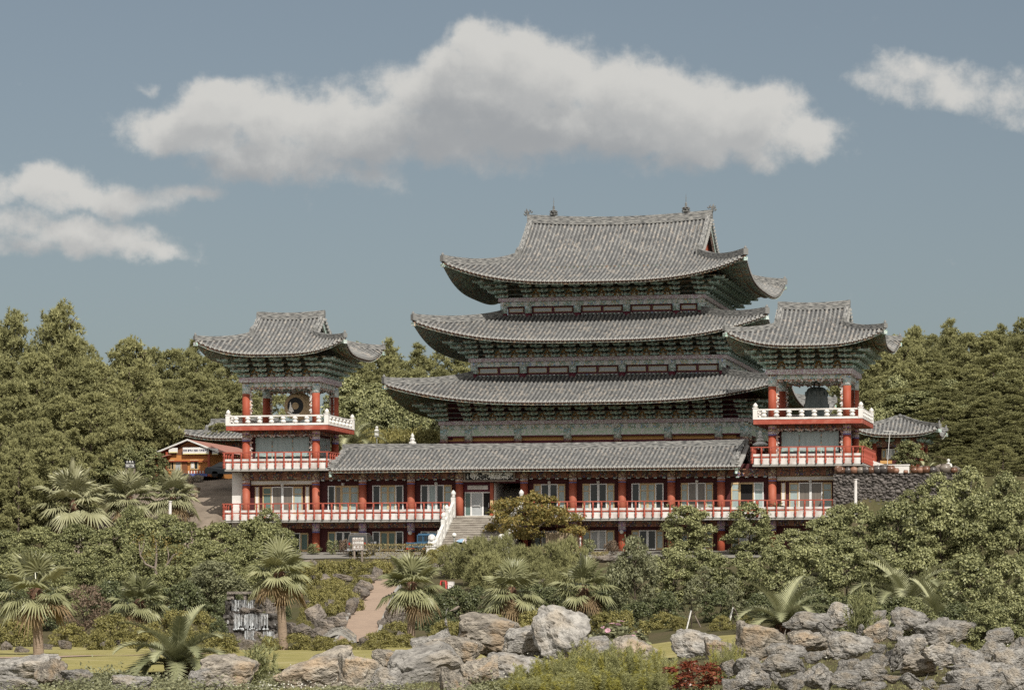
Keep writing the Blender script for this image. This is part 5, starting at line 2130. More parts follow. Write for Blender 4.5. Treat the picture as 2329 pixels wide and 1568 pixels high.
for i, (u, vb, vt, rp, lb) in enumerate(DATES):
    if i == 0:
        d = 96.0
        x, y = from_depth(u, d); z = h(x, y)
    else:
        x, y, z, d = ground_at(u, vb, 97)
    k = d / FPX
    trk, crn = date_palm(200 + i, rp * k * 1.12, .35 if i != 2 else .9)
    p = thing('date_palm', lb, 'palm', (x, y, z), RND.uniform(0, 6), 'date palms')
    link('trunk', trk, p)
    link('crown', crn, p)
# feather palm far behind the drum pavilion
x, z0 = at(800, 1000, 22)
trk, crn = date_palm(230, 3.0, 2.6)
p = thing('date_palm', 'tall feather palm on the hedge bank just right of the drum pavilion', 'palm', (x, 22, h(x, 22)), 0, 'date palms')
link('trunk', trk, p); link('crown', crn, p)

# ---- wood behind the temple
def wood(kind, name, label, group, rows, cat='tree'):
    for (Y, u0, u1, step, vt0, vt1, hw) in rows:
        u = u0
        while u < u1:
            f = (u - u0) / max(1, u1 - u0)
            vt = vt0 + (vt1 - vt0) * f + RND.uniform(-22, 16)
            y = Y + RND.uniform(-3, 3)
            x, zt = at(u + RND.uniform(-.25, .25) * step, vt, y)
            z = h(x, y)
            if zt - z > 1.2:
                plant(kind, name, label, cat, (x, y, z - .2), hw * RND.uniform(.85, 1.2), zt - z + .2, group)
            u += step


wood('fullpine', 'pine_tree', 'tall pine along the skyline of the right hill', 'skyline pines of the right hill',
     [(78, 1945, 2420, 44, 765, 742, 2.6), (66, 1965, 2420, 50, 790, 768, 2.6)])
wood('conifer', 'conifer', 'pointed conifer rising out of the skyline of the right hill', 'conifers of the right skyline', [(72, 1990, 2420, 92, 752, 730, 1.5)])
wood('fullpine', 'pine_tree', 'billowing pine in the middle of the wooded hill right of the bell pavilion', 'pines on the right hill',
     [(54, 1955, 2420, 52, 838, 812, 2.9), (44, 1990, 2420, 54, 878, 858, 2.8), (34, 2140, 2420, 54, 925, 905, 2.6), (27, 2165, 2420, 52, 965, 950, 2.3)])
wood('leafy', 'broadleaf_tree', 'leafy tree breaking the pines behind the small pavilion', 'leafy trees of the right hill', [(38, 1985, 2200, 62, 915, 905, 2.2), (50, 2060, 2420, 120, 870, 850, 2.2)])
wood('fullpine', 'pine_tree', 'low spreading pine right of the small pavilion', 'low pines right of the small pavilion',
     [(18, 2180, 2420, 52, 1000, 985, 2.0), (9, 2195, 2420, 48, 1032, 1020, 1.7)])
wood('fullpine', 'pine_tree', 'pine crown rising between the main hall and the drum pavilion', 'pines left of the hall',
     [(72, 800, 1075, 50, 800, 806, 2.7), (58, 800, 1060, 54, 842, 838, 2.4)])
wood('conifer', 'conifer', 'pointed conifer between the hall and the drum pavilion, tallest there', 'conifers left of the hall', [(66, 880, 950, 60, 772, 790, 1.8)])
wood('leafy', 'broadleaf_tree', 'round dark tree on the bank between the hall and the drum pavilion', 'trees on the hedge bank',
     [(44, 790, 1015, 44, 880, 884, 2.3), (38, 800, 1010, 48, 920, 922, 2.0)])
wood('fullpine', 'pine_tree', 'billowing pine in the wood behind the orange hut', 'pines behind the orange hut',
     [(66, 285, 620, 50, 806, 814, 2.9), (52, 285, 560, 50, 850, 862, 2.8), (40, 290, 560, 52, 898, 905, 2.5), (30, 290, 500, 52, 945, 952, 2.2)])
wood('conifer', 'conifer', 'yellow tinged conifer peeping over the left eave of the drum pavilion', 'conifers behind the drum pavilion', [(75, 440, 480, 70, 762, 765, 1.7)])
wood('fullpine', 'pine_tree', 'big pine in the grove at the left edge', 'big pines at the left edge',
     [(26, -60, 290, 84, 742, 760, 3.7), (14, -60, 280, 74, 805, 838, 3.2), (5, -60, 270, 66, 880, 905, 2.7), (-2, -70, 150, 64, 955, 975, 2.4), (-5, -70, 70, 60, 1030, 1045, 1.9)])
wood('leafy', 'broadleaf_tree', 'small leafy tree on the bank between the left pines and the hut', 'leafy trees beside the orange hut', [(9, 255, 350, 44, 1030, 1040, 1.7)])
x, zt = at(140, 700, 20)
plant('pine', 'pine_tree', 'tallest pine of the left grove, standing clear against the sky', 'tree', (x, 20, h(x, 20)), 3.8, zt - h(x, 20))
x, zt = at(30, 716, 18)
plant('pine', 'pine_tree', 'pine leaning into the frame at the top left of the grove', 'tree', (x, 18, h(x, 18)), 3.4, zt - h(x, 18))

# clipped hedge bank behind the wing
for i in range(16):
    for k in range(2):
        u = 778 + i * 15
        y = 27 + 4 * k
        x, zt = at(u, 1004 - 24 * k, y)
        plant('azalea', 'azalea_shrub', 'yellow green azalea of the clipped bank left of the hall', 'shrub', (x, y, h(x, y) - .2), 1.5, max(1.0, zt - h(x, y) + .2), 'azaleas of the hedge bank')

# ---- slope between lawn and temple (u, foot v, top v, half width px)
def rows(kind, name, label, cat, group, pts):
    for q in pts:
        plant_px(kind, name, label, cat, q[0], q[1], q[2], q[3], group)


rows('juniper', 'juniper', 'dark cloud shaped juniper in the broad belt below the palms and the driveway', 'shrub', 'junipers of the left slope',
     [(10, 1290, 1205, 70), (90, 1300, 1198, 72), (175, 1300, 1192, 74), (255, 1305, 1200, 66), (335, 1300, 1178, 66), (420, 1305, 1188, 76), (500, 1305, 1190, 76),
      (575, 1305, 1182, 74), (640, 1300, 1200, 50), (300, 1260, 1150, 50), (380, 1262, 1168, 50), (460, 1330, 1225, 66), (560, 1330, 1230, 70), (625, 1335, 1240, 60), (50, 1320, 1240, 70), (140, 1325, 1235, 74), (230, 1328, 1238, 70), (310, 1335, 1235, 70), (400, 1338, 1240, 70), (520, 1350, 1262, 60), (600, 1355, 1275, 50)])
rows('leafy', 'broadleaf_tree', 'bright leafy little tree standing against the left end of the balcony', 'tree', None, [(608, 1262, 1158, 44)])
rows('juniper', 'juniper', 'yellowish juniper on the left slope below the dark belt', 'shrub', 'yellowish junipers', 
     [(40, 1352, 1262, 70), (190, 1360, 1268, 72), (120, 1340, 1256, 60), (270, 1372, 1282, 66), (385, 1372, 1286, 56), (90, 1385, 1300, 60), (330, 1400, 1310, 56), (150, 1400, 1310, 56), (450, 1395, 1320, 50)])
rows('leafy_light', 'broadleaf_tree', 'grey green willow leaved bush left of the waterfall', 'bush', None, [(492, 1398, 1276, 78)])
rows('leafy_light', 'broadleaf_tree', 'small grey green bush behind the top of the waterfall', 'bush', None, [(440, 1380, 1310, 46)])
rows('darkshrub', 'dark_shrub', 'dark shrub in the shade on the left slope above the lawn', 'shrub', 'dark shrubs of the left slope',
     [(20, 1400, 1320, 60), (110, 1432, 1340, 60), (250, 1412, 1322, 62), (330, 1420, 1350, 50), (420, 1412, 1322, 60), (530, 1402, 1345, 40), (510, 1430, 1360, 34), (500, 1470, 1405, 26), (645, 1408, 1340, 26)])
rows('bronzeshrub', 'bronze_shrub', 'brownish pink shrub right of the far left fan palm', 'shrub', None, [(196, 1448, 1330, 64)])
rows('azalea', 'azalea_shrub', 'yellow green azalea mound edging the left part of the lawn', 'shrub', 'azaleas along the left lawn edge',
     [(20, 1468, 1408, 58), (70, 1450, 1395, 40), (160, 1472, 1418, 50), (262, 1470, 1396, 56), (330, 1476, 1420, 50), (395, 1452, 1388, 54), (455, 1458, 1390, 52), (505, 1488, 1438, 52), (225, 1480, 1430, 40), (380, 1482, 1440, 40), (440, 1484, 1436, 44)])
rows('azalea', 'azalea_shrub', 'yellow green azalea on the bank between the waterfall and the pink path', 'shrub', 'azaleas between waterfall and path',
     [(740, 1322, 1274, 43), (800, 1318, 1272, 44), (860, 1316, 1274, 41), (705, 1330, 1279, 34), (690, 1352, 1306, 29), (760, 1352, 1313, 34), (820, 1345, 1311, 30), (735, 1398, 1338, 39), (790, 1392, 1340, 34), (765, 1372, 1327, 34), (700, 1412, 1373, 29),
      (675, 1480, 1440, 46), (735, 1482, 1446, 46), (782, 1479, 1452, 34), (612, 1482, 1446, 30), (690, 1440, 1408, 20)])
rows('azalea', 'azalea_shrub', 'yellow green azalea between the pink path and the next fan palm', 'shrub', 'azaleas right of the path',
     [(872, 1474, 1434, 46), (905, 1452, 1412, 40), (925, 1474, 1440, 34), (850, 1480, 1452, 30), (985, 1290, 1250, 28), (1010, 1280, 1240, 36), (1050, 1276, 1246, 30), (1060, 1470, 1410, 50), (1110, 1460, 1396, 50), (1010, 1455, 1410, 40),
      (1215, 1458, 1388, 56), (1265, 1458, 1392, 50), (1180, 1440, 1365, 40), (1420, 1448, 1388, 50), (1370, 1440, 1392, 40)])
rows('darkshrub', 'dark_shrub', 'dark shady shrub behind the lawn between the middle fan palms', 'shrub', 'dark shrubs of the middle slope',
     [(985, 1430, 1345, 50), (1035, 1425, 1335, 56), (1090, 1420, 1335, 50), (1000, 1450, 1390, 40), (1210, 1400, 1322, 54), (1260, 1405, 1335, 50), (1380, 1410, 1330, 46), (1395, 1380, 1300, 44)])
rows('pineshrub', 'shrub_pine', 'low billowing pine in front of the stone stair', 'pine', 'shrub pines before the stair',
     [(1085, 1330, 1226, 60), (1140, 1335, 1222, 54), (1035, 1315, 1238, 40), (1110, 1345, 1260, 60)])
rows('pineshrub', 'shrub_pine', 'low billowing pine right of the autumn tree', 'pine', 'shrub pines below the autumn tree',
     [(1195, 1335, 1245, 54), (1245, 1335, 1238, 54), (1290, 1330, 1228, 46), (1220, 1360, 1280, 56), (1300, 1365, 1290, 50)])
rows('autumn', 'autumn_tree', 'spreading tree with orange and yellow leaves before the right wing', 'tree', None, [(1212, 1262, 1122, 124)])
rows('leafy', 'broadleaf_tree', 'round glossy tree hiding the balcony right of the bamboo screen', 'tree', None, [(1564, 1262, 1150, 64)])
rows('leafy', 'broadleaf_tree', 'round glossy tree on a forked trunk before the right end of the balcony', 'tree', None, [(1706, 1262, 1146, 66)])
rows('leafy_light', 'broadleaf_tree', 'tall pale leafy tree at the left end of the right grove', 'tree', None, [(1446, 1425, 1222, 66)])
rows('leafy', 'broadleaf_tree', 'glossy leafy tree in the front row of the right grove, above the date palms', 'tree', 'front trees of the right grove',
     [(1530, 1372, 1246, 60), (1610, 1372, 1252, 62), (1690, 1375, 1258, 60), (1765, 1385, 1242, 62), (1840, 1398, 1238, 80), (1925, 1410, 1228, 80), (2010, 1410, 1246, 74), (2100, 1410, 1250, 74), (2210, 1448, 1262, 84), (2290, 1455, 1270, 70), (1395, 1400, 1290, 40)])
rows('leafy', 'broadleaf_tree', 'glossy leafy tree in the upper row of the right grove, below the stone wall', 'tree', 'upper trees of the right grove',
     [(1800, 1310, 1206, 58), (1870, 1310, 1176, 66), (1950, 1310, 1150, 70), (2040, 1310, 1140, 76), (2140, 1310, 1128, 78), (2230, 1310, 1130, 74), (2320, 1310, 1136, 70), (1905, 1270, 1152, 52)])
rows('leafy', 'broadleaf_tree', 'leafy tree climbing over the right end of the stone wall', 'tree', 'trees over the wall end',
     [(2130, 1230, 1082, 60), (2200, 1240, 1066, 64), (2285, 1240, 1078, 64), (2070, 1225, 1118, 44)])
rows('leafy_light', 'golden_bush', 'bright yellow green rounded bush in the upper right grove', 'bush', None, [(2062, 1300, 1146, 44)])
rows('leafy', 'broadleaf_tree', 'low leafy tree at the right end of the lawn edge, behind the pile', 'tree', 'low trees behind the pile', [(2235, 1490, 1370, 60), (2310, 1495, 1375, 60), (1960, 1455, 1350, 60), (2080, 1460, 1360, 60)])
rows('juniper', 'juniper', 'dark juniper at the right edge above the rock pile', 'shrub', None, [(2322, 1420, 1260, 44)])
rows('darkshrub', 'dark_shrub', 'dark undergrowth shrub filling the foot of the right grove', 'shrub', 'undergrowth of the right grove',
     [(1450, 1432, 1370, 50), (1515, 1420, 1345, 46), (1640, 1412, 1340, 50), (1860, 1425, 1340, 60), (1950, 1432, 1350, 60), (2040, 1432, 1360, 60), (2180, 1450, 1370, 60), (2270, 1462, 1380, 60), (1730, 1412, 1350, 46)])
rows('sapling', 'sapling', 'staked sapling with thin grey green crown, left of its neighbour', 'tree', None, [(1572, 1428, 1322, 34)])
rows('sapling', 'sapling', 'staked sapling nearest the date palm with upright fronds', 'tree', None, [(1668, 1422, 1312, 30)])
rows('sapling', 'sapling', 'slender young tree on a bare dark stem right of the pale leafy tree', 'tree', None, [(1606, 1412, 1290, 36)])
rows('leafy_light', 'leafy_bush', 'yellowish bush between the two saplings and the upright date palm', 'bush', None, [(1845, 1412, 1312, 48)])
rows('azalea', 'azalea_shrub', 'low yellow azalea on the bare soil under the saplings', 'shrub', 'azaleas under the saplings', [(1510, 1428, 1392, 40), (1640, 1432, 1400, 34), (1545, 1432, 1402, 30), (1700, 1432, 1400, 34)])
rows('topiary', 'topiary_shrub', 'small round green clipped shrub by the bamboo screen', 'shrub', None, [(1338, 1262, 1226, 18)])
rows('topiary_brown', 'topiary_shrub', 'small round reddish clipped shrub right of the green one', 'shrub', None, [(1392, 1264, 1230, 19)])
rows('topiary', 'topiary_shrub', 'round clipped green shrub left of the brown signboard', 'shrub', None, [(754, 1262, 1228, 15)])
rows('topiary_brown', 'topiary_shrub', 'reddish clipped shrub close beside the brown signboard', 'shrub', None, [(784, 1262, 1228, 17)])
rows('topiary', 'topiary_shrub', 'small clipped green shrub at the left end of the yard', 'shrub', None, [(714, 1262, 1236, 18)])

# half bare tree with grey limbs on the left slope
x, y, z, d = ground_at(352, 1345)
BT = thing('bare_tree', 'half bare tree with grey forked limbs and a few yellow leaves on the left slope', 'tree', (x, y + .6, z))
b = MB()
kk = d / FPX
def limb(pts, r0, r1):
    n_ = len(pts)
    b.tube([((u_ - 352) * kk, q * .2, (1345 - v_) * kk) for u_, v_, q in pts], [r0 + (r1 - r0) * i / (n_ - 1) for i in range(n_)], 6)
limb([(352, 1352, 0), (350, 1318, 0), (345, 1290, .3), (347, 1262, .6), (343, 1225, 1)], .10, .04)
limb([(350, 1318, 0), (362, 1296, -.5), (376, 1284, -1), (392, 1262, -1.4), (402, 1258, -1.6)], .08, .03)
limb([(345, 1292, .3), (322, 1282, .2), (309, 1262, .2), (306, 1228, 0)], .07, .025)
limb([(376, 1284, -1), (380, 1262, -1), (376, 1240, -1)], .05, .02)
limb([(309, 1262, .2), (316, 1240, .4), (318, 1226, .5)], .04, .015)
b.build('trunk', M['grey_wood'], BT)
rs = np.random.RandomState(77)
P = np.concatenate([rs.normal(0, .22, (60, 3)) + np.array([(u_ - 352) * kk, -.1, (1345 - v_) * kk]) for u_, v_ in ((343, 1222), (350, 1236), (402, 1252), (376, 1236), (308, 1226), (330, 1262), (390, 1276))])
V, F, t = leaves(rs, P, unit(rs.normal(0, 1, P.shape)), .13, .08)
link('crown', np_mesh('crown', V, F, LM['autumn'], t), BT)

# clipped hedges along the yard
def hedge(label, u0, u1, v, y, hgt):
    rs = np.random.RandomState(int(u0))
    x0, x1 = at(u0, v, y)[0], at(u1, v, y)[0]
    n = int((x1 - x0) * 620)
    P = np.stack([rs.uniform(0, x1 - x0, n), rs.uniform(-.4, .4, n), rs.uniform(0, hgt, n)], 1)
    O = rs.normal(0, .3, (n, 3))
    f = rs.randint(0, 2, n)
    P[:, 2] = np.where(f == 0, hgt + rs.normal(0, .035, n), P[:, 2])
    P[:, 1] = np.where(f == 1, -.4 + rs.normal(0, .035, n), P[:, 1])
    O[:, 2] += (f == 0)
    O[:, 1] -= (f == 1)
    V, F, t = leaves(rs, P, unit(O), .10, .06)
    o = link('hedge', np_mesh('hedge', V, F, LM['hedge'], t), None, (x0, y, h((x0 + x1) / 2, y) - .05))
    return tag(o, label, 'hedge')


hedge('long clipped brown green hedge before the parked truck and van', 798, 984, 1250, -12.6, 1.1)
hedge('short clipped hedge right of the stair foot', 1035, 1085, 1250, -12.2, 1.0)
hedge('low dark hedge below the autumn tree', 1180, 1300, 1250, -11.8, .8)
hedge('low hedge between the two round clipped shrubs', 1348, 1384, 1255, -11.9, .5)

# foreground plants
def fore(kind, name, label, cat, u, d, hw, hgt, group=None):
    x, y = from_depth(u, d)
    return plant(kind, name, label, cat, (x, y, h(x, y) - .05), hw, hgt, group)


for q in [(1215, 82, .6, .75), (1280, 82, .7, .95), (1335, 83, .7, 1.2), (1395, 83.5, .65, 1.1), (1450, 84, .6, 1.1), (1330, 79, .85, .7), (1420, 79, .85, .7), (1495, 83, .55, .95), (1240, 78, .8, .5), (1180, 78, .6, .45)]:
    fore('feather', 'feathery_weed', 'feathery yellow green weed clump growing before the tall pale boulder', 'weed', *q, 'feathery weeds in front')
fore('feather', 'feathery_weed', 'tall thin feathery weed left of the tan boulder by the pile', 'weed', 1655, 84, .45, 1.05)
fore('feather', 'feathery_weed', 'yellow tipped feathery weed among the boulders right of the pile', 'weed', 2215, 84, .6, .8)
fore('feather', 'feathery_weed', 'yellow tipped weed against the right flank of the rock pile', 'weed', 2170, 88, .5, .75)
o = fore('redshrub', 'red_shrub', 'low shrub with red leaves at the bottom of the photo', 'shrub', 1578, 80, .78, .72)
o = fore('mallow', 'rose_mallow', 'mallow bush with pink blossoms right of the tall pale boulder', 'flowering bush', 1392, 101, 1.0, 1.15)
link('blossoms', MALLOW_FL, o)
fore('oleander', 'oleander', 'dark long leaved shrub between two foreground boulders on the left', 'shrub', 588, 88, .45, 1.0)
fore('oleander', 'oleander', 'dark leafy shrub growing out of the top of the rock pile', 'shrub', 1961, 92.5, .42, 1.45)
for i, (u, d, hw, hg) in enumerate([(100, 92, .8, .7), (235, 90, .8, .75), (190, 80, .9, .5), (350, 84, .9, .6), (20, 96, .7, .7), (640, 84, .7, .5), (560, 78, .9, .4), (900, 76, .8, .4), (770, 76, .8, .35), (1075, 75, .8, .4), (420, 78, 1.0, .5), (60, 77, 1.0, .4), (1120, 78, .8, .5), (270, 76, 1.0, .4), (2215, 89, .6, .5), (2290, 91, .6, .45), (2140, 92, .5, .4)]):
    fore('weed', 'leafy_weed', 'low yellow green leafy weed among the foreground boulders', 'weed', u, d, hw, hg, 'weeds among the boulders')
# scattered grass and small white flowers in the foreground
rs = np.random.RandomState(61)
n = 16000
uu = rs.uniform(-30, 2360, n)
dd = 72 + 30 * rs.uniform(0, 1, n) ** 1.0
P = np.array([(lambda xy: (xy[0], xy[1], h(xy[0], xy[1]) - .02))(from_depth(a, c)) for a, c in zip(uu, dd)])
V, F, t = tufts(rs, P, np.tile([0, 0, 1.0], (n, 1)), 3, .11, .009, .45)
o = link('grass', np_mesh('grass', V, F, LM['feather'], t))
tag(o, 'dry grass tufts between the foreground boulders', 'grass', kind='stuff')
n = 900
uu = np.concatenate([rs.normal(640, 90, n // 2), rs.normal(1190, 90, n // 4), rs.uniform(0, 2300, n - n // 2 - n // 4)])
dd = rs.uniform(78, 98, n)
P = np.array([(lambda xy: (xy[0], xy[1], h(xy[0], xy[1]) + .1))(from_depth(a, c)) for a, c in zip(uu, dd)])
P[:, 2] += rs.uniform(-.05, .12, n)
V, F, t = leaves(rs, P, np.tile([0, -.6, .8], (n, 1)), .05, .05)
o = link('wild_flowers', np_mesh('wild_flowers', V, F, LM['whitefl'], t))
tag(o, 'small white wild flowers dotted through the foreground grass', 'flowers', kind='stuff')

# ------------------------------------------------------------------ boulders
def rock_mat(name, c1, c2, c3):
    return pmat(name, c1, c2, 6.0, .92, bump=.11, bscale=17, detail=10, c3=c3, s3=.3, spec=.12, rnd=.3, lo=.40, hi=.60)


M['rock_grey'] = rock_mat('grey_rock', (.37, .352, .325), (.19, .18, .167), (.38, .33, .265))
M['rock_tan'] = rock_mat('tan_rock', (.38, .34, .285), (.18, .162, .14), (.38, .285, .19))
M['rock_dark'] = rock_mat('dark_rock', (.25, .22, .19), (.135, .118, .105), (.29, .245, .20))
M['rock_wet'] = pmat('wet_rock', (.10, .09, .08), (.045, .04, .036), 3, .35, bump=.03, spec=.5)


def rock_mesh(seed, mat, pitted=0.0, sharp=.5):
    rs = random.Random(seed)
    bm = bmesh.new()
    pts = []
    for i in range(12):
        v = Vector((rs.gauss(0, 1), rs.gauss(0, 1), rs.gauss(0, 1))).normalized()
        k = rs.uniform(.78, 1.05)
        pts.append(bm.verts.new(v * k))
    bmesh.ops.convex_hull(bm, input=bm.verts)
    for v in [v for v in bm.verts if not v.link_faces]:
        bm.verts.remove(v)
    bmesh.ops.triangulate(bm, faces=bm.faces)
    bmesh.ops.bevel(bm, geom=list(bm.edges), offset=.07, segments=1, affect='EDGES')
    bmesh.ops.triangulate(bm, faces=bm.faces)
    for cut in range(3):
        es = [e for e in bm.edges if e.calc_length() > (.30, .20, .13)[cut]]
        bmesh.ops.subdivide_edges(bm, edges=es, cuts=1, smooth=.0)
        bmesh.ops.triangulate(bm, faces=bm.faces)
    off = Vector((seed * 3.1, seed * 1.7, 0))
    for v in bm.verts:
        p = v.co * 1.3 + off
        n = mnoise.fractal(p, 1.0, 2.0, 4) * .075 + mnoise.noise(p * 4) * .04 + mnoise.noise(p * 9) * .022
        rdg = abs(mnoise.noise(p * 1.6 + Vector((0, 0, 9))))
        n -= .10 * max(0, .14 - rdg) / .14
        if pitted:
            c = mnoise.noise(p * 7.5)
            n -= pitted * max(0, c - .25)
        v.co += v.normal * n if v.normal.length > 0 else v.co.normalized() * n
    # normalise to a unit box
    lo = [min(v.co[i] for v in bm.verts) for i in range(3)]
    hi = [max(v.co[i] for v in bm.verts) for i in range(3)]
    for v in bm.verts:
        v.co = Vector([(v.co[i] - lo[i]) / (hi[i] - lo[i]) - (.5 if i < 2 else 0) for i in range(3)])
    me = bpy.data.meshes.new('boulder')
    bm.to_mesh(me)
    bm.free()
    me.materials.append(mat)
    for p in me.polygons:
        p.use_smooth = True
    try:
        me.set_sharp_from_angle(angle=radians(34))
    except Exception:
        pass
    return me


ROCKS = {k: [rock_mesh(i + o, M[m], pt) for i in range(n)] for k, m, o, n, pt in (('g', 'rock_grey', 10, 8, .12), ('t', 'rock_tan', 30, 6, .05), ('d', 'rock_dark', 50, 6, .06), ('w', 'rock_wet', 70, 4, .0))}
def fill(me):
    a = sorted((v.co.x, v.co.z) for v in me.vertices)
    def half(pp):
        o = []
        for q in pp:
            while len(o) > 1 and (o[-1][0] - o[-2][0]) * (q[1] - o[-2][1]) - (o[-1][1] - o[-2][1]) * (q[0] - o[-2][0]) <= 0:
                o.pop()
            o.append(q)
        return o[:-1]
    hl = half(a) + half(a[::-1])
    return .5 * abs(sum(hl[i - 1][0] * hl[i][1] - hl[i][0] * hl[i - 1][1] for i in range(len(hl))))


for k_ in ROCKS:
    ROCKS[k_].sort(key=fill, reverse=True)
RK = random.Random(3)
def lean_mesh(seed):
    me = rock_mesh(seed, M['rock_grey'], .12)
    for v in me.vertices:
        z = v.co.z
        k = 1.0 - .72 * z ** 1.3
        v.co.x = v.co.x * k + .42 * (z - .45) * (1 if z > .45 else .5)
        v.co.y *= 1 - .5 * z
    return me
ROCKS['p'] = [lean_mesh(91)]


def boulder(u, v, w, hh, d, kind, label, group=None, mesh=None, dep=None, tilt=.12):
    """photo box centred on (u, v), w x hh pixels, at distance d"""
    k = d / FPX
    zb = ZC + (V0 - (v + hh / 2)) * k
    x, y = from_depth(u, d)
    me = ROCKS[kind][RK.randrange(len(ROCKS[kind])) if mesh is None else mesh]
    W, H = w * k, hh * k
    dp = dep or max(.55 * W, .8 * min(W, H))
    o = link('boulder', me, None, (x, y, zb - .04 * H), (RK.uniform(-tilt, tilt), RK.uniform(-tilt, tilt), PSI + (0 if kind == 'p' else RK.choice((0, pi)) + RK.uniform(-.3, .3))), (W * 1.14, dp, H * 1.12))
    return tag(o, label, 'boulder', group)


def box(x0, x1, y0, y1):       # zoom window of the rock pile -> photo box
    u0_, s_, v0_ = 1620.6, .3042, 1353.3
    return (u0_ + (x0 + x1) / 2 * s_, v0_ + (y0 + y1) / 2 * s_, (x1 - x0) * s_, (y1 - y0) * s_)


SINGLE = [
    ((1012, 1434, 78, 90), 99, 'p', 'upright pointed grey boulder with a small bird on its tip'),
    ((1113, 1444, 120, 82), 98, 't', 'broad tan grey boulder under the middle fan palm, dark hollow below it'),
    ((1200, 1462, 92, 64), 97, 'g', 'wedge shaped grey boulder between the broad one and the tallest one'),
    ((1277, 1443, 108, 108), 96, 'g', 'tallest pale grey boulder of the lawn edge'),
    ((976, 1467, 70, 38), 97, 'g', 'small flat grey boulder at the foot of the upright pointed one'),
    ((1054, 1480, 74, 54), 93, 't', 'tan boulder wedged under the upright pointed one'),
    ((985, 1528, 172, 108), 85, 'g', 'huge grey boulder in the middle of the bottom edge'),
    ((716, 1530, 150, 96), 84, 't', 'large cream and orange boulder at the bottom, right of the dark shrub'),
    ((823, 1534, 86, 80), 82, 't', 'orange stained boulder right of the large cream one'),
    ((882, 1502, 58, 44), 87, 't', 'orange boulder with a dark overhang beside the huge grey one'),
    ((880, 1550, 70, 56), 79, 'g', 'angular grey boulder below the overhanging orange one'),
    ((1165, 1520, 116, 60), 87, 'g', 'dark pitted boulder behind the feathery weeds'),
    ((1090, 1526, 70, 60), 83, 't', 'cream boulder leaning on the right of the huge grey one'),
    ((1360, 1476, 66, 48), 93, 'g', 'grey boulder half hidden by weeds right of the tallest one'),
    ((1443, 1488, 90, 70), 91, 't', 'white streaked boulder behind the feathery weeds, left of the red shrub'),
    ((1035, 1552, 60, 60), 78, 't', 'pale yellow boulder at the bottom edge of the photo'),
    ((62, 1524, 128, 58), 88, 'g', 'long grey boulder at the left edge by the lawn'),
    ((34, 1558, 92, 36), 77, 'g', 'white grey boulder in the bottom left corner'),
    ((112, 1530, 60, 54), 85, 't', 'tan boulder beside the long grey one at the left edge'),
    ((172, 1538, 60, 30), 82, 'g', 'low grey boulder left of the foreground date palm'),
    ((300, 1552, 74, 30), 78, 'g', 'low pale boulder under the foreground date palm'),
    ((525, 1536, 122, 84), 84, 't', 'big pointed cream boulder left of the dark shrub'),
    ((466, 1548, 60, 48), 81, 'g', 'grey boulder tucked against the big pointed cream one'),
    ((1580, 1468, 95, 60), 95, 'g', 'dark grey boulder standing on the lawn left of the rock pile'),
    ((1640, 1482, 60, 66), 93, 't', 'pale streaked boulder between the lawn and the rock pile'),
    (box(2050, 2250, 250, 360), 90, 'g', 'grey boulder alone right of the drooping date palm'),
    (box(2250, 2329, 330, 400), 90, 't', 'pale boulder cut by the right edge of the photo'),
    (box(2250, 2335, 515, 700), 80, 'g', 'dark grey boulder in the bottom right corner'),
    (box(1200, 1310, 110, 180), 94, 'g', 'small grey boulder on the skyline of the pile between two date palms'),
    (box(1700, 1990, 195, 350), 92, 'g', 'smooth rounded boulder on the right shoulder of the pile'),
    (box(830, 1050, 60, 240), 94, 'g', 'topmost rounded grey boulder of the rock pile'),
    (box(1330, 1580, 100, 260), 92, 'g', 'dark pitted boulder crowning the right half of the pile'),
    (box(190, 530, 210, 500), 90, 't', 'tall tan boulder with vertical grooves at the left end of the pile'),
    (box(1420, 1740, 440, 600), 82, 't', 'cream and yellow boulder in the middle of the pile'),
]
for i, (bx, d, k, lb) in enumerate(SINGLE):
    g_ = 1.12 if bx[0] < 1600 else 1.0
    boulder(bx[0], bx[1], bx[2] * g_, bx[3] * g_, d, k, lb, None, 0 if k == 'p' else i % 4)
PILE = [(560, 860, 265, 430), (530, 890, 125, 280), (770, 1000, 205, 340), (860, 1190, 280, 480), (1110, 1310, 175, 360), (1265, 1420, 235, 340),
        (1500, 1830, 190, 390), (1385, 1605, 295, 470), (1575, 1890, 350, 550), (1040, 1140, 220, 320), (1570, 1690, 165, 220), (345, 650, 440, 585), (400, 690, 360, 490),
        (690, 830, 420, 510), (160, 360, 460, 620), (440, 600, 565, 680), (660, 890, 510, 700), (880, 1110, 560, 707), (950, 1100, 475, 590), (1040, 1300, 480, 640), (1220, 1430, 345, 600),
        (1400, 1710, 580, 730), (1710, 1950, 560, 680), (1900, 2150, 490, 650), (1880, 2090, 610, 730), (1750, 1930, 515, 570), (1840, 1970, 365, 450), (120, 370, 630, 730), (320, 440, 590, 690),
        (500, 690, 600, 730), (1100, 1300, 640, 730), (1260, 1420, 595, 660), (2110, 2290, 570, 730), (1190, 1290, 360, 430), (1690, 1850, 660, 730), (60, 200, 620, 720), (2060, 2200, 470, 560), (1950, 2080, 440, 520)]
for i, q in enumerate(PILE):
    u, v, w, hh = box(*q)
    d = 76.5 + (1568 - (v + hh / 2)) * .105
    boulder(u, v, w * .95, hh * .97, d, 't' if i in (0, 4, 31, 23) else 'g', 'grey pitted boulder heaped in the rock pile below the date palms', 'boulders of the rock pile')
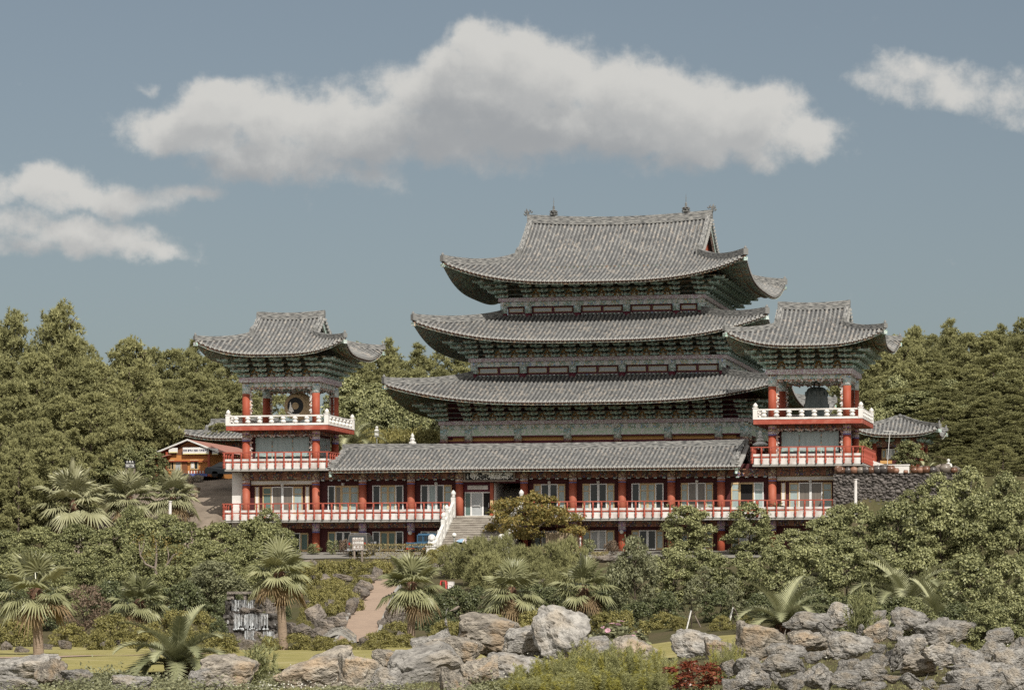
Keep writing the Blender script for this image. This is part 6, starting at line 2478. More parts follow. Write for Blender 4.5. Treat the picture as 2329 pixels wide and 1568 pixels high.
# fill the gaps of the pile with deeper stones
for i in range(34):
    u, v = RK.uniform(1660, 2270), RK.uniform(1405, 1570)
    if v < 1390 + abs(u - 1980) * .22: continue
    w = RK.uniform(34, 60)
    boulder(u, v, w, w * RK.uniform(.7, 1), 79.5 + (1568 - v) * .115, 'g', 'small stone filling a gap low in the rock pile', 'gap stones of the rock pile')
for (u, v, w, hh) in [(2200, 1500, 66, 50), (2255, 1478, 60, 40), (2300, 1500, 70, 56), (2245, 1530, 76, 54), (2310, 1545, 80, 60), (2190, 1545, 70, 50), (2260, 1562, 70, 44), (2325, 1470, 50, 40), (1700, 1545, 60, 44), (1660, 1520, 50, 40)]:
    boulder(u, v, w, hh, 76.5 + (1568 - (v + hh / 2)) * .105, 'g', 'grey boulder at the right end of the bottom edge beyond the pile' if u > 2000 else 'grey boulder low at the left foot of the pile', 'boulders at the ends of the pile')
SLOPE_W = [(516, 1372, 22, 24), (602, 1376, 26, 26), (520, 1392, 20, 18), (616, 1408, 22, 24), (524, 1446, 26, 26), (545, 1458, 26, 20), (590, 1452, 18, 24), (634, 1452, 20, 24), (530, 1424, 16, 16), (623, 1397, 30, 36), (627, 1429, 22, 28), (520, 1412, 26, 20), (507, 1438, 24, 22)]
SLOPE_P = [(721, 1400, 37, 36), (703, 1377, 18, 15), (735, 1427, 36, 26), (767, 1420, 38, 26), (779, 1402, 30, 14), (689, 1432, 42, 20), (661, 1430, 20, 20), (727, 1440, 30, 18), (821, 1353, 33, 28), (828, 1337, 30, 24), (797, 1383, 22, 36),
           (836, 1320, 30, 18), (724, 1320, 45, 20), (775, 1316, 40, 14), (706, 1283, 25, 15), (731, 1289, 20, 14), (790, 1289, 22, 12), (650, 1330, 24, 18), (755, 1372, 24, 16)]
SLOPE_R = [(874, 1302, 20, 22), (896, 1406, 38, 42), (867, 1419, 18, 20), (911, 1452, 18, 24), (827, 1458, 18, 14), (915, 1320, 30, 18), (1019, 1298, 34, 28), (1013, 1274, 26, 18), (1035, 1274, 26, 15), (1057, 1268, 24, 13), (1054, 1300, 26, 16), (995, 1292, 20, 16), (1080, 1300, 22, 14), (1218, 1330, 42, 26), (1240, 1350, 30, 20), (960, 1460, 24, 20), (945, 1400, 20, 16), (1312, 1268, 22, 12), (1380, 1272, 40, 14), (1420, 1278, 40, 14)]
SLOPE_L = [(14, 1472, 24, 20), (49, 1480, 26, 14), (148, 1470, 24, 20), (208, 1468, 26, 16), (240, 1467, 28, 15), (275, 1464, 24, 14), (481, 1416, 37, 24), (104, 1474, 24, 14), (318, 1470, 26, 14), (360, 1478, 30, 14), (420, 1476, 26, 14), (565, 1470, 38, 22), (592, 1472, 24, 20)]
SLOPE_B = [(247, 1206, 22, 20), (257, 1190, 30, 14), (268, 1204, 18, 14), (430, 1098, 22, 30), (444, 1120, 22, 26), (418, 1140, 24, 26), (425, 1165, 26, 20), (410, 1095, 20, 18), (448, 1090, 24, 14), (300, 1195, 26, 16), (225, 1205, 20, 14)]
for lst, lb, gp, kk in ((SLOPE_W, 'dark wet looking rock beside the cascade', 'rocks beside the cascade', 'd'), (SLOPE_P, 'brown rock set in the azalea bank left of the pink path', 'rocks left of the path', 'd'), (SLOPE_R, 'brown rock set in the bank right of the pink path', 'rocks right of the path', 'd'),
                       (SLOPE_L, 'brown edging rock along the left lawn border', 'rocks of the left lawn border', 'd'), (SLOPE_B, 'pale rough rock on the bank below the hut', 'rocks below the hut', 't')):
    for (u, v, w, hh) in lst:
        x, y, z, d = ground_at(u, v + hh / 2 - 2)
        boulder(u, v - 2, w * 1.2, hh * 1.25, d - .6, kk, lb, gp)
u, v = 858, 1307
x, y, z, d = ground_at(u, v + 15)
boulder(u, v, 25, 35, d, 'd', 'upright standing stone at the upper bend of the pink path')

# ------------------------------------------------------------------ cascade
x, y, z, dW = ground_at(575, 1462)
M['water'] = None
m, t, bs = base_mat('falling_water')
bs.inputs['Roughness'].default_value = .35
bs.inputs['Specular IOR Level'].default_value = .4
co = nd(t, 'ShaderNodeTexCoord')
mp = nd(t, 'ShaderNodeMapping')
mp.inputs['Scale'].default_value = (7, 7, .45)
t.links.new(co.outputs['Object'], mp.inputs[0])
n = nd(t, 'ShaderNodeTexNoise')
n.inputs['Scale'].default_value = 1.4
n.inputs['Detail'].default_value = 3
t.links.new(mp.outputs[0], n.inputs[0])
mr = nd(t, 'ShaderNodeMapRange')
t.links.new(n.outputs[0], mr.inputs[0])
mr.inputs[1].default_value, mr.inputs[2].default_value = .30, .60
t.links.new(mixc(t, mr.outputs[0], (.12, .125, .125), (.50, .52, .53)), bs.inputs['Base Color'])
M['water'] = m
CW = thing('cascade', 'three step garden cascade of white water over dark rock', 'waterfall', (x, y, z))
def fall(u0, u1, v0, v1, dd, bulge, nm='water_sheet'):
    """a curtain of separate streams hanging over a dark rock face"""
    rs = random.Random(int(u0 * 7 + v0))
    b = MB()
    k = dd / FPX
    n = int((u1 - u0) * .5)
    for q in range(n):
        uc = u0 + (u1 - u0) * (q + rs.uniform(.1, .9)) / n
        w = rs.choice((.4, .5, .7, .9, 1.2, 1.7))
        f0, f1 = rs.uniform(0, .12) ** 1.5, rs.uniform(.7, 1.02)
        o = len(b.v)
        nv = 7
        for j in range(nv + 1):
            f = f0 + (f1 - f0) * j / nv
            v = v0 + (v1 - v0) * f
            ww = w * (.7 + .6 * f) * rs.uniform(.75, 1.2)
            off = bulge * (f ** .6) + rs.uniform(0, .05)
            du = rs.uniform(-.35, .35)
            for e in (-1, 1):
                px_, py_ = from_depth(uc + du + e * ww / 2, dd - off)
                b.v.append((px_ - x, py_ - y, ZC + (V0 - v) * k - z))
        for j in range(nv):
            b.f.append((o + 2 * j, o + 2 * j + 2, o + 2 * j + 3, o + 2 * j + 1)); b.m.append(0)
    # foam where it lands
    for q in range(int(n * .5)):
        uc = rs.uniform(u0, u1)
        px_, py_ = from_depth(uc, dd - bulge - rs.uniform(.02, .15))
        b.lathe([(.01, -.05), (.06, -.02), (.05, .03), (.01, .05)], px_ - x, py_ - y, 5)
        b.xf(len(b.v) - 20, Matrix.Translation((0, 0, ZC + (V0 - v1) * k - z + rs.uniform(-.02, .05))))
    b.build(nm, M['water'], CW, smooth=True)
CK = dW
TIERS = [(527, 578, 1363, 1388, CK + 2.5), (532, 610, 1394, 1431, CK + .95), (556, 582, 1432, 1462, CK - .45), (598, 624, 1434, 1464, CK - .45)]
for i, (u0, u1, v0, v1, dd) in enumerate(TIERS):
    fall(u0, u1, v0, v1, dd, .22)
def ledge(u0, u1, v0, v1, dd, nm='rock_face'):
    b = MB()
    k = dd / FPX
    nu, nv = 30, 10
    v00 = v0
    for i in range(nu + 1):
        u = u0 + (u1 - u0) * i / nu
        v0 = v00 + 4.5 * mnoise.noise((i * .5, v00, 0)) + 10 * max(0, abs(i / nu - .5) * 2 - .7) ** 1.2
        for j in range(nv + 3):
            f = min(1, j / nv)
            v = v0 + (v1 - v0) * f
            back = 0 if j <= nv else 0
            off = .28 * mnoise.fractal((i * .35, j * .4, v0 * .1), 1, 2, 4) + .12 * f
            ddp = dd - off
            px_, py_ = from_depth(u, ddp)
            b.v.append((px_ - x, py_ - y, ZC + (V0 - v) * k - z))
    nn = nv + 3
    for i in range(nu):
        for j in range(nv):
            b.f.append((i * nn + j, i * nn + j + 1, (i + 1) * nn + j + 1, (i + 1) * nn + j)); b.m.append(0)
    # flat shelf behind the lip
    v0 = v00 + 2
    o = len(b.v)
    for i in range(nu + 1):
        u = u0 + (u1 - u0) * i / nu
        for q in (0, 1.6):
            px_, py_ = from_depth(u, dd + q)
            b.v.append((px_ - x, py_ - y, ZC + (V0 - v0) * k - z + .02))
    for i in range(nu):
        b.f.append((o + 2 * i, o + 2 * i + 2, o + 2 * i + 3, o + 2 * i + 1)); b.m.append(0)
    b.build(nm, M['rock_wet'], CW)
ledge(512, 596, 1362, 1400, CK + 3.3)
ledge(508, 640, 1393, 1440, CK + 1.75)
ledge(512, 642, 1431, 1474, CK + .35)
b = MB()
k = (CK + 4) / FPX
for (u0, u1, v0, v1, q) in ((518, 598, 1344, 1350, 0), (556, 562, 1350, 1362, .1), (518, 534, 1350, 1362, .12), (590, 600, 1350, 1362, .12)):
    xa, ya = from_depth(u0, CK + 4 + q)
    xb, yb = from_depth(u1, CK + 4 + q)
    b.cbox(((xa + xb) / 2 - x, (ya + yb) / 2 - y, ZC + (V0 - (v0 + v1) / 2) * k - z), (hypot(xb - xa, yb - ya), .9, (v1 - v0) * k), 0, Matrix.Rotation(PSI, 3, 'Z'))
b.build('spillway_slab', M['rock_dark'], CW)
for (u, v, w, hh) in ((557, 1387, 26, 14), (584, 1388, 26, 10), (540, 1436, 26, 14), (612, 1440, 14, 12)):
    boulder(u, v, w, hh, CK + .9, 'd', 'brown stone lying on a ledge of the cascade', 'stones on the cascade ledges', dep=.5)

# small arched footbridge at the foot of the path
x, y, z, d = ground_at(768, 1470)
k = d / FPX
BG = thing('footbridge', 'small grey arched stone footbridge at the foot of the pink path', 'bridge', (x, y, z))
Lb = 66 * k
for yy, nm in ((0, 'parapet'), (1.3, 'parapet')):
    b = MB()
    n = 14
    for i in range(n):
        f0, f1 = i / n, (i + 1) / n
        def ar(f): return .34 * sin(pi * f) + .22 - .10 * abs(f - .5)
        for (lo, hi, dp, mi) in ((.0, .13, .18, 0), (.14, .34, .10, 1)):
            vs = [(-Lb / 2 + Lb * f0, yy - dp / 2, ar(f0) + lo), (-Lb / 2 + Lb * f1, yy - dp / 2, ar(f1) + lo), (-Lb / 2 + Lb * f1, yy + dp / 2, ar(f1) + lo), (-Lb / 2 + Lb * f0, yy + dp / 2, ar(f0) + lo),
                  (-Lb / 2 + Lb * f0, yy - dp / 2, ar(f0) + hi), (-Lb / 2 + Lb * f1, yy - dp / 2, ar(f1) + hi), (-Lb / 2 + Lb * f1, yy + dp / 2, ar(f1) + hi), (-Lb / 2 + Lb * f0, yy + dp / 2, ar(f0) + hi)]
            b.add(vs, [(0, 3, 2, 1), (4, 5, 6, 7), (0, 1, 5, 4), (1, 2, 6, 5), (2, 3, 7, 6), (3, 0, 4, 7)], mi)
    b.build(nm, [M['concrete'], M['rock_grey']], BG)
b = MB()
for i in range(14):
    f0, f1 = i / 14, (i + 1) / 14
    za, zb_ = .34 * sin(pi * f0) + .2, .34 * sin(pi * f1) + .2
    vs = [(-Lb / 2 + Lb * f0, .1, za), (-Lb / 2 + Lb * f1, .1, zb_), (-Lb / 2 + Lb * f1, 1.2, zb_), (-Lb / 2 + Lb * f0, 1.2, za)]
    b.add(vs, [(0, 1, 2, 3)])
b.build('deck', M['concrete'], BG)
BG.rotation_euler = (0, 0, PSI * .5)

# ------------------------------------------------------------------ small buildings
# orange wooden hut on the left
hx0, hx1 = at(381, 1080, 12)[0], at(479, 1080, 12)[0]
hxc = (hx0 + hx1) / 2
HZ = at(430, 1083, 12)[1]
HU = thing('hut', 'orange wooden hut with brown pitched roof and a Korean banner, left of the drum pavilion', 'hut', (hxc, 12, HZ))
M['orange'] = pmat('orange_boards', (.52, .23, .075), (.44, .185, .055), 3, .7, stretch=(.3, .3, 6))
M['orange_dark'] = pmat('brown_boards', (.21, .085, .04), (.16, .065, .03), 3, .7, stretch=(.3, .3, 6))
M['roof_brown'] = pmat('brown_sheet_roof', (.36, .18, .14), (.31, .15, .115), 1.5, .7)
w = (hx1 - hx0) / 2
he = 1.72
ap = 2.75
b = MB()
b.box(-w, w, 0, 12, 0, he, 0)
b.add([(-w, -.001, he), (w, -.001, he), (0, -.001, ap - .15)], [(0, 1, 2)], 0)
b.build('wall', [M['orange']], HU)
ov = at(494, 1040, 11.2)[0] - hxc
b = MB()
sl = (ap - he) / w * .78
for e in (-1, 1):
    for (dz, mi) in ((0, 0),):
        vs = [(0, -.42, ap), (e * ov, -.42, ap - .93), (e * ov, 12.5, ap - .93), (0, 12.5, ap)]
        vs += [(a, c, d - .10) for a, c, d in vs]
        b.add(vs, [(0, 1, 2, 3) if e < 0 else (3, 2, 1, 0), (4, 7, 6, 5) if e < 0 else (5, 6, 7, 4), (1, 5, 6, 2), (2, 6, 7, 3)], 0)
        vs = [(0, -.44, ap + .02), (e * ov, -.44, ap - .91), (e * ov, -.44, ap - 1.03), (0, -.44, ap - .10)]
        b.add(vs + [(q[0], -.36, q[2]) for q in vs], [(0, 1, 2, 3) if e > 0 else (3, 2, 1, 0), (0, 4, 5, 1), (2, 6, 7, 3)], 1)
b.build('roof', [M['roof_brown'], M['stone_white']], HU)
b = MB()
b.add([(-w, -.02, he - .1), (w, -.02, he - .1), (w * .5, -.02, he + .42), (0, -.02, ap - .3), (-w * .5, -.02, he + .42)], [(0, 1, 2, 3, 4)])
b.build('gable_panel', M['orange_dark'], HU)
b = MB()
for x in (-w - .75, -w + .02, w - .08):
    b.box(x - .08, x + .08, -.25, -.09, 0, he + .1)
b.box(-w - .8, w, -.26, -.1, he - .62, he - .55)
b.build('frame', M['red'], HU)
b = MB()
vs = [(-w - 1.5, -.7, he - .62), (-w + .35, -.7, he - .15), (-w + .35, 2.5, he - .1), (-w - 1.5, 2.5, he - .55)]
b.add(vs + [(a, c, d + .06) for a, c, d in vs], [(0, 3, 2, 1), (4, 5, 6, 7), (0, 1, 5, 4), (1, 2, 6, 5), (2, 3, 7, 6), (3, 0, 4, 7)])
b.build('porch_roof', M['roof_brown'], HU)
b = MB()
b.box(.0, .45, -.06, .0, 0, 1.15)
f = b.build('doorway', M['orange_dark'], HU, loc=(-.55, -.02, .02))
b = MB(); q = MB()
for bx in ((0, .08, -.06, 0, 0, 1.15), (.47, .55, -.06, 0, 0, 1.15), (.08, .47, -.055, 0, 1.07, 1.15), (.08, .47, -.055, 0, 0, .1), (.08, .47, -.055, 0, .38, .44)):
    b.box(*bx)
q.box(.08, .47, -.03, -.02, .44, 1.07)
f = b.build('door', M['wood_yellow'], HU, loc=(-1.1, -.025, .02))
q.build('pane', M['glass_grey'], f)
for (x0, wd, mt) in ((.02, .62, 'glass_dark'), (-1.72, .5, 'interior')):
    b = MB(); q = MB()
    for bx in ((0, .06, -.06, 0, 0, .75), (wd - .06, wd, -.06, 0, 0, .75), (wd / 2 - .03, wd / 2 + .03, -.055, 0, .06, .69), (.06, wd - .06, -.055, 0, .69, .75), (.06, wd - .06, -.055, 0, 0, .06)):
        b.box(*bx)
    q.box(.06, wd - .06, -.03, -.02, .06, .69)
    f = b.build('window', M['wood_yellow'], HU, loc=(x0 + .1, -.025, .5))
    q.build('pane', M[mt], f)
b = MB()
b.box(.2, .42, -.1, -.09, .62, 1.05)
b.build('poster', M['white'], HU)
b = MB()
for i in range(14):
    b.box(.0 + i * .11, .07 + i * .11, -.2, -.16, .22, .42, i % 2)
b.build('picket_rail', [M['white'], M['rail_red']], HU)
b = MB()
b.box(-.02, 1.5, -.35, -.22, 0, .2)
M['tarp'] = flat_mat('blue_tarp', (.10, .13, .34))
b.build('blue_tarp', M['tarp'], HU)
for (u0, u1, v0, v1, txt, nm, lb) in ((416, 475, 1017, 1032, '단양 광덕사 법당 기와접수중', 'banner', 'white banner with dark Korean lettering across the front of the hut'), (384, 404, 1018, 1029, '', 'blank_sign', 'blank white board under the porch roof of the hut'), (483, 496, 1019, 1033, '기와접수', 'banner', 'small pale banner round the right corner of the hut')):
    x0, z1 = at(u0, v0, 11.7)
    x1, z0 = at(u1, v1, 11.7)
    B = thing(nm, lb, 'banner', ((x0 + x1) / 2, 11.68, (z0 + z1) / 2))
    b = MB()
    b.box(-(x1 - x0) / 2, (x1 - x0) / 2, 0, .04, -(z1 - z0) / 2, (z1 - z0) / 2)
    b.box(-(x1 - x0) / 2 + .02, (x1 - x0) / 2 - .02, -.006, -.001, -(z1 - z0) / 2 + .01, -(z1 - z0) / 2 + .06, 1)
    b.build('cloth', [M['white'], flat_mat('banner_yellow', (.72, .60, .2))], B)
    if txt:
        me = text_mesh(txt, .165 if len(txt) > 6 else .12, .003)
        me.materials.append(flat_mat('banner_ink', (.03, .03, .10)))
        part('lettering', me, B, (0, -.012, .02)).rotation_euler = (pi / 2, 0, 0)

# tiled house behind the drum pavilion
xh, zh = at(540, 996, 27)
TH = thing('tiled_house', 'small grey tiled house mostly hidden behind the drum pavilion', 'house', (xh, 29, h(xh, 29)))
r = Roof(xh, 29, 4.0, 3.4, zh, 1.35, 2.6, None, .45, .5, a=.75).build(TH, 'roof', ridge_h=.3, ridge_w=.3, hip_h=.25, hip_w=.24, wall_t=.4, orn=.6)
r.location = -Vector(TH.location)
strip(TH, Vector(TH.location), 'wall', M['frieze'], [(xh - 2.6, xh + 2.6, 26.8, 31.2, h(xh, 29) - .5, zh + .3)])

# pavilion on the right
xp, zp = at(2040, 987, 18)
zg = h(xp, 20.5)
RP = thing('side_pavilion', 'small pavilion with a four sided tiled roof right of the bell pavilion', 'pavilion', (xp, 20.5, zg))
r = Roof(xp, 20.5, 3.0, 3.0, zp, 1.28, .25, .25, 1.0, .5, a=.75, flare=.15).build(RP, 'roof', pitch=.28, hip_h=.26, hip_w=.24, wall_t=.45, orn=.7)
r.location = -Vector(RP.location)
b = MB()
b.lathe([(.3, 0), (.34, .1), (.2, .2), (.26, .34), (.22, .5), (.05, .6)], 0, 0, 10)
b.build('finial', M['ridge_plain'], RP, loc=Vector((xp, 20.5, zp + 1.2)) - Vector(RP.location)).scale = (.7, .7, .7)
RPB = Vector(RP.location)
strip(RP, RPB, 'wall', M['maroon'], [(xp - 1.5, xp + 1.5, 19, 22, zg - .5, zp - .9)])
strip(RP, RPB, 'frieze', M['frieze'], [(xp - 1.8, xp + 1.8, 18.7, 22.3, zp - .9, zp + .35)])
cm = column_mesh(.17, zg - .2, zp - .1, [(.5, 'capital')], 'red', 10)
for sx, sy in ((-1.7, 18.8), (1.7, 18.8), (1.7, 22.2), (-1.7, 22.2)):
    part('column', cm, RP, Vector((xp + sx, sy, 0)) - RPB)
brp = bracket_mesh(.75, .85, 2)
for sx in (-1.7, -.57, .57, 1.7):
    part('bracket', brp, RP, Vector((xp + sx, 18.7, zp - .55)) - RPB)
    part('bracket', brp, RP, Vector((xp + 1.8, 20.5 + sx, zp - .55)) - RPB, pi / 2)
window(RP, RPB, xp - 1.2, xp + .1, 18.97, zp - 1.75, zp - 1.0, 'L')
window(RP, RPB, xp - .1, xp + 1.0, 18.96, zp - 2.9, zp - 1.85, 'A')
strip(RP, RPB, 'door', M['ochre'], [(xp - 1.3, xp - .45, 18.9, 19.01, zg, zp - 1.85)])

# stone wall with its row of jars
WX0, WX1 = 22.36, 31.5
WZ1 = at(1950, 1076, -1.8)[1]
def cobble_wall(name, label, x0, x1, y, z0, z1):
    b = MB()
    nx, nz = int((x1 - x0) / .055), int((z1 - z0) / .055)
    for i in range(nx + 1):
        for j in range(nz + 1):
            xx, zz = x0 + (x1 - x0) * i / nx, z0 + (z1 - z0) * j / nz
            d, p = mnoise.voronoi(Vector((xx * 3.6, zz * 5.2, 0)))
            e = min(1, (d[1] - d[0]) * 2.2)
            b.v.append((xx, y - .20 * e ** .5 - .10 * mnoise.noise(Vector((p[0][0] * 3, p[0][1] * 3, 1))), zz))
    for i in range(nx):
        for j in range(nz):
            b.f.append((i * (nz + 1) + j, (i + 1) * (nz + 1) + j, (i + 1) * (nz + 1) + j + 1, i * (nz + 1) + j + 1)); b.m.append(0)
    b.box(x0, x1, y + .12, y + .7, z0 - .3, z1 - .02, 0)
    b.add([(x0, y - .2, z1), (x1, y - .2, z1), (x1, y + .7, z1), (x0, y + .7, z1)], [(0, 1, 2, 3)], 0)
    return tag(b.build(name, M['lava'], smooth=False), label, 'wall')
m, t, bs = base_mat('lava_stone')
bs.inputs['Roughness'].default_value = .9
co = nd(t, 'ShaderNodeTexCoord')
mp = nd(t, 'ShaderNodeMapping')
mp.inputs['Scale'].default_value = (3.6, 0, 5.2)
t.links.new(co.outputs['Object'], mp.inputs[0])
vo = nd(t, 'ShaderNodeTexVoronoi')
vo.inputs['Scale'].default_value = 1.0
t.links.new(mp.outputs[0], vo.inputs[0])
sx_ = nd(t, 'ShaderNodeSeparateColor')
t.links.new(vo.outputs['Color'], sx_.inputs[0])
t.links.new(mixc(t, sx_.outputs[0], (.055, .048, .044), (.165, .147, .136)), bs.inputs['Base Color'])
M['lava'] = m
cobble_wall('stone_wall', 'dry stone wall of dark lava cobbles right of the wing', WX0, WX1, -1.75, 7.0, WZ1)['kind'] = 'thing'

b = MB()
b.lathe([(.16, 0), (.25, .10), (.31, .28), (.31, .40), (.25, .52), (.21, .56), (.24, .60), (.24, .63), (.17, .63)], 0, 0, 14)
JB = b
def jar_mesh(c, gloss):
    me = JB.build('jar', pmat('jar_glaze', c, tuple(x * .7 for x in c), 3, gloss, spec=.5), smooth=True)
    return mesh_of(me)
JM = [jar_mesh((.15, .075, .045), .25), jar_mesh((.085, .075, .07), .22), jar_mesh((.27, .14, .09), .5), jar_mesh((.20, .17, .14), .35)]
JARS = [(1904, 0, 1.0, 'jar lying on its side at the left end of the row on the stone wall', 1), (1914, 0, 1.12, 'reddish brown jar second from the left end of the row on the wall', 0), (1929, 1, 1.0, 'shiny dark jar between the two reddish ones on the wall', 0), (1943, 2, 1.12, 'bright terracotta jar on the stone wall', 0), (1957, 3, 1.05, 'dull grey brown jar right of the terracotta one', 0),
        (1970, 1, 1.12, 'shiny dark jar right of the dull one on the wall', 0), (1982, 0, 1.05, 'brown jar left of the two tall dark ones on the wall', 0), (1996, 1, 1.2, 'left one of the two tall dark jars on the wall', 0), (2011, 1, 1.28, 'biggest dark grey jar on the stone wall, right one of the two tall ones', 0), (2026, 0, 1.2, 'wide brown jar right of the biggest dark one', 0),
        (2038, 2, .8, 'small terracotta jar beside the wide brown one', 0), (2060, 2, .6, 'little terracotta pot in the gap of the jar row', 0), (2080, 0, 1.0, 'brown jar at the start of the right hand jar group', 0), (2093, 2, 1.0, 'terracotta jar in the right hand jar group', 0), (2107, 0, 1.15, 'brown jar under the sago palm', 0), (2122, 1, 1.05, 'shiny dark jar in the right hand jar group', 0), (2150, 3, 1.45, 'huge wide brown jar standing highest at the right end', 0), (2170, 0, .9, 'last small brown jar beside the huge wide one', 0)]
for (u, k, s, lb, lie) in JARS:
    y = -1.05 if u < 2050 else -.2
    x, _ = at(u, 1075, y)
    z = WZ1 + .004 if u < 2050 else h(x, y) + .0
    if u >= 2050: z = max(z, WZ1 + .004)
    o = link('jar', JM[k], None, (x, y, z), None, (s * .9, s * .9, s * .72))
    if lie:
        o.rotation_euler = (radians(84), 0, radians(25))
        o.location.z += .28
    tag(o, lb, 'jar', 'storage jars on the stone wall')
x, z = at(2028, 1060, 4.5)
o = MB()
o.box(-1.2, 1.2, -.1, .1, 0, .95)
o.box(-1.25, 1.25, -.14, .14, .95, 1.03)
tag(o.build('white_wall', M['white'], loc=(x, 4.5, h(x, 4.5) - .1)), 'low white wall behind the jars, in front of the small pavilion', 'wall', kind='thing')
xa, za = at(1985, 1052, 5.2)
o = MB()
for i in range(6):
    o.box(-.3 + i * .25, -.22 + i * .25, -.05, .05, -.3, .55 - i * .09)
vs = [(-.35, -.06, .55), (1.3, -.06, .0), (1.3, .06, .0), (-.35, .06, .55)]
o.add(vs + [(a, c, d + .3) for a, c, d in vs], [(0, 3, 2, 1), (4, 5, 6, 7), (0, 1, 5, 4), (1, 2, 6, 5), (2, 3, 7, 6), (3, 0, 4, 7)])
tag(o.build('stair_railing', M['white'], loc=(xa, 5.2, 11.2)), 'white sloping stair railing between the red balcony and the low white wall', 'railing')
x, z = at(2107, 1052, 6)
trk, crn = date_palm(240, 1.15, .3, 26)
p = thing('sago_palm', 'sago palm above the jars beside the small pavilion', 'palm', (x, 6, h(x, 6)))
link('trunk', trk, p); link('crown', crn, p)
x, z = at(2068, 1050, 8)
plant('leafy', 'leafy_bush', 'round bright leafy bush before the small pavilion', 'bush', (x, 8, h(x, 8) - .2), 1.5, at(2068, 1003, 8)[1] - h(x, 8) + .2)
x, z = at(1952, 1015, 10)
plant('azalea', 'leafy_bush', 'yellow green bush between the bell pavilion and the small pavilion', 'bush', (x, 10, h(x, 10) - .2), 1.4, at(1960, 1000, 10)[1] - h(x, 10))
for (u, v0, w_, lb) in ((2085, 1040, 18, 'reddish flowering bush left of the sago palm'), (2030, 1050, 14, 'small flowering bush by the door of the small pavilion')):
    x, z = at(u, v0, 5.5)
    plant('redshrub' if u > 2050 else 'azalea', 'flowering_bush', lb, 'bush', (x, 5.5, h(x, 5.5)), w_ / 33, .9)
for i, (u, v, w_) in enumerate([(2095, 1060, 40), (2138, 1056, 32), (2172, 1060, 30)]):
    x, z = at(u, v, 2.5)
    d = lateral(x, 2.5)[1]
    boulder(u, v + 8, w_, 18, d, 'd', 'brown garden rock behind the jars on the right terrace', 'rocks of the right terrace')
x, z = at(2157, 1046, 5)
SN_ = thing('stone_figure', 'white and grey carved stone figure standing among rocks on the right terrace', 'statue', (x, 5, h(x, 5)))
b = MB()
b.lathe([(.34, 0), (.38, .1), (.34, .35), (.2, .45)], 0, 0, 10)
b.build('plinth', M['rock_dark'], SN_)
b = MB()
b.lathe([(.2, .44), (.26, .55), (.25, .8), (.22, 1.0), (.24, 1.15), (.16, 1.25), (.07, 1.28), (.08, 1.32), (.13, 1.4), (.14, 1.5), (.1, 1.58), (.03, 1.62)], 0, 0, 12)
b.tube([(-.22, 0, 1.18), (-.3, -.1, .95), (-.08, -.24, .88)], [.07, .06, .05], 6)
b.tube([(.22, 0, 1.18), (.3, -.1, .95), (.08, -.24, .88)], [.07, .06, .05], 6)
b.build('figure', M['stone_white'], SN_, smooth=True)
SN_.scale = (.8, .8, .8)

# ------------------------------------------------------------------ stone lanterns, lamps, posts, signs
def stone_lantern(u, y, label, top_v):
    x, zt = at(u, top_v, y)
    z = 11.5
    H = zt - z
    L = thing('stone_lantern', label, 'stone lantern', (x, y, z), 0, 'stone lanterns behind the wing')
    s = H / 2.75
    b = MB()
    b.lathe([(.5, 0), (.5, .12), (.38, .2), (.42, .3), (.25, .36)], 0, 0, 8)
    b.lathe([(.17, .36), (.16, .95), (.2, 1.0)], 0, 0, 8)
    b.lathe([(.2, 1.0), (.42, 1.1), (.44, 1.18), (.3, 1.22)], 0, 0, 8)
    b.build('pedestal', M['stone_white'], L)
    b = MB()
    for k in range(8):
        a = 2 * pi * (k + .5) / 8
        b.cbox((.27 * cos(a), .27 * sin(a), 1.44), (.07, .1, .46), 0, Matrix.Rotation(a, 3, 'Z'))
    b.lathe([(.2, 1.22), (.2, 1.66)], 0, 0, 8, 1)
    b.build('light_chamber', [M['stone_white'], M['interior']], L)
    b = MB()
    b.lathe([(.3, 1.66), (.56, 1.70), (.6, 1.80), (.36, 1.92), (.22, 1.98)], 0, 0, 8)
    b.lathe([(.2, 1.98), (.3, 2.05), (.28, 2.14), (.14, 2.2), (.2, 2.28), (.2, 2.36), (.1, 2.42), (.14, 2.5), (.12, 2.6), (.02, 2.75)], 0, 0, 8)
    b.build('cap', M['stone_white'], L)
    L.scale = (s * .88, s * .88, s)
stone_lantern(938, 10, 'white stone lantern whose top shows above the wing roof, before the hedge bank', 984)
stone_lantern(1729, 9, 'white stone lantern between the wing roof and the bell pavilion', 978)

def lamp_post(x, y, hgt, label, r=.13):
    z = h(x, y)
    L = thing('lamp_post', label, 'lamp', (x, y, z))
    b = MB()
    b.lathe([(.09, 0), (.05, .1), (.04, hgt - r * 1.2), (.07, hgt - r * .9)], 0, 0, 8)
    b.build('pole', M['iron'], L)
    b = MB()
    b.lathe([(r * sin(pi * k / 8) + .002, hgt - r * cos(pi * k / 8)) for k in range(9)], 0, 0, 12)
    b.build('lamp_globe', M['globe'], L, smooth=True)
x, z = at(1033, 1216, -18)
lamp_post(x, -18, z - h(x, -18), 'lamp post with a round cream globe before the foot of the stair', .15)
x, z = at(2230, 1206, -20)
lamp_post(x, -20, z - h(x, -20), 'lamp post whose round globe shows among the right hand trees', .15)
x, z = at(857, 985, 24)
L = thing('garden_lantern', 'white box lantern on a post on the hedge bank right of the drum pavilion', 'lamp', (x, 24, h(x, 24)))
b = MB(); b.cyl(0, 0, 0, z - h(x, 24) - .3, .05, .04, 8); b.build('pole', M['iron'], L)
b = MB(); b.box(-.14, .14, -.14, .14, 0, .5); b.lathe([(.24, .5), (.05, .68)], 0, 0, 4, ph=.5); b.lathe([(.10, .66), (.12, .76), (.06, .86)], 0, 0, 8)
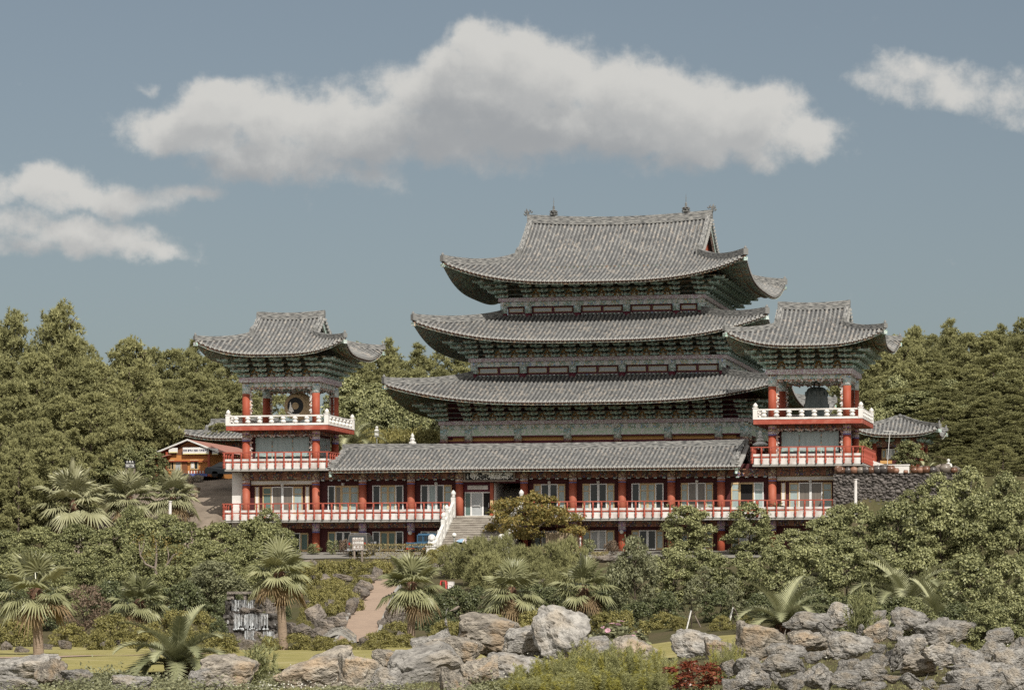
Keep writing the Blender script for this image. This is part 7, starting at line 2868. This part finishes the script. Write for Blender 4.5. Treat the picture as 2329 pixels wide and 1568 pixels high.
b.build('lamp_box', M['stone_white'], L, loc=(0, 0, z - h(x, 24) - .3))
for (u, v0, v1, y, lb) in ((387, 1140, 1192, -9, 'pale square post at the foot of the driveway'), (1946, 1090, 1150, -4.5, 'white pipe post standing before the stone wall')):
    x, zt = at(u, v0, y)
    zb = at(u, v1 + 6, y)[1]
    b = MB(); b.cyl(0, 0, min(zb, h(x, y)) - zb - .3, zt - zb, .10, .10, 10); b.cyl(0, 0, zt - zb, zt - zb + .05, .14, .14, 10)
    tag(b.build('post', M['white_stained'], loc=(x, y, zb)), lb, 'post')
x, zt = at(2024, 980, 3)
zb = h(x, 3)
b = MB(); b.tube([(-.25, 0, 0), (0, 0, zt - zb)], .025, 6); b.tube([(-.45, 0, zt - zb + .03), (.5, 0, zt - zb - .06)], .03, 6)
for k in range(5): b.tube([(-.4 + .2 * k, -.15, zt - zb + .02 - .02 * k), (-.4 + .2 * k, .15, zt - zb + .02 - .02 * k)], .012, 4)
tag(b.build('antenna', M['stone_white'], loc=(x, 3, zb)), 'thin white aerial mast before the small pavilion', 'aerial')

def board_sign(name, label, x, y, z, boards, W, mat, txtmat, posts):
    B = thing(name, label, 'sign', (x, y, h(x, y)))
    dz = z - h(x, y)
    b = MB()
    for px_ in posts:
        b.box(px_ - .05, px_ + .05, .02, .12, 0, dz + boards[0][0])
    b.build('post', M['grey_wood'], B)
    for (top, bot, txt, sz) in boards:
        q = MB()
        q.box(-W / 2, W / 2, -.03, .015, dz + bot, dz + top)
        q.box(-W / 2 + .06, W / 2 - .06, -.036, -.031, dz + bot + .03, dz + bot + .045, 1)
        bo = q.build('board', [mat, txtmat], B)
        me = text_mesh(txt, sz, .004)
        me.materials.append(txtmat)
        o = link('lettering', me, bo, (0, -.04, dz + (top + bot) / 2 + .04), (pi / 2, 0, 0))
M['sign_brown'] = pmat('sign_board', (.32, .265, .235), (.27, .22, .19), 2, .7)
ys = -13.6
x, z = at(814.5, 1236, ys)
board_sign('signboard', 'brown three part wooden sign with white Korean lettering before the parked van', x, ys, z, [(.42, .17, '세 미 시 금', .16), (.14, -.10, '초미비대름', .16), (-.13, -.40, '믐  시  초', .16)], .78, M['sign_brown'], M['sign_white'], (-.26, .26))
x, z = at(296, 1055, 2)
board_sign('signboard', 'small black sign with white lettering on the bank left of the hut', x, 2, z, [(.26, -.02, '소 미 소', .17), (-.03, -.26, '대음사 기림', .13)], .8, M['black'], M['sign_white'], (-.3, .3))

# bamboo screen
x0, x1 = at(1242, 1240, -4)[0], at(1318, 1240, -4)[0]
BS = thing('bamboo_screen', 'bamboo stick screen with a red end post under the autumn tree', 'screen', ((x0 + x1) / 2, -4, 5.65))
rs = random.Random(5)
b = MB()
n = 46
for i in range(n):
    x = -(x1 - x0) / 2 + (x1 - x0) * i / n
    b.cyl(x, rs.uniform(-.03, .03), 0, 1.25 + rs.uniform(-.05, .06), .03, .028, 5)
M['bamboo'] = pmat('bamboo', (.40, .32, .22), (.27, .21, .14), 3, .7, stretch=(8, 8, .5))
b.build('sticks', M['bamboo'], BS)
b = MB()
b.box((x1 - x0) / 2, (x1 - x0) / 2 + .16, -.1, .1, 0, 1.38)
b.box(.3, (x1 - x0) / 2 + .3, -.14, .14, 1.38, 1.46)
b.build('frame', M['red'], BS)
b = MB()
b.box((x1 - x0) / 2 + .03, (x1 - x0) / 2 + .13, -.115, -.1, .3, .9)
b.build('white_panel', M['white'], BS)
# cycads in pots on the balcony
trk, crn = date_palm(250, .62, .12, 20)
b = MB(); b.lathe([(.14, 0), (.22, .34), (.24, .36), (.2, .36)], 0, 0, 12)
POT = mesh_of(b.build('pot', flat_mat('pot_clay', (.12, .08, .06)), smooth=True))
for (u, s, lb) in ((1523, 1.05, 'potted sago palm on the balcony, leftmost of the four'), (1617, .9, 'potted sago palm on the balcony left of the forked tree'), (1645, .85, 'smallest potted sago palm on the balcony, beside its twin'), (1769, 1.1, 'potted sago palm on the balcony below the bell pavilion')):
    x, _ = at(u, 1144, -.9)
    p = thing('potted_palm', lb, 'potted plant', (x, -.9, 7.885), 0, 'potted palms on the balcony')
    link('pot', POT, p)
    link('crown', crn, p, (0, 0, .35))
    p.scale = (s, s, s)

# ------------------------------------------------------------------ vehicles
M['tyre'] = flat_mat('tyre', (.02, .02, .02), .8)
M['rim'] = flat_mat('wheel_rim', (.45, .45, .46), .35, .5, .6)
def wheel(par, x, y, r, w):
    b = MB()
    b.lathe([(r * .62, -w / 2), (r * .95, -w / 2), (r, -w * .3), (r, w * .3), (r * .95, w / 2), (r * .62, w / 2)], 0, 0, 20)
    b.xf(0, Matrix.Rotation(pi / 2, 4, 'Y'))
    t = b.build('wheel', M['tyre'], par, loc=(x, y, r))
    b = MB()
    for sg in (-1, 1):
        o = b.lathe([(r * .6, sg * w * .42), (r * .5, sg * w * .38), (r * .18, sg * w * .46), (.01, sg * w * .46)], 0, 0, 16)
    b.xf(0, Matrix.Rotation(pi / 2, 4, 'Y'))
    b.build('rim', M['rim'], t)


def extrude_profile(b, prof, x0, x1, mat=0, tum=None):
    """side profile (y, z) swept across x; tum(z) narrows the upper part"""
    n = len(prof)
    f = tum or (lambda z: 1.0)
    vs = [(x0 * f(z), y, z) for y, z in prof] + [(x1 * f(z), y, z) for y, z in prof]
    b.add(vs, [tuple(range(n))[::-1], tuple(range(n, 2 * n))] + [(k, (k + 1) % n, n + (k + 1) % n, n + k) for k in range(n)], mat)


M['truck_blue'] = pmat('truck_blue', (.045, .115, .19), (.038, .095, .16), 1.5, .35, spec=.5)
x, _ = at(955, 1240, -7)
TR = thing('truck', 'blue small cargo truck parked left of the stair with its tailgate outwards', 'truck', (x, -5.6, h(x, -6) + .06), radians(-6))
TR.scale = (.79, .79, .79)
b = MB()
b.box(-.87, .87, -2.3, .3, .72, .80)
for bx in ((-.87, .87, -2.34, -2.28, .74, 1.16), (-.89, -.83, -2.28, .3, .74, 1.16), (.83, .89, -2.28, .3, .74, 1.16)):
    b.box(*bx)
for xx in (-.6, -.2, .2, .6):
    b.box(xx - .02, xx + .02, -2.36, -2.34, .78, 1.12)
b.build('cargo_bed', M['truck_blue'], TR)
b = MB()
b.cbox((0, -2.362, .95), (.34, .02, .17)); b.build('emblem', M['alu'], TR)
b = MB()
extrude_profile(b, [(.42, .55), (2.25, .55), (2.35, .9), (2.2, 1.25), (1.75, 1.93), (.55, 1.97), (.42, 1.9)], -.84, .84, 0, lambda z: 1.0 if z < 1.2 else 1 - .12 * (z - 1.2))
b.build('cab', M['truck_blue'], TR)
b = MB()
for xx in (-.52, 0, .52):
    b.box(xx - .21, xx + .21, .405, .415, 1.32, 1.74)
b.add([(.83, .62, 1.28), (.83, 1.55, 1.28), (.79, 1.35, 1.78), (.785, .62, 1.78)], [(0, 1, 2, 3)])
b.add([(.845, .62, 1.28), (.845, 1.55, 1.28), (.80, 1.35, 1.78), (.80, .62, 1.78)], [(0, 1, 2, 3)])
b.build('cab_window', M['glass_dark'], TR)
b = MB()
for xx in (-.8, -.35, .35, .8):
    b.box(xx - .025, xx + .025, .33, .38, .8, 1.8)
b.box(-.83, .83, .33, .38, 1.8, 1.85); b.box(-.83, .83, .335, .375, 1.22, 1.27)
for k in range(9):
    b.box(-.76 + k * .19, -.74 + k * .19, .34, .37, 1.27, 1.8)
b.build('head_guard', M['truck_blue'], TR)
b = MB()
for e in (-1, 1):
    b.box(e * .72 - .1, e * .72 + .1, -2.36, -2.3, .58, .70)
b.build('tail_light', flat_mat('tail_red', (.42, .03, .02), .3), TR)
b = MB(); b.box(-.5, .5, -2.2, 2.2, .42, .6); b.box(-.8, .8, -2.3, -2.24, .45, .52); b.build('chassis', M['black'], TR)
b = MB(); b.box(.92, 1.02, 1.5, 1.56, 1.15, 1.5); b.box(-1.02, -.92, 1.5, 1.56, 1.15, 1.5); b.build('mirror', M['black'], TR)
for xx in (-.68, .68):
    for yy in (-1.4, 1.45):
        wheel(TR, xx, yy, .31, .2)

M['van_dark'] = pmat('van_paint', (.075, .07, .062), (.06, .056, .05), 1.5, .3, spec=.5)
x, _ = at(826, 1240, -4.2)
VN = thing('van', 'dark grey van with roof rails parked behind the brown sign', 'van', (x, -4.6, h(x, -5) + .06), radians(5))
VN.scale = (.8, .8, .8)
b = MB()
extrude_profile(b, [(-2.3, .4), (2.2, .4), (2.35, .75), (2.2, 1.02), (1.3, 1.15), (.55, 1.82), (-1.95, 1.86), (-2.2, 1.2), (-2.32, .8)], -.87, .87, 0, lambda z: 1.0 if z < 1.1 else 1 - .16 * (z - 1.1))
b.build('body', M['van_dark'], VN)
b = MB()
for e in (-1, 1):
    b.add([(e * .865, -1.85, 1.16), (e * .865, 1.0, 1.16), (e * .785, .45, 1.72), (e * .785, -1.75, 1.72)], [(0, 1, 2, 3)])
b.add([(-.76, -2.235, 1.2), (.76, -2.235, 1.2), (.68, -2.03, 1.72), (-.68, -2.03, 1.72)], [(0, 1, 2, 3)])
b.add([(-.74, 1.30, 1.19), (.74, 1.30, 1.19), (.68, .62, 1.78), (-.68, .62, 1.78)], [(0, 1, 2, 3)])
b.build('window', M['glass_dark'], VN)
b = MB()
for e in (-1, 1):
    b.tube([(e * .66, -1.7, 1.87), (e * .66, -1.6, 1.95), (e * .66, .3, 1.93), (e * .66, .4, 1.84)], .03, 6)
    b.box(e * .66 - .07 , e * .66 + .07, -2.35, -2.30, .95, 1.15, 1)
for yy in (-1.2, -.4):
    b.box(-.66, .66, yy - .03, yy + .03, 1.93, 1.96)
b.box(-.85, .85, -2.4, -2.3, .45, .65)
b.build('roof_rail', [M['rim'], flat_mat('lamp_red', (.3, .03, .02), .3)], VN)
b = MB(); b.box(-.9, -.86, -1.0, -.2, .62, .68); b.box(.86, .9, -1.6, 1.2, .62, .68); b.cbox((1.0, .95, 1.22), (.2, .1, .16)); b.cbox((-1.0, .95, 1.22), (.2, .1, .16)); b.build('mirror', M['rim'], VN)
for xx in (-.75, .75):
    for yy in (-1.35, 1.45):
        wheel(VN, xx, yy, .33, .22)

x, z = at(470, 1086, 8.2)
CR = thing('car', 'dark sedan parked at the top of the driveway, half behind the drum pavilion', 'car', (x + 1.9, 8.2, z), -pi / 2)
CR.scale = (.8, .8, .8)
b = MB()
extrude_profile(b, [(-2.25, .35), (2.2, .35), (2.3, .6), (2.15, .8), (1.1, .92), (.35, 1.38), (-.9, 1.4), (-1.65, 1.0), (-2.2, .92), (-2.32, .6)], -.86, .86, 0, lambda z: 1.0 if z < .9 else 1 - .32 * (z - .9))
M['car_dark'] = pmat('car_paint', (.022, .028, .036), (.018, .022, .03), 1, .18, spec=.6)
b.build('body', M['car_dark'], CR)
b = MB()
for e in (-1, 1):
    b.add([(e * .85, -1.45, .97), (e * .85, .85, .97), (e * .745, .3, 1.32), (e * .745, -.85, 1.34)], [(0, 1, 2, 3)])
b.add([(-.72, -1.62, 1.02), (.72, -1.62, 1.02), (.66, -.96, 1.385), (-.66, -.96, 1.385)], [(0, 1, 2, 3)])
b.build('window', M['glass_dark'], CR)
b = MB()
for e in (-1, 1):
    b.box(e * .62 - .16, e * .62 + .16, -2.31, -2.25, .7, .85)
b.build('tail_light', flat_mat('lamp_red', (.3, .03, .02), .3), CR)
for xx in (-.76, .76):
    for yy in (-1.35, 1.35):
        wheel(CR, xx, yy, .31, .2)

# ------------------------------------------------------------------ garden odds and ends
def stakes(u, v, label):
    x, y, z, d = ground_at(u, v)
    T = thing('tree_stakes', label, 'tree support', (x, y, z), 0, 'tripod supports of the saplings')
    for k in range(3):
        a = radians(250 + 110 * (k - 1))
        b = MB()
        b.tube([(.5 * cos(a), .5 * sin(a), -.1), (.02 * cos(a), .02 * sin(a), .85)], .03, 6)
        b.build('pole', M['stone_white'] if k != 2 else M['grey_wood'], T)
stakes(1573, 1428, 'whitish tripod of poles propping the left sapling')
stakes(1668, 1422, 'whitish tripod of poles propping the right sapling')
x, y, z, d = ground_at(1009, 1338)
STL = thing('stool', 'red plastic stool on the bank above the pink path', 'stool', (x, y, z))
M['plastic_red'] = flat_mat('red_plastic', (.55, .07, .06), .4)
b = MB(); b.box(-.15, .15, -.15, .15, .42, .46); b.build('seat', M['plastic_red'], STL)
for sx in (-1, 1):
    for sy in (-1, 1):
        b = MB(); b.tube([(sx * .19, sy * .19, 0), (sx * .13, sy * .13, .42)], [.045, .035], 5); b.build('leg', M['plastic_red'], STL)
x, y, z, d = ground_at(1026, 1338)
b = MB(); b.box(-.16, .16, -.13, .13, 0, .36); b.box(-.17, .17, -.14, .14, .36, .40); b.box(-.08, .08, -.15, -.13, .2, .24)
tag(b.build('crate', M['white_stained'], loc=(x, y, z)), 'small white box standing beside the red stool', 'box')

# bird on the pointed boulder
x, y = from_depth(1037, 98.8)
z = ZC + (V0 - 1391) / FPX * 98.8
BD = thing('bird', 'small brown grey bird perched on the tip of the upright boulder', 'bird', (x, y, z), .6)
b = MB()
b.tube([(-.13, 0, .05), (-.06, 0, .08), (.0, 0, .11), (.05, 0, .145), (.075, 0, .17), (.095, 0, .172), (.13, 0, .165)], [.012, .035, .045, .036, .026, .018, .003], 8)
b.tube([(-.1, .0, .07), (-.21, .0, .03)], [.02, .014], 6)
b.build('body', pmat('feathers', (.24, .20, .16), (.15, .12, .10), 20, .8), BD, smooth=True)
b = MB()
for e in (-.018, .018):
    b.tube([(0, e, .07), (.01, e, 0)], .006, 4)
b.build('leg', M['black'], BD)


# ------------------------------------------------------------------ people
def skin_body(name, joints, edges, mats, parent):
    """one continuous skinned body from joints (position, radius)"""
    me = bpy.data.meshes.new(name)
    me.from_pydata([j[0] for j in joints], edges, [])
    o = bpy.data.objects.new(name, me)
    COL.objects.link(o)
    md = o.modifiers.new('skin', 'SKIN')
    md.use_smooth_shade = True
    for i, j in enumerate(joints):
        r = j[1] if isinstance(j[1], tuple) else (j[1], j[1])
        me.skin_vertices[0].data[i].radius = r
        me.skin_vertices[0].data[i].use_root = (i == 0)
    sb = o.modifiers.new('sub', 'SUBSURF')
    sb.levels = sb.render_levels = 1
    dg = bpy.context.evaluated_depsgraph_get()
    out = bpy.data.meshes.new_from_object(o.evaluated_get(dg))
    bpy.data.objects.remove(o)
    out.name = name
    out.materials.clear()
    for m_ in mats:
        out.materials.append(m_)
    return link(name, out, parent)


SKIN = flat_mat('skin', (.50, .31, .21), .55)
HAIR = flat_mat('black_hair', (.015, .013, .012), .5)


def person(label, loc, rz, pose, cloth_up, cloth_low, extra=None):
    P = thing('person', label, 'person', loc, rz)
    J, E_ = [], []
    def add(p, r, par=None):
        J.append((p, r))
        if par is not None:
            E_.append((par, len(J) - 1))
        return len(J) - 1
    pv = add(pose['pelvis'], (.15, .12))
    sp = add(pose['spine'], (.14, .11), pv)
    ch = add(pose['chest'], (.17, .12), sp)
    nk = add(pose['neck'], .055, ch)
    hd = add(pose['headbase'], .05, nk)
    for s in ('l', 'r'):
        sh = add(pose['sh' + s], .075, ch)
        el = add(pose['el' + s], .05, sh)
        wr = add(pose['wr' + s], .033, el)
        w_, e_ = Vector(pose['wr' + s]), Vector(pose['el' + s])
        d = (w_ - e_).normalized()
        pm = add(tuple(w_ + d * .06), .038, wr)
        sd = d.cross(Vector((0, 0, 1)))
        sd = sd.normalized() if sd.length > .1 else Vector((1, 0, 0))
        for k in range(4):
            b0 = w_ + d * .10 + sd * (-.027 + .018 * k)
            f1 = add(tuple(b0), .010, pm)
            add(tuple(b0 + d * (.04 - .006 * abs(k - 1.5)) + Vector((0, 0, -.015))), .008, f1)
        t1 = add(tuple(w_ + d * .05 + sd * .05), .011, wr)
        add(tuple(w_ + d * .08 + sd * .06), .009, t1)
        hp = add(pose['hp' + s], .095, pv)
        kn = add(pose['kn' + s], .062, hp)
        an = add(pose['an' + s], .042, kn)
        add(pose['to' + s], .035, an)
    body = skin_body('body', J, E_, [cloth_up, cloth_low, SKIN], P)
    pz = pose['pelvis'][2]
    wl, wr_ = Vector(pose['wrl']), Vector(pose['wrr'])
    for pl in body.data.polygons:
        c = pl.center
        if min((c - wl).length, (c - wr_).length) < .15 or c.z > pose['neck'][2] + .01:
            pl.material_index = 2
        elif (Vector(pose['pelvis']) - c).length < .16 or c.z < pz:
            pl.material_index = 1
    H_ = Vector(pose['head'])
    b = MB()
    b.lathe([(.03, -.12), (.055, -.10), (.072, -.04), (.078, .03), (.07, .09), (.045, .115), (.01, .125)], 0, 0, 14)
    b.add([(-.014, -.074, -.005), (.014, -.074, -.005), (0, -.098, -.02), (0, -.072, .03)], [(0, 1, 2), (1, 3, 2), (3, 0, 2)])
    for e in (-1, 1):
        b.cbox((e * .08, .0, 0), (.015, .04, .06))
    hd_ = b.build('head', SKIN, P, smooth=True, loc=H_)
    b = MB()
    for e in (-1, 1):
        b.cbox((e * .03, -.073, .01), (.022, .012, .010))
    b.cbox((0, -.068, -.06), (.045, .012, .010))
    b.build('face_features', HAIR, hd_)
    b = MB()
    vs, n = [], 14
    b.lathe([(.083, -.03), (.088, .03), (.08, .10), (.05, .135), (.01, .145)], 0, .012, n, cap=False)
    b.build('hair', HAIR, hd_, smooth=True)
    return P, hd_


STAND = dict(pelvis=(0, 0, .92), spine=(0, 0, 1.08), chest=(0, 0, 1.27), neck=(0, .01, 1.42), headbase=(0, 0, 1.49), head=(0, -.01, 1.58),
             shl=(-.17, 0, 1.34), ell=(-.23, -.02, 1.08), wrl=(-.23, -.12, .86), shr=(.17, 0, 1.34), elr=(.22, -.06, 1.10), wrr=(.14, -.22, 1.24),
             hpl=(-.09, 0, .88), knl=(-.10, -.05, .48), anl=(-.10, .06, .08), tol=(-.10, -.10, .03), hpr=(.09, 0, .88), knr=(.10, .03, .48), anr=(.10, .10, .08), tor=(.10, -.05, .03))
x, z = at(1048, 1224, -23)
PS, hd_ = person('person in a pale top walking below the stair under a striped parasol', (x, -23, h(x, -23)), radians(160), STAND, flat_mat('pale_blue_top', (.50, .55, .60)), flat_mat('dark_trousers', (.05, .05, .06)))
PR_ = thing('parasol', 'blue and white striped parasol held over the person below the stair', 'parasol', (x + .14, -23.1, h(x, -23) + 1.24))
b = MB()
n = 16
vs = [(0, 0, .66)]
for (r, z_) in ((.25, .61), (.45, .50), (.58, .36)):
    for k in range(n):
        vs.append((r * cos(2 * pi * k / n), r * sin(2 * pi * k / n), z_ - (.03 if k % 2 and r > .5 else 0)))
fs, ms = [], []
for k in range(n):
    fs.append((0, 1 + k, 1 + (k + 1) % n)); ms.append((k // 2) % 2)
    for q in (0, 1):
        fs.append((1 + q * n + k, 1 + (q + 1) * n + k, 1 + (q + 1) * n + (k + 1) % n, 1 + q * n + (k + 1) % n)); ms.append((k // 2) % 2)
b.add(vs, fs); b.m = ms
b.build('canopy', [flat_mat('parasol_white', (.66, .58, .60)), flat_mat('parasol_blue', (.25, .38, .5))], PR_)
b = MB(); b.tube([(0, 0, -.12), (0, 0, .72)], .012, 6); b.build('handle', M['iron'], PR_)
PR_.rotation_euler = (radians(-8), radians(12), 0)

CROUCH = dict(pelvis=(0, .1, .42), spine=(0, .06, .56), chest=(0, -.02, .74), neck=(0, -.06, .88), headbase=(0, -.07, .95), head=(0, -.09, 1.03),
              shl=(-.17, -.02, .81), ell=(-.22, -.2, .62), wrl=(-.14, -.38, .56), shr=(.17, -.02, .81), elr=(.22, -.2, .62), wrr=(.14, -.38, .56),
              hpl=(-.1, .05, .40), knl=(-.14, -.34, .46), anl=(-.13, -.12, .08), tol=(-.13, -.26, .03), hpr=(.1, .05, .40), knr=(.14, -.34, .46), anr=(.13, -.12, .08), tor=(.13, -.26, .03))
dq = 109.0
x, y = from_depth(1219, dq)
zt = ZC + (V0 - 1428) / FPX * dq
PS, hd_ = person('person in a straw hat crouching behind the boulders at the lawn edge', (x, y, zt - 1.12), radians(70), CROUCH, flat_mat('white_shirt', (.62, .60, .58)), flat_mat('dark_trousers', (.05, .05, .06)))
HT = thing('hat', 'straw coloured hat with a short brim on the crouching person', 'hat', Vector((x, y, zt - 1.12)) + Matrix.Rotation(radians(70), 3, 'Z') @ Vector((0, -.08, 1.09)), radians(70))
b = MB(); b.lathe([(.155, .0), (.16, .012), (.098, .02), (.10, .03)], 0, 0, 16, cap=False); b.build('brim', flat_mat('straw', (.58, .47, .30), .8), HT)
b = MB(); b.lathe([(.098, .015), (.094, .09), (.06, .115), (.01, .12)], 0, 0, 16, cap=False); b.build('crown', flat_mat('straw', (.62, .50, .33), .8), HT)
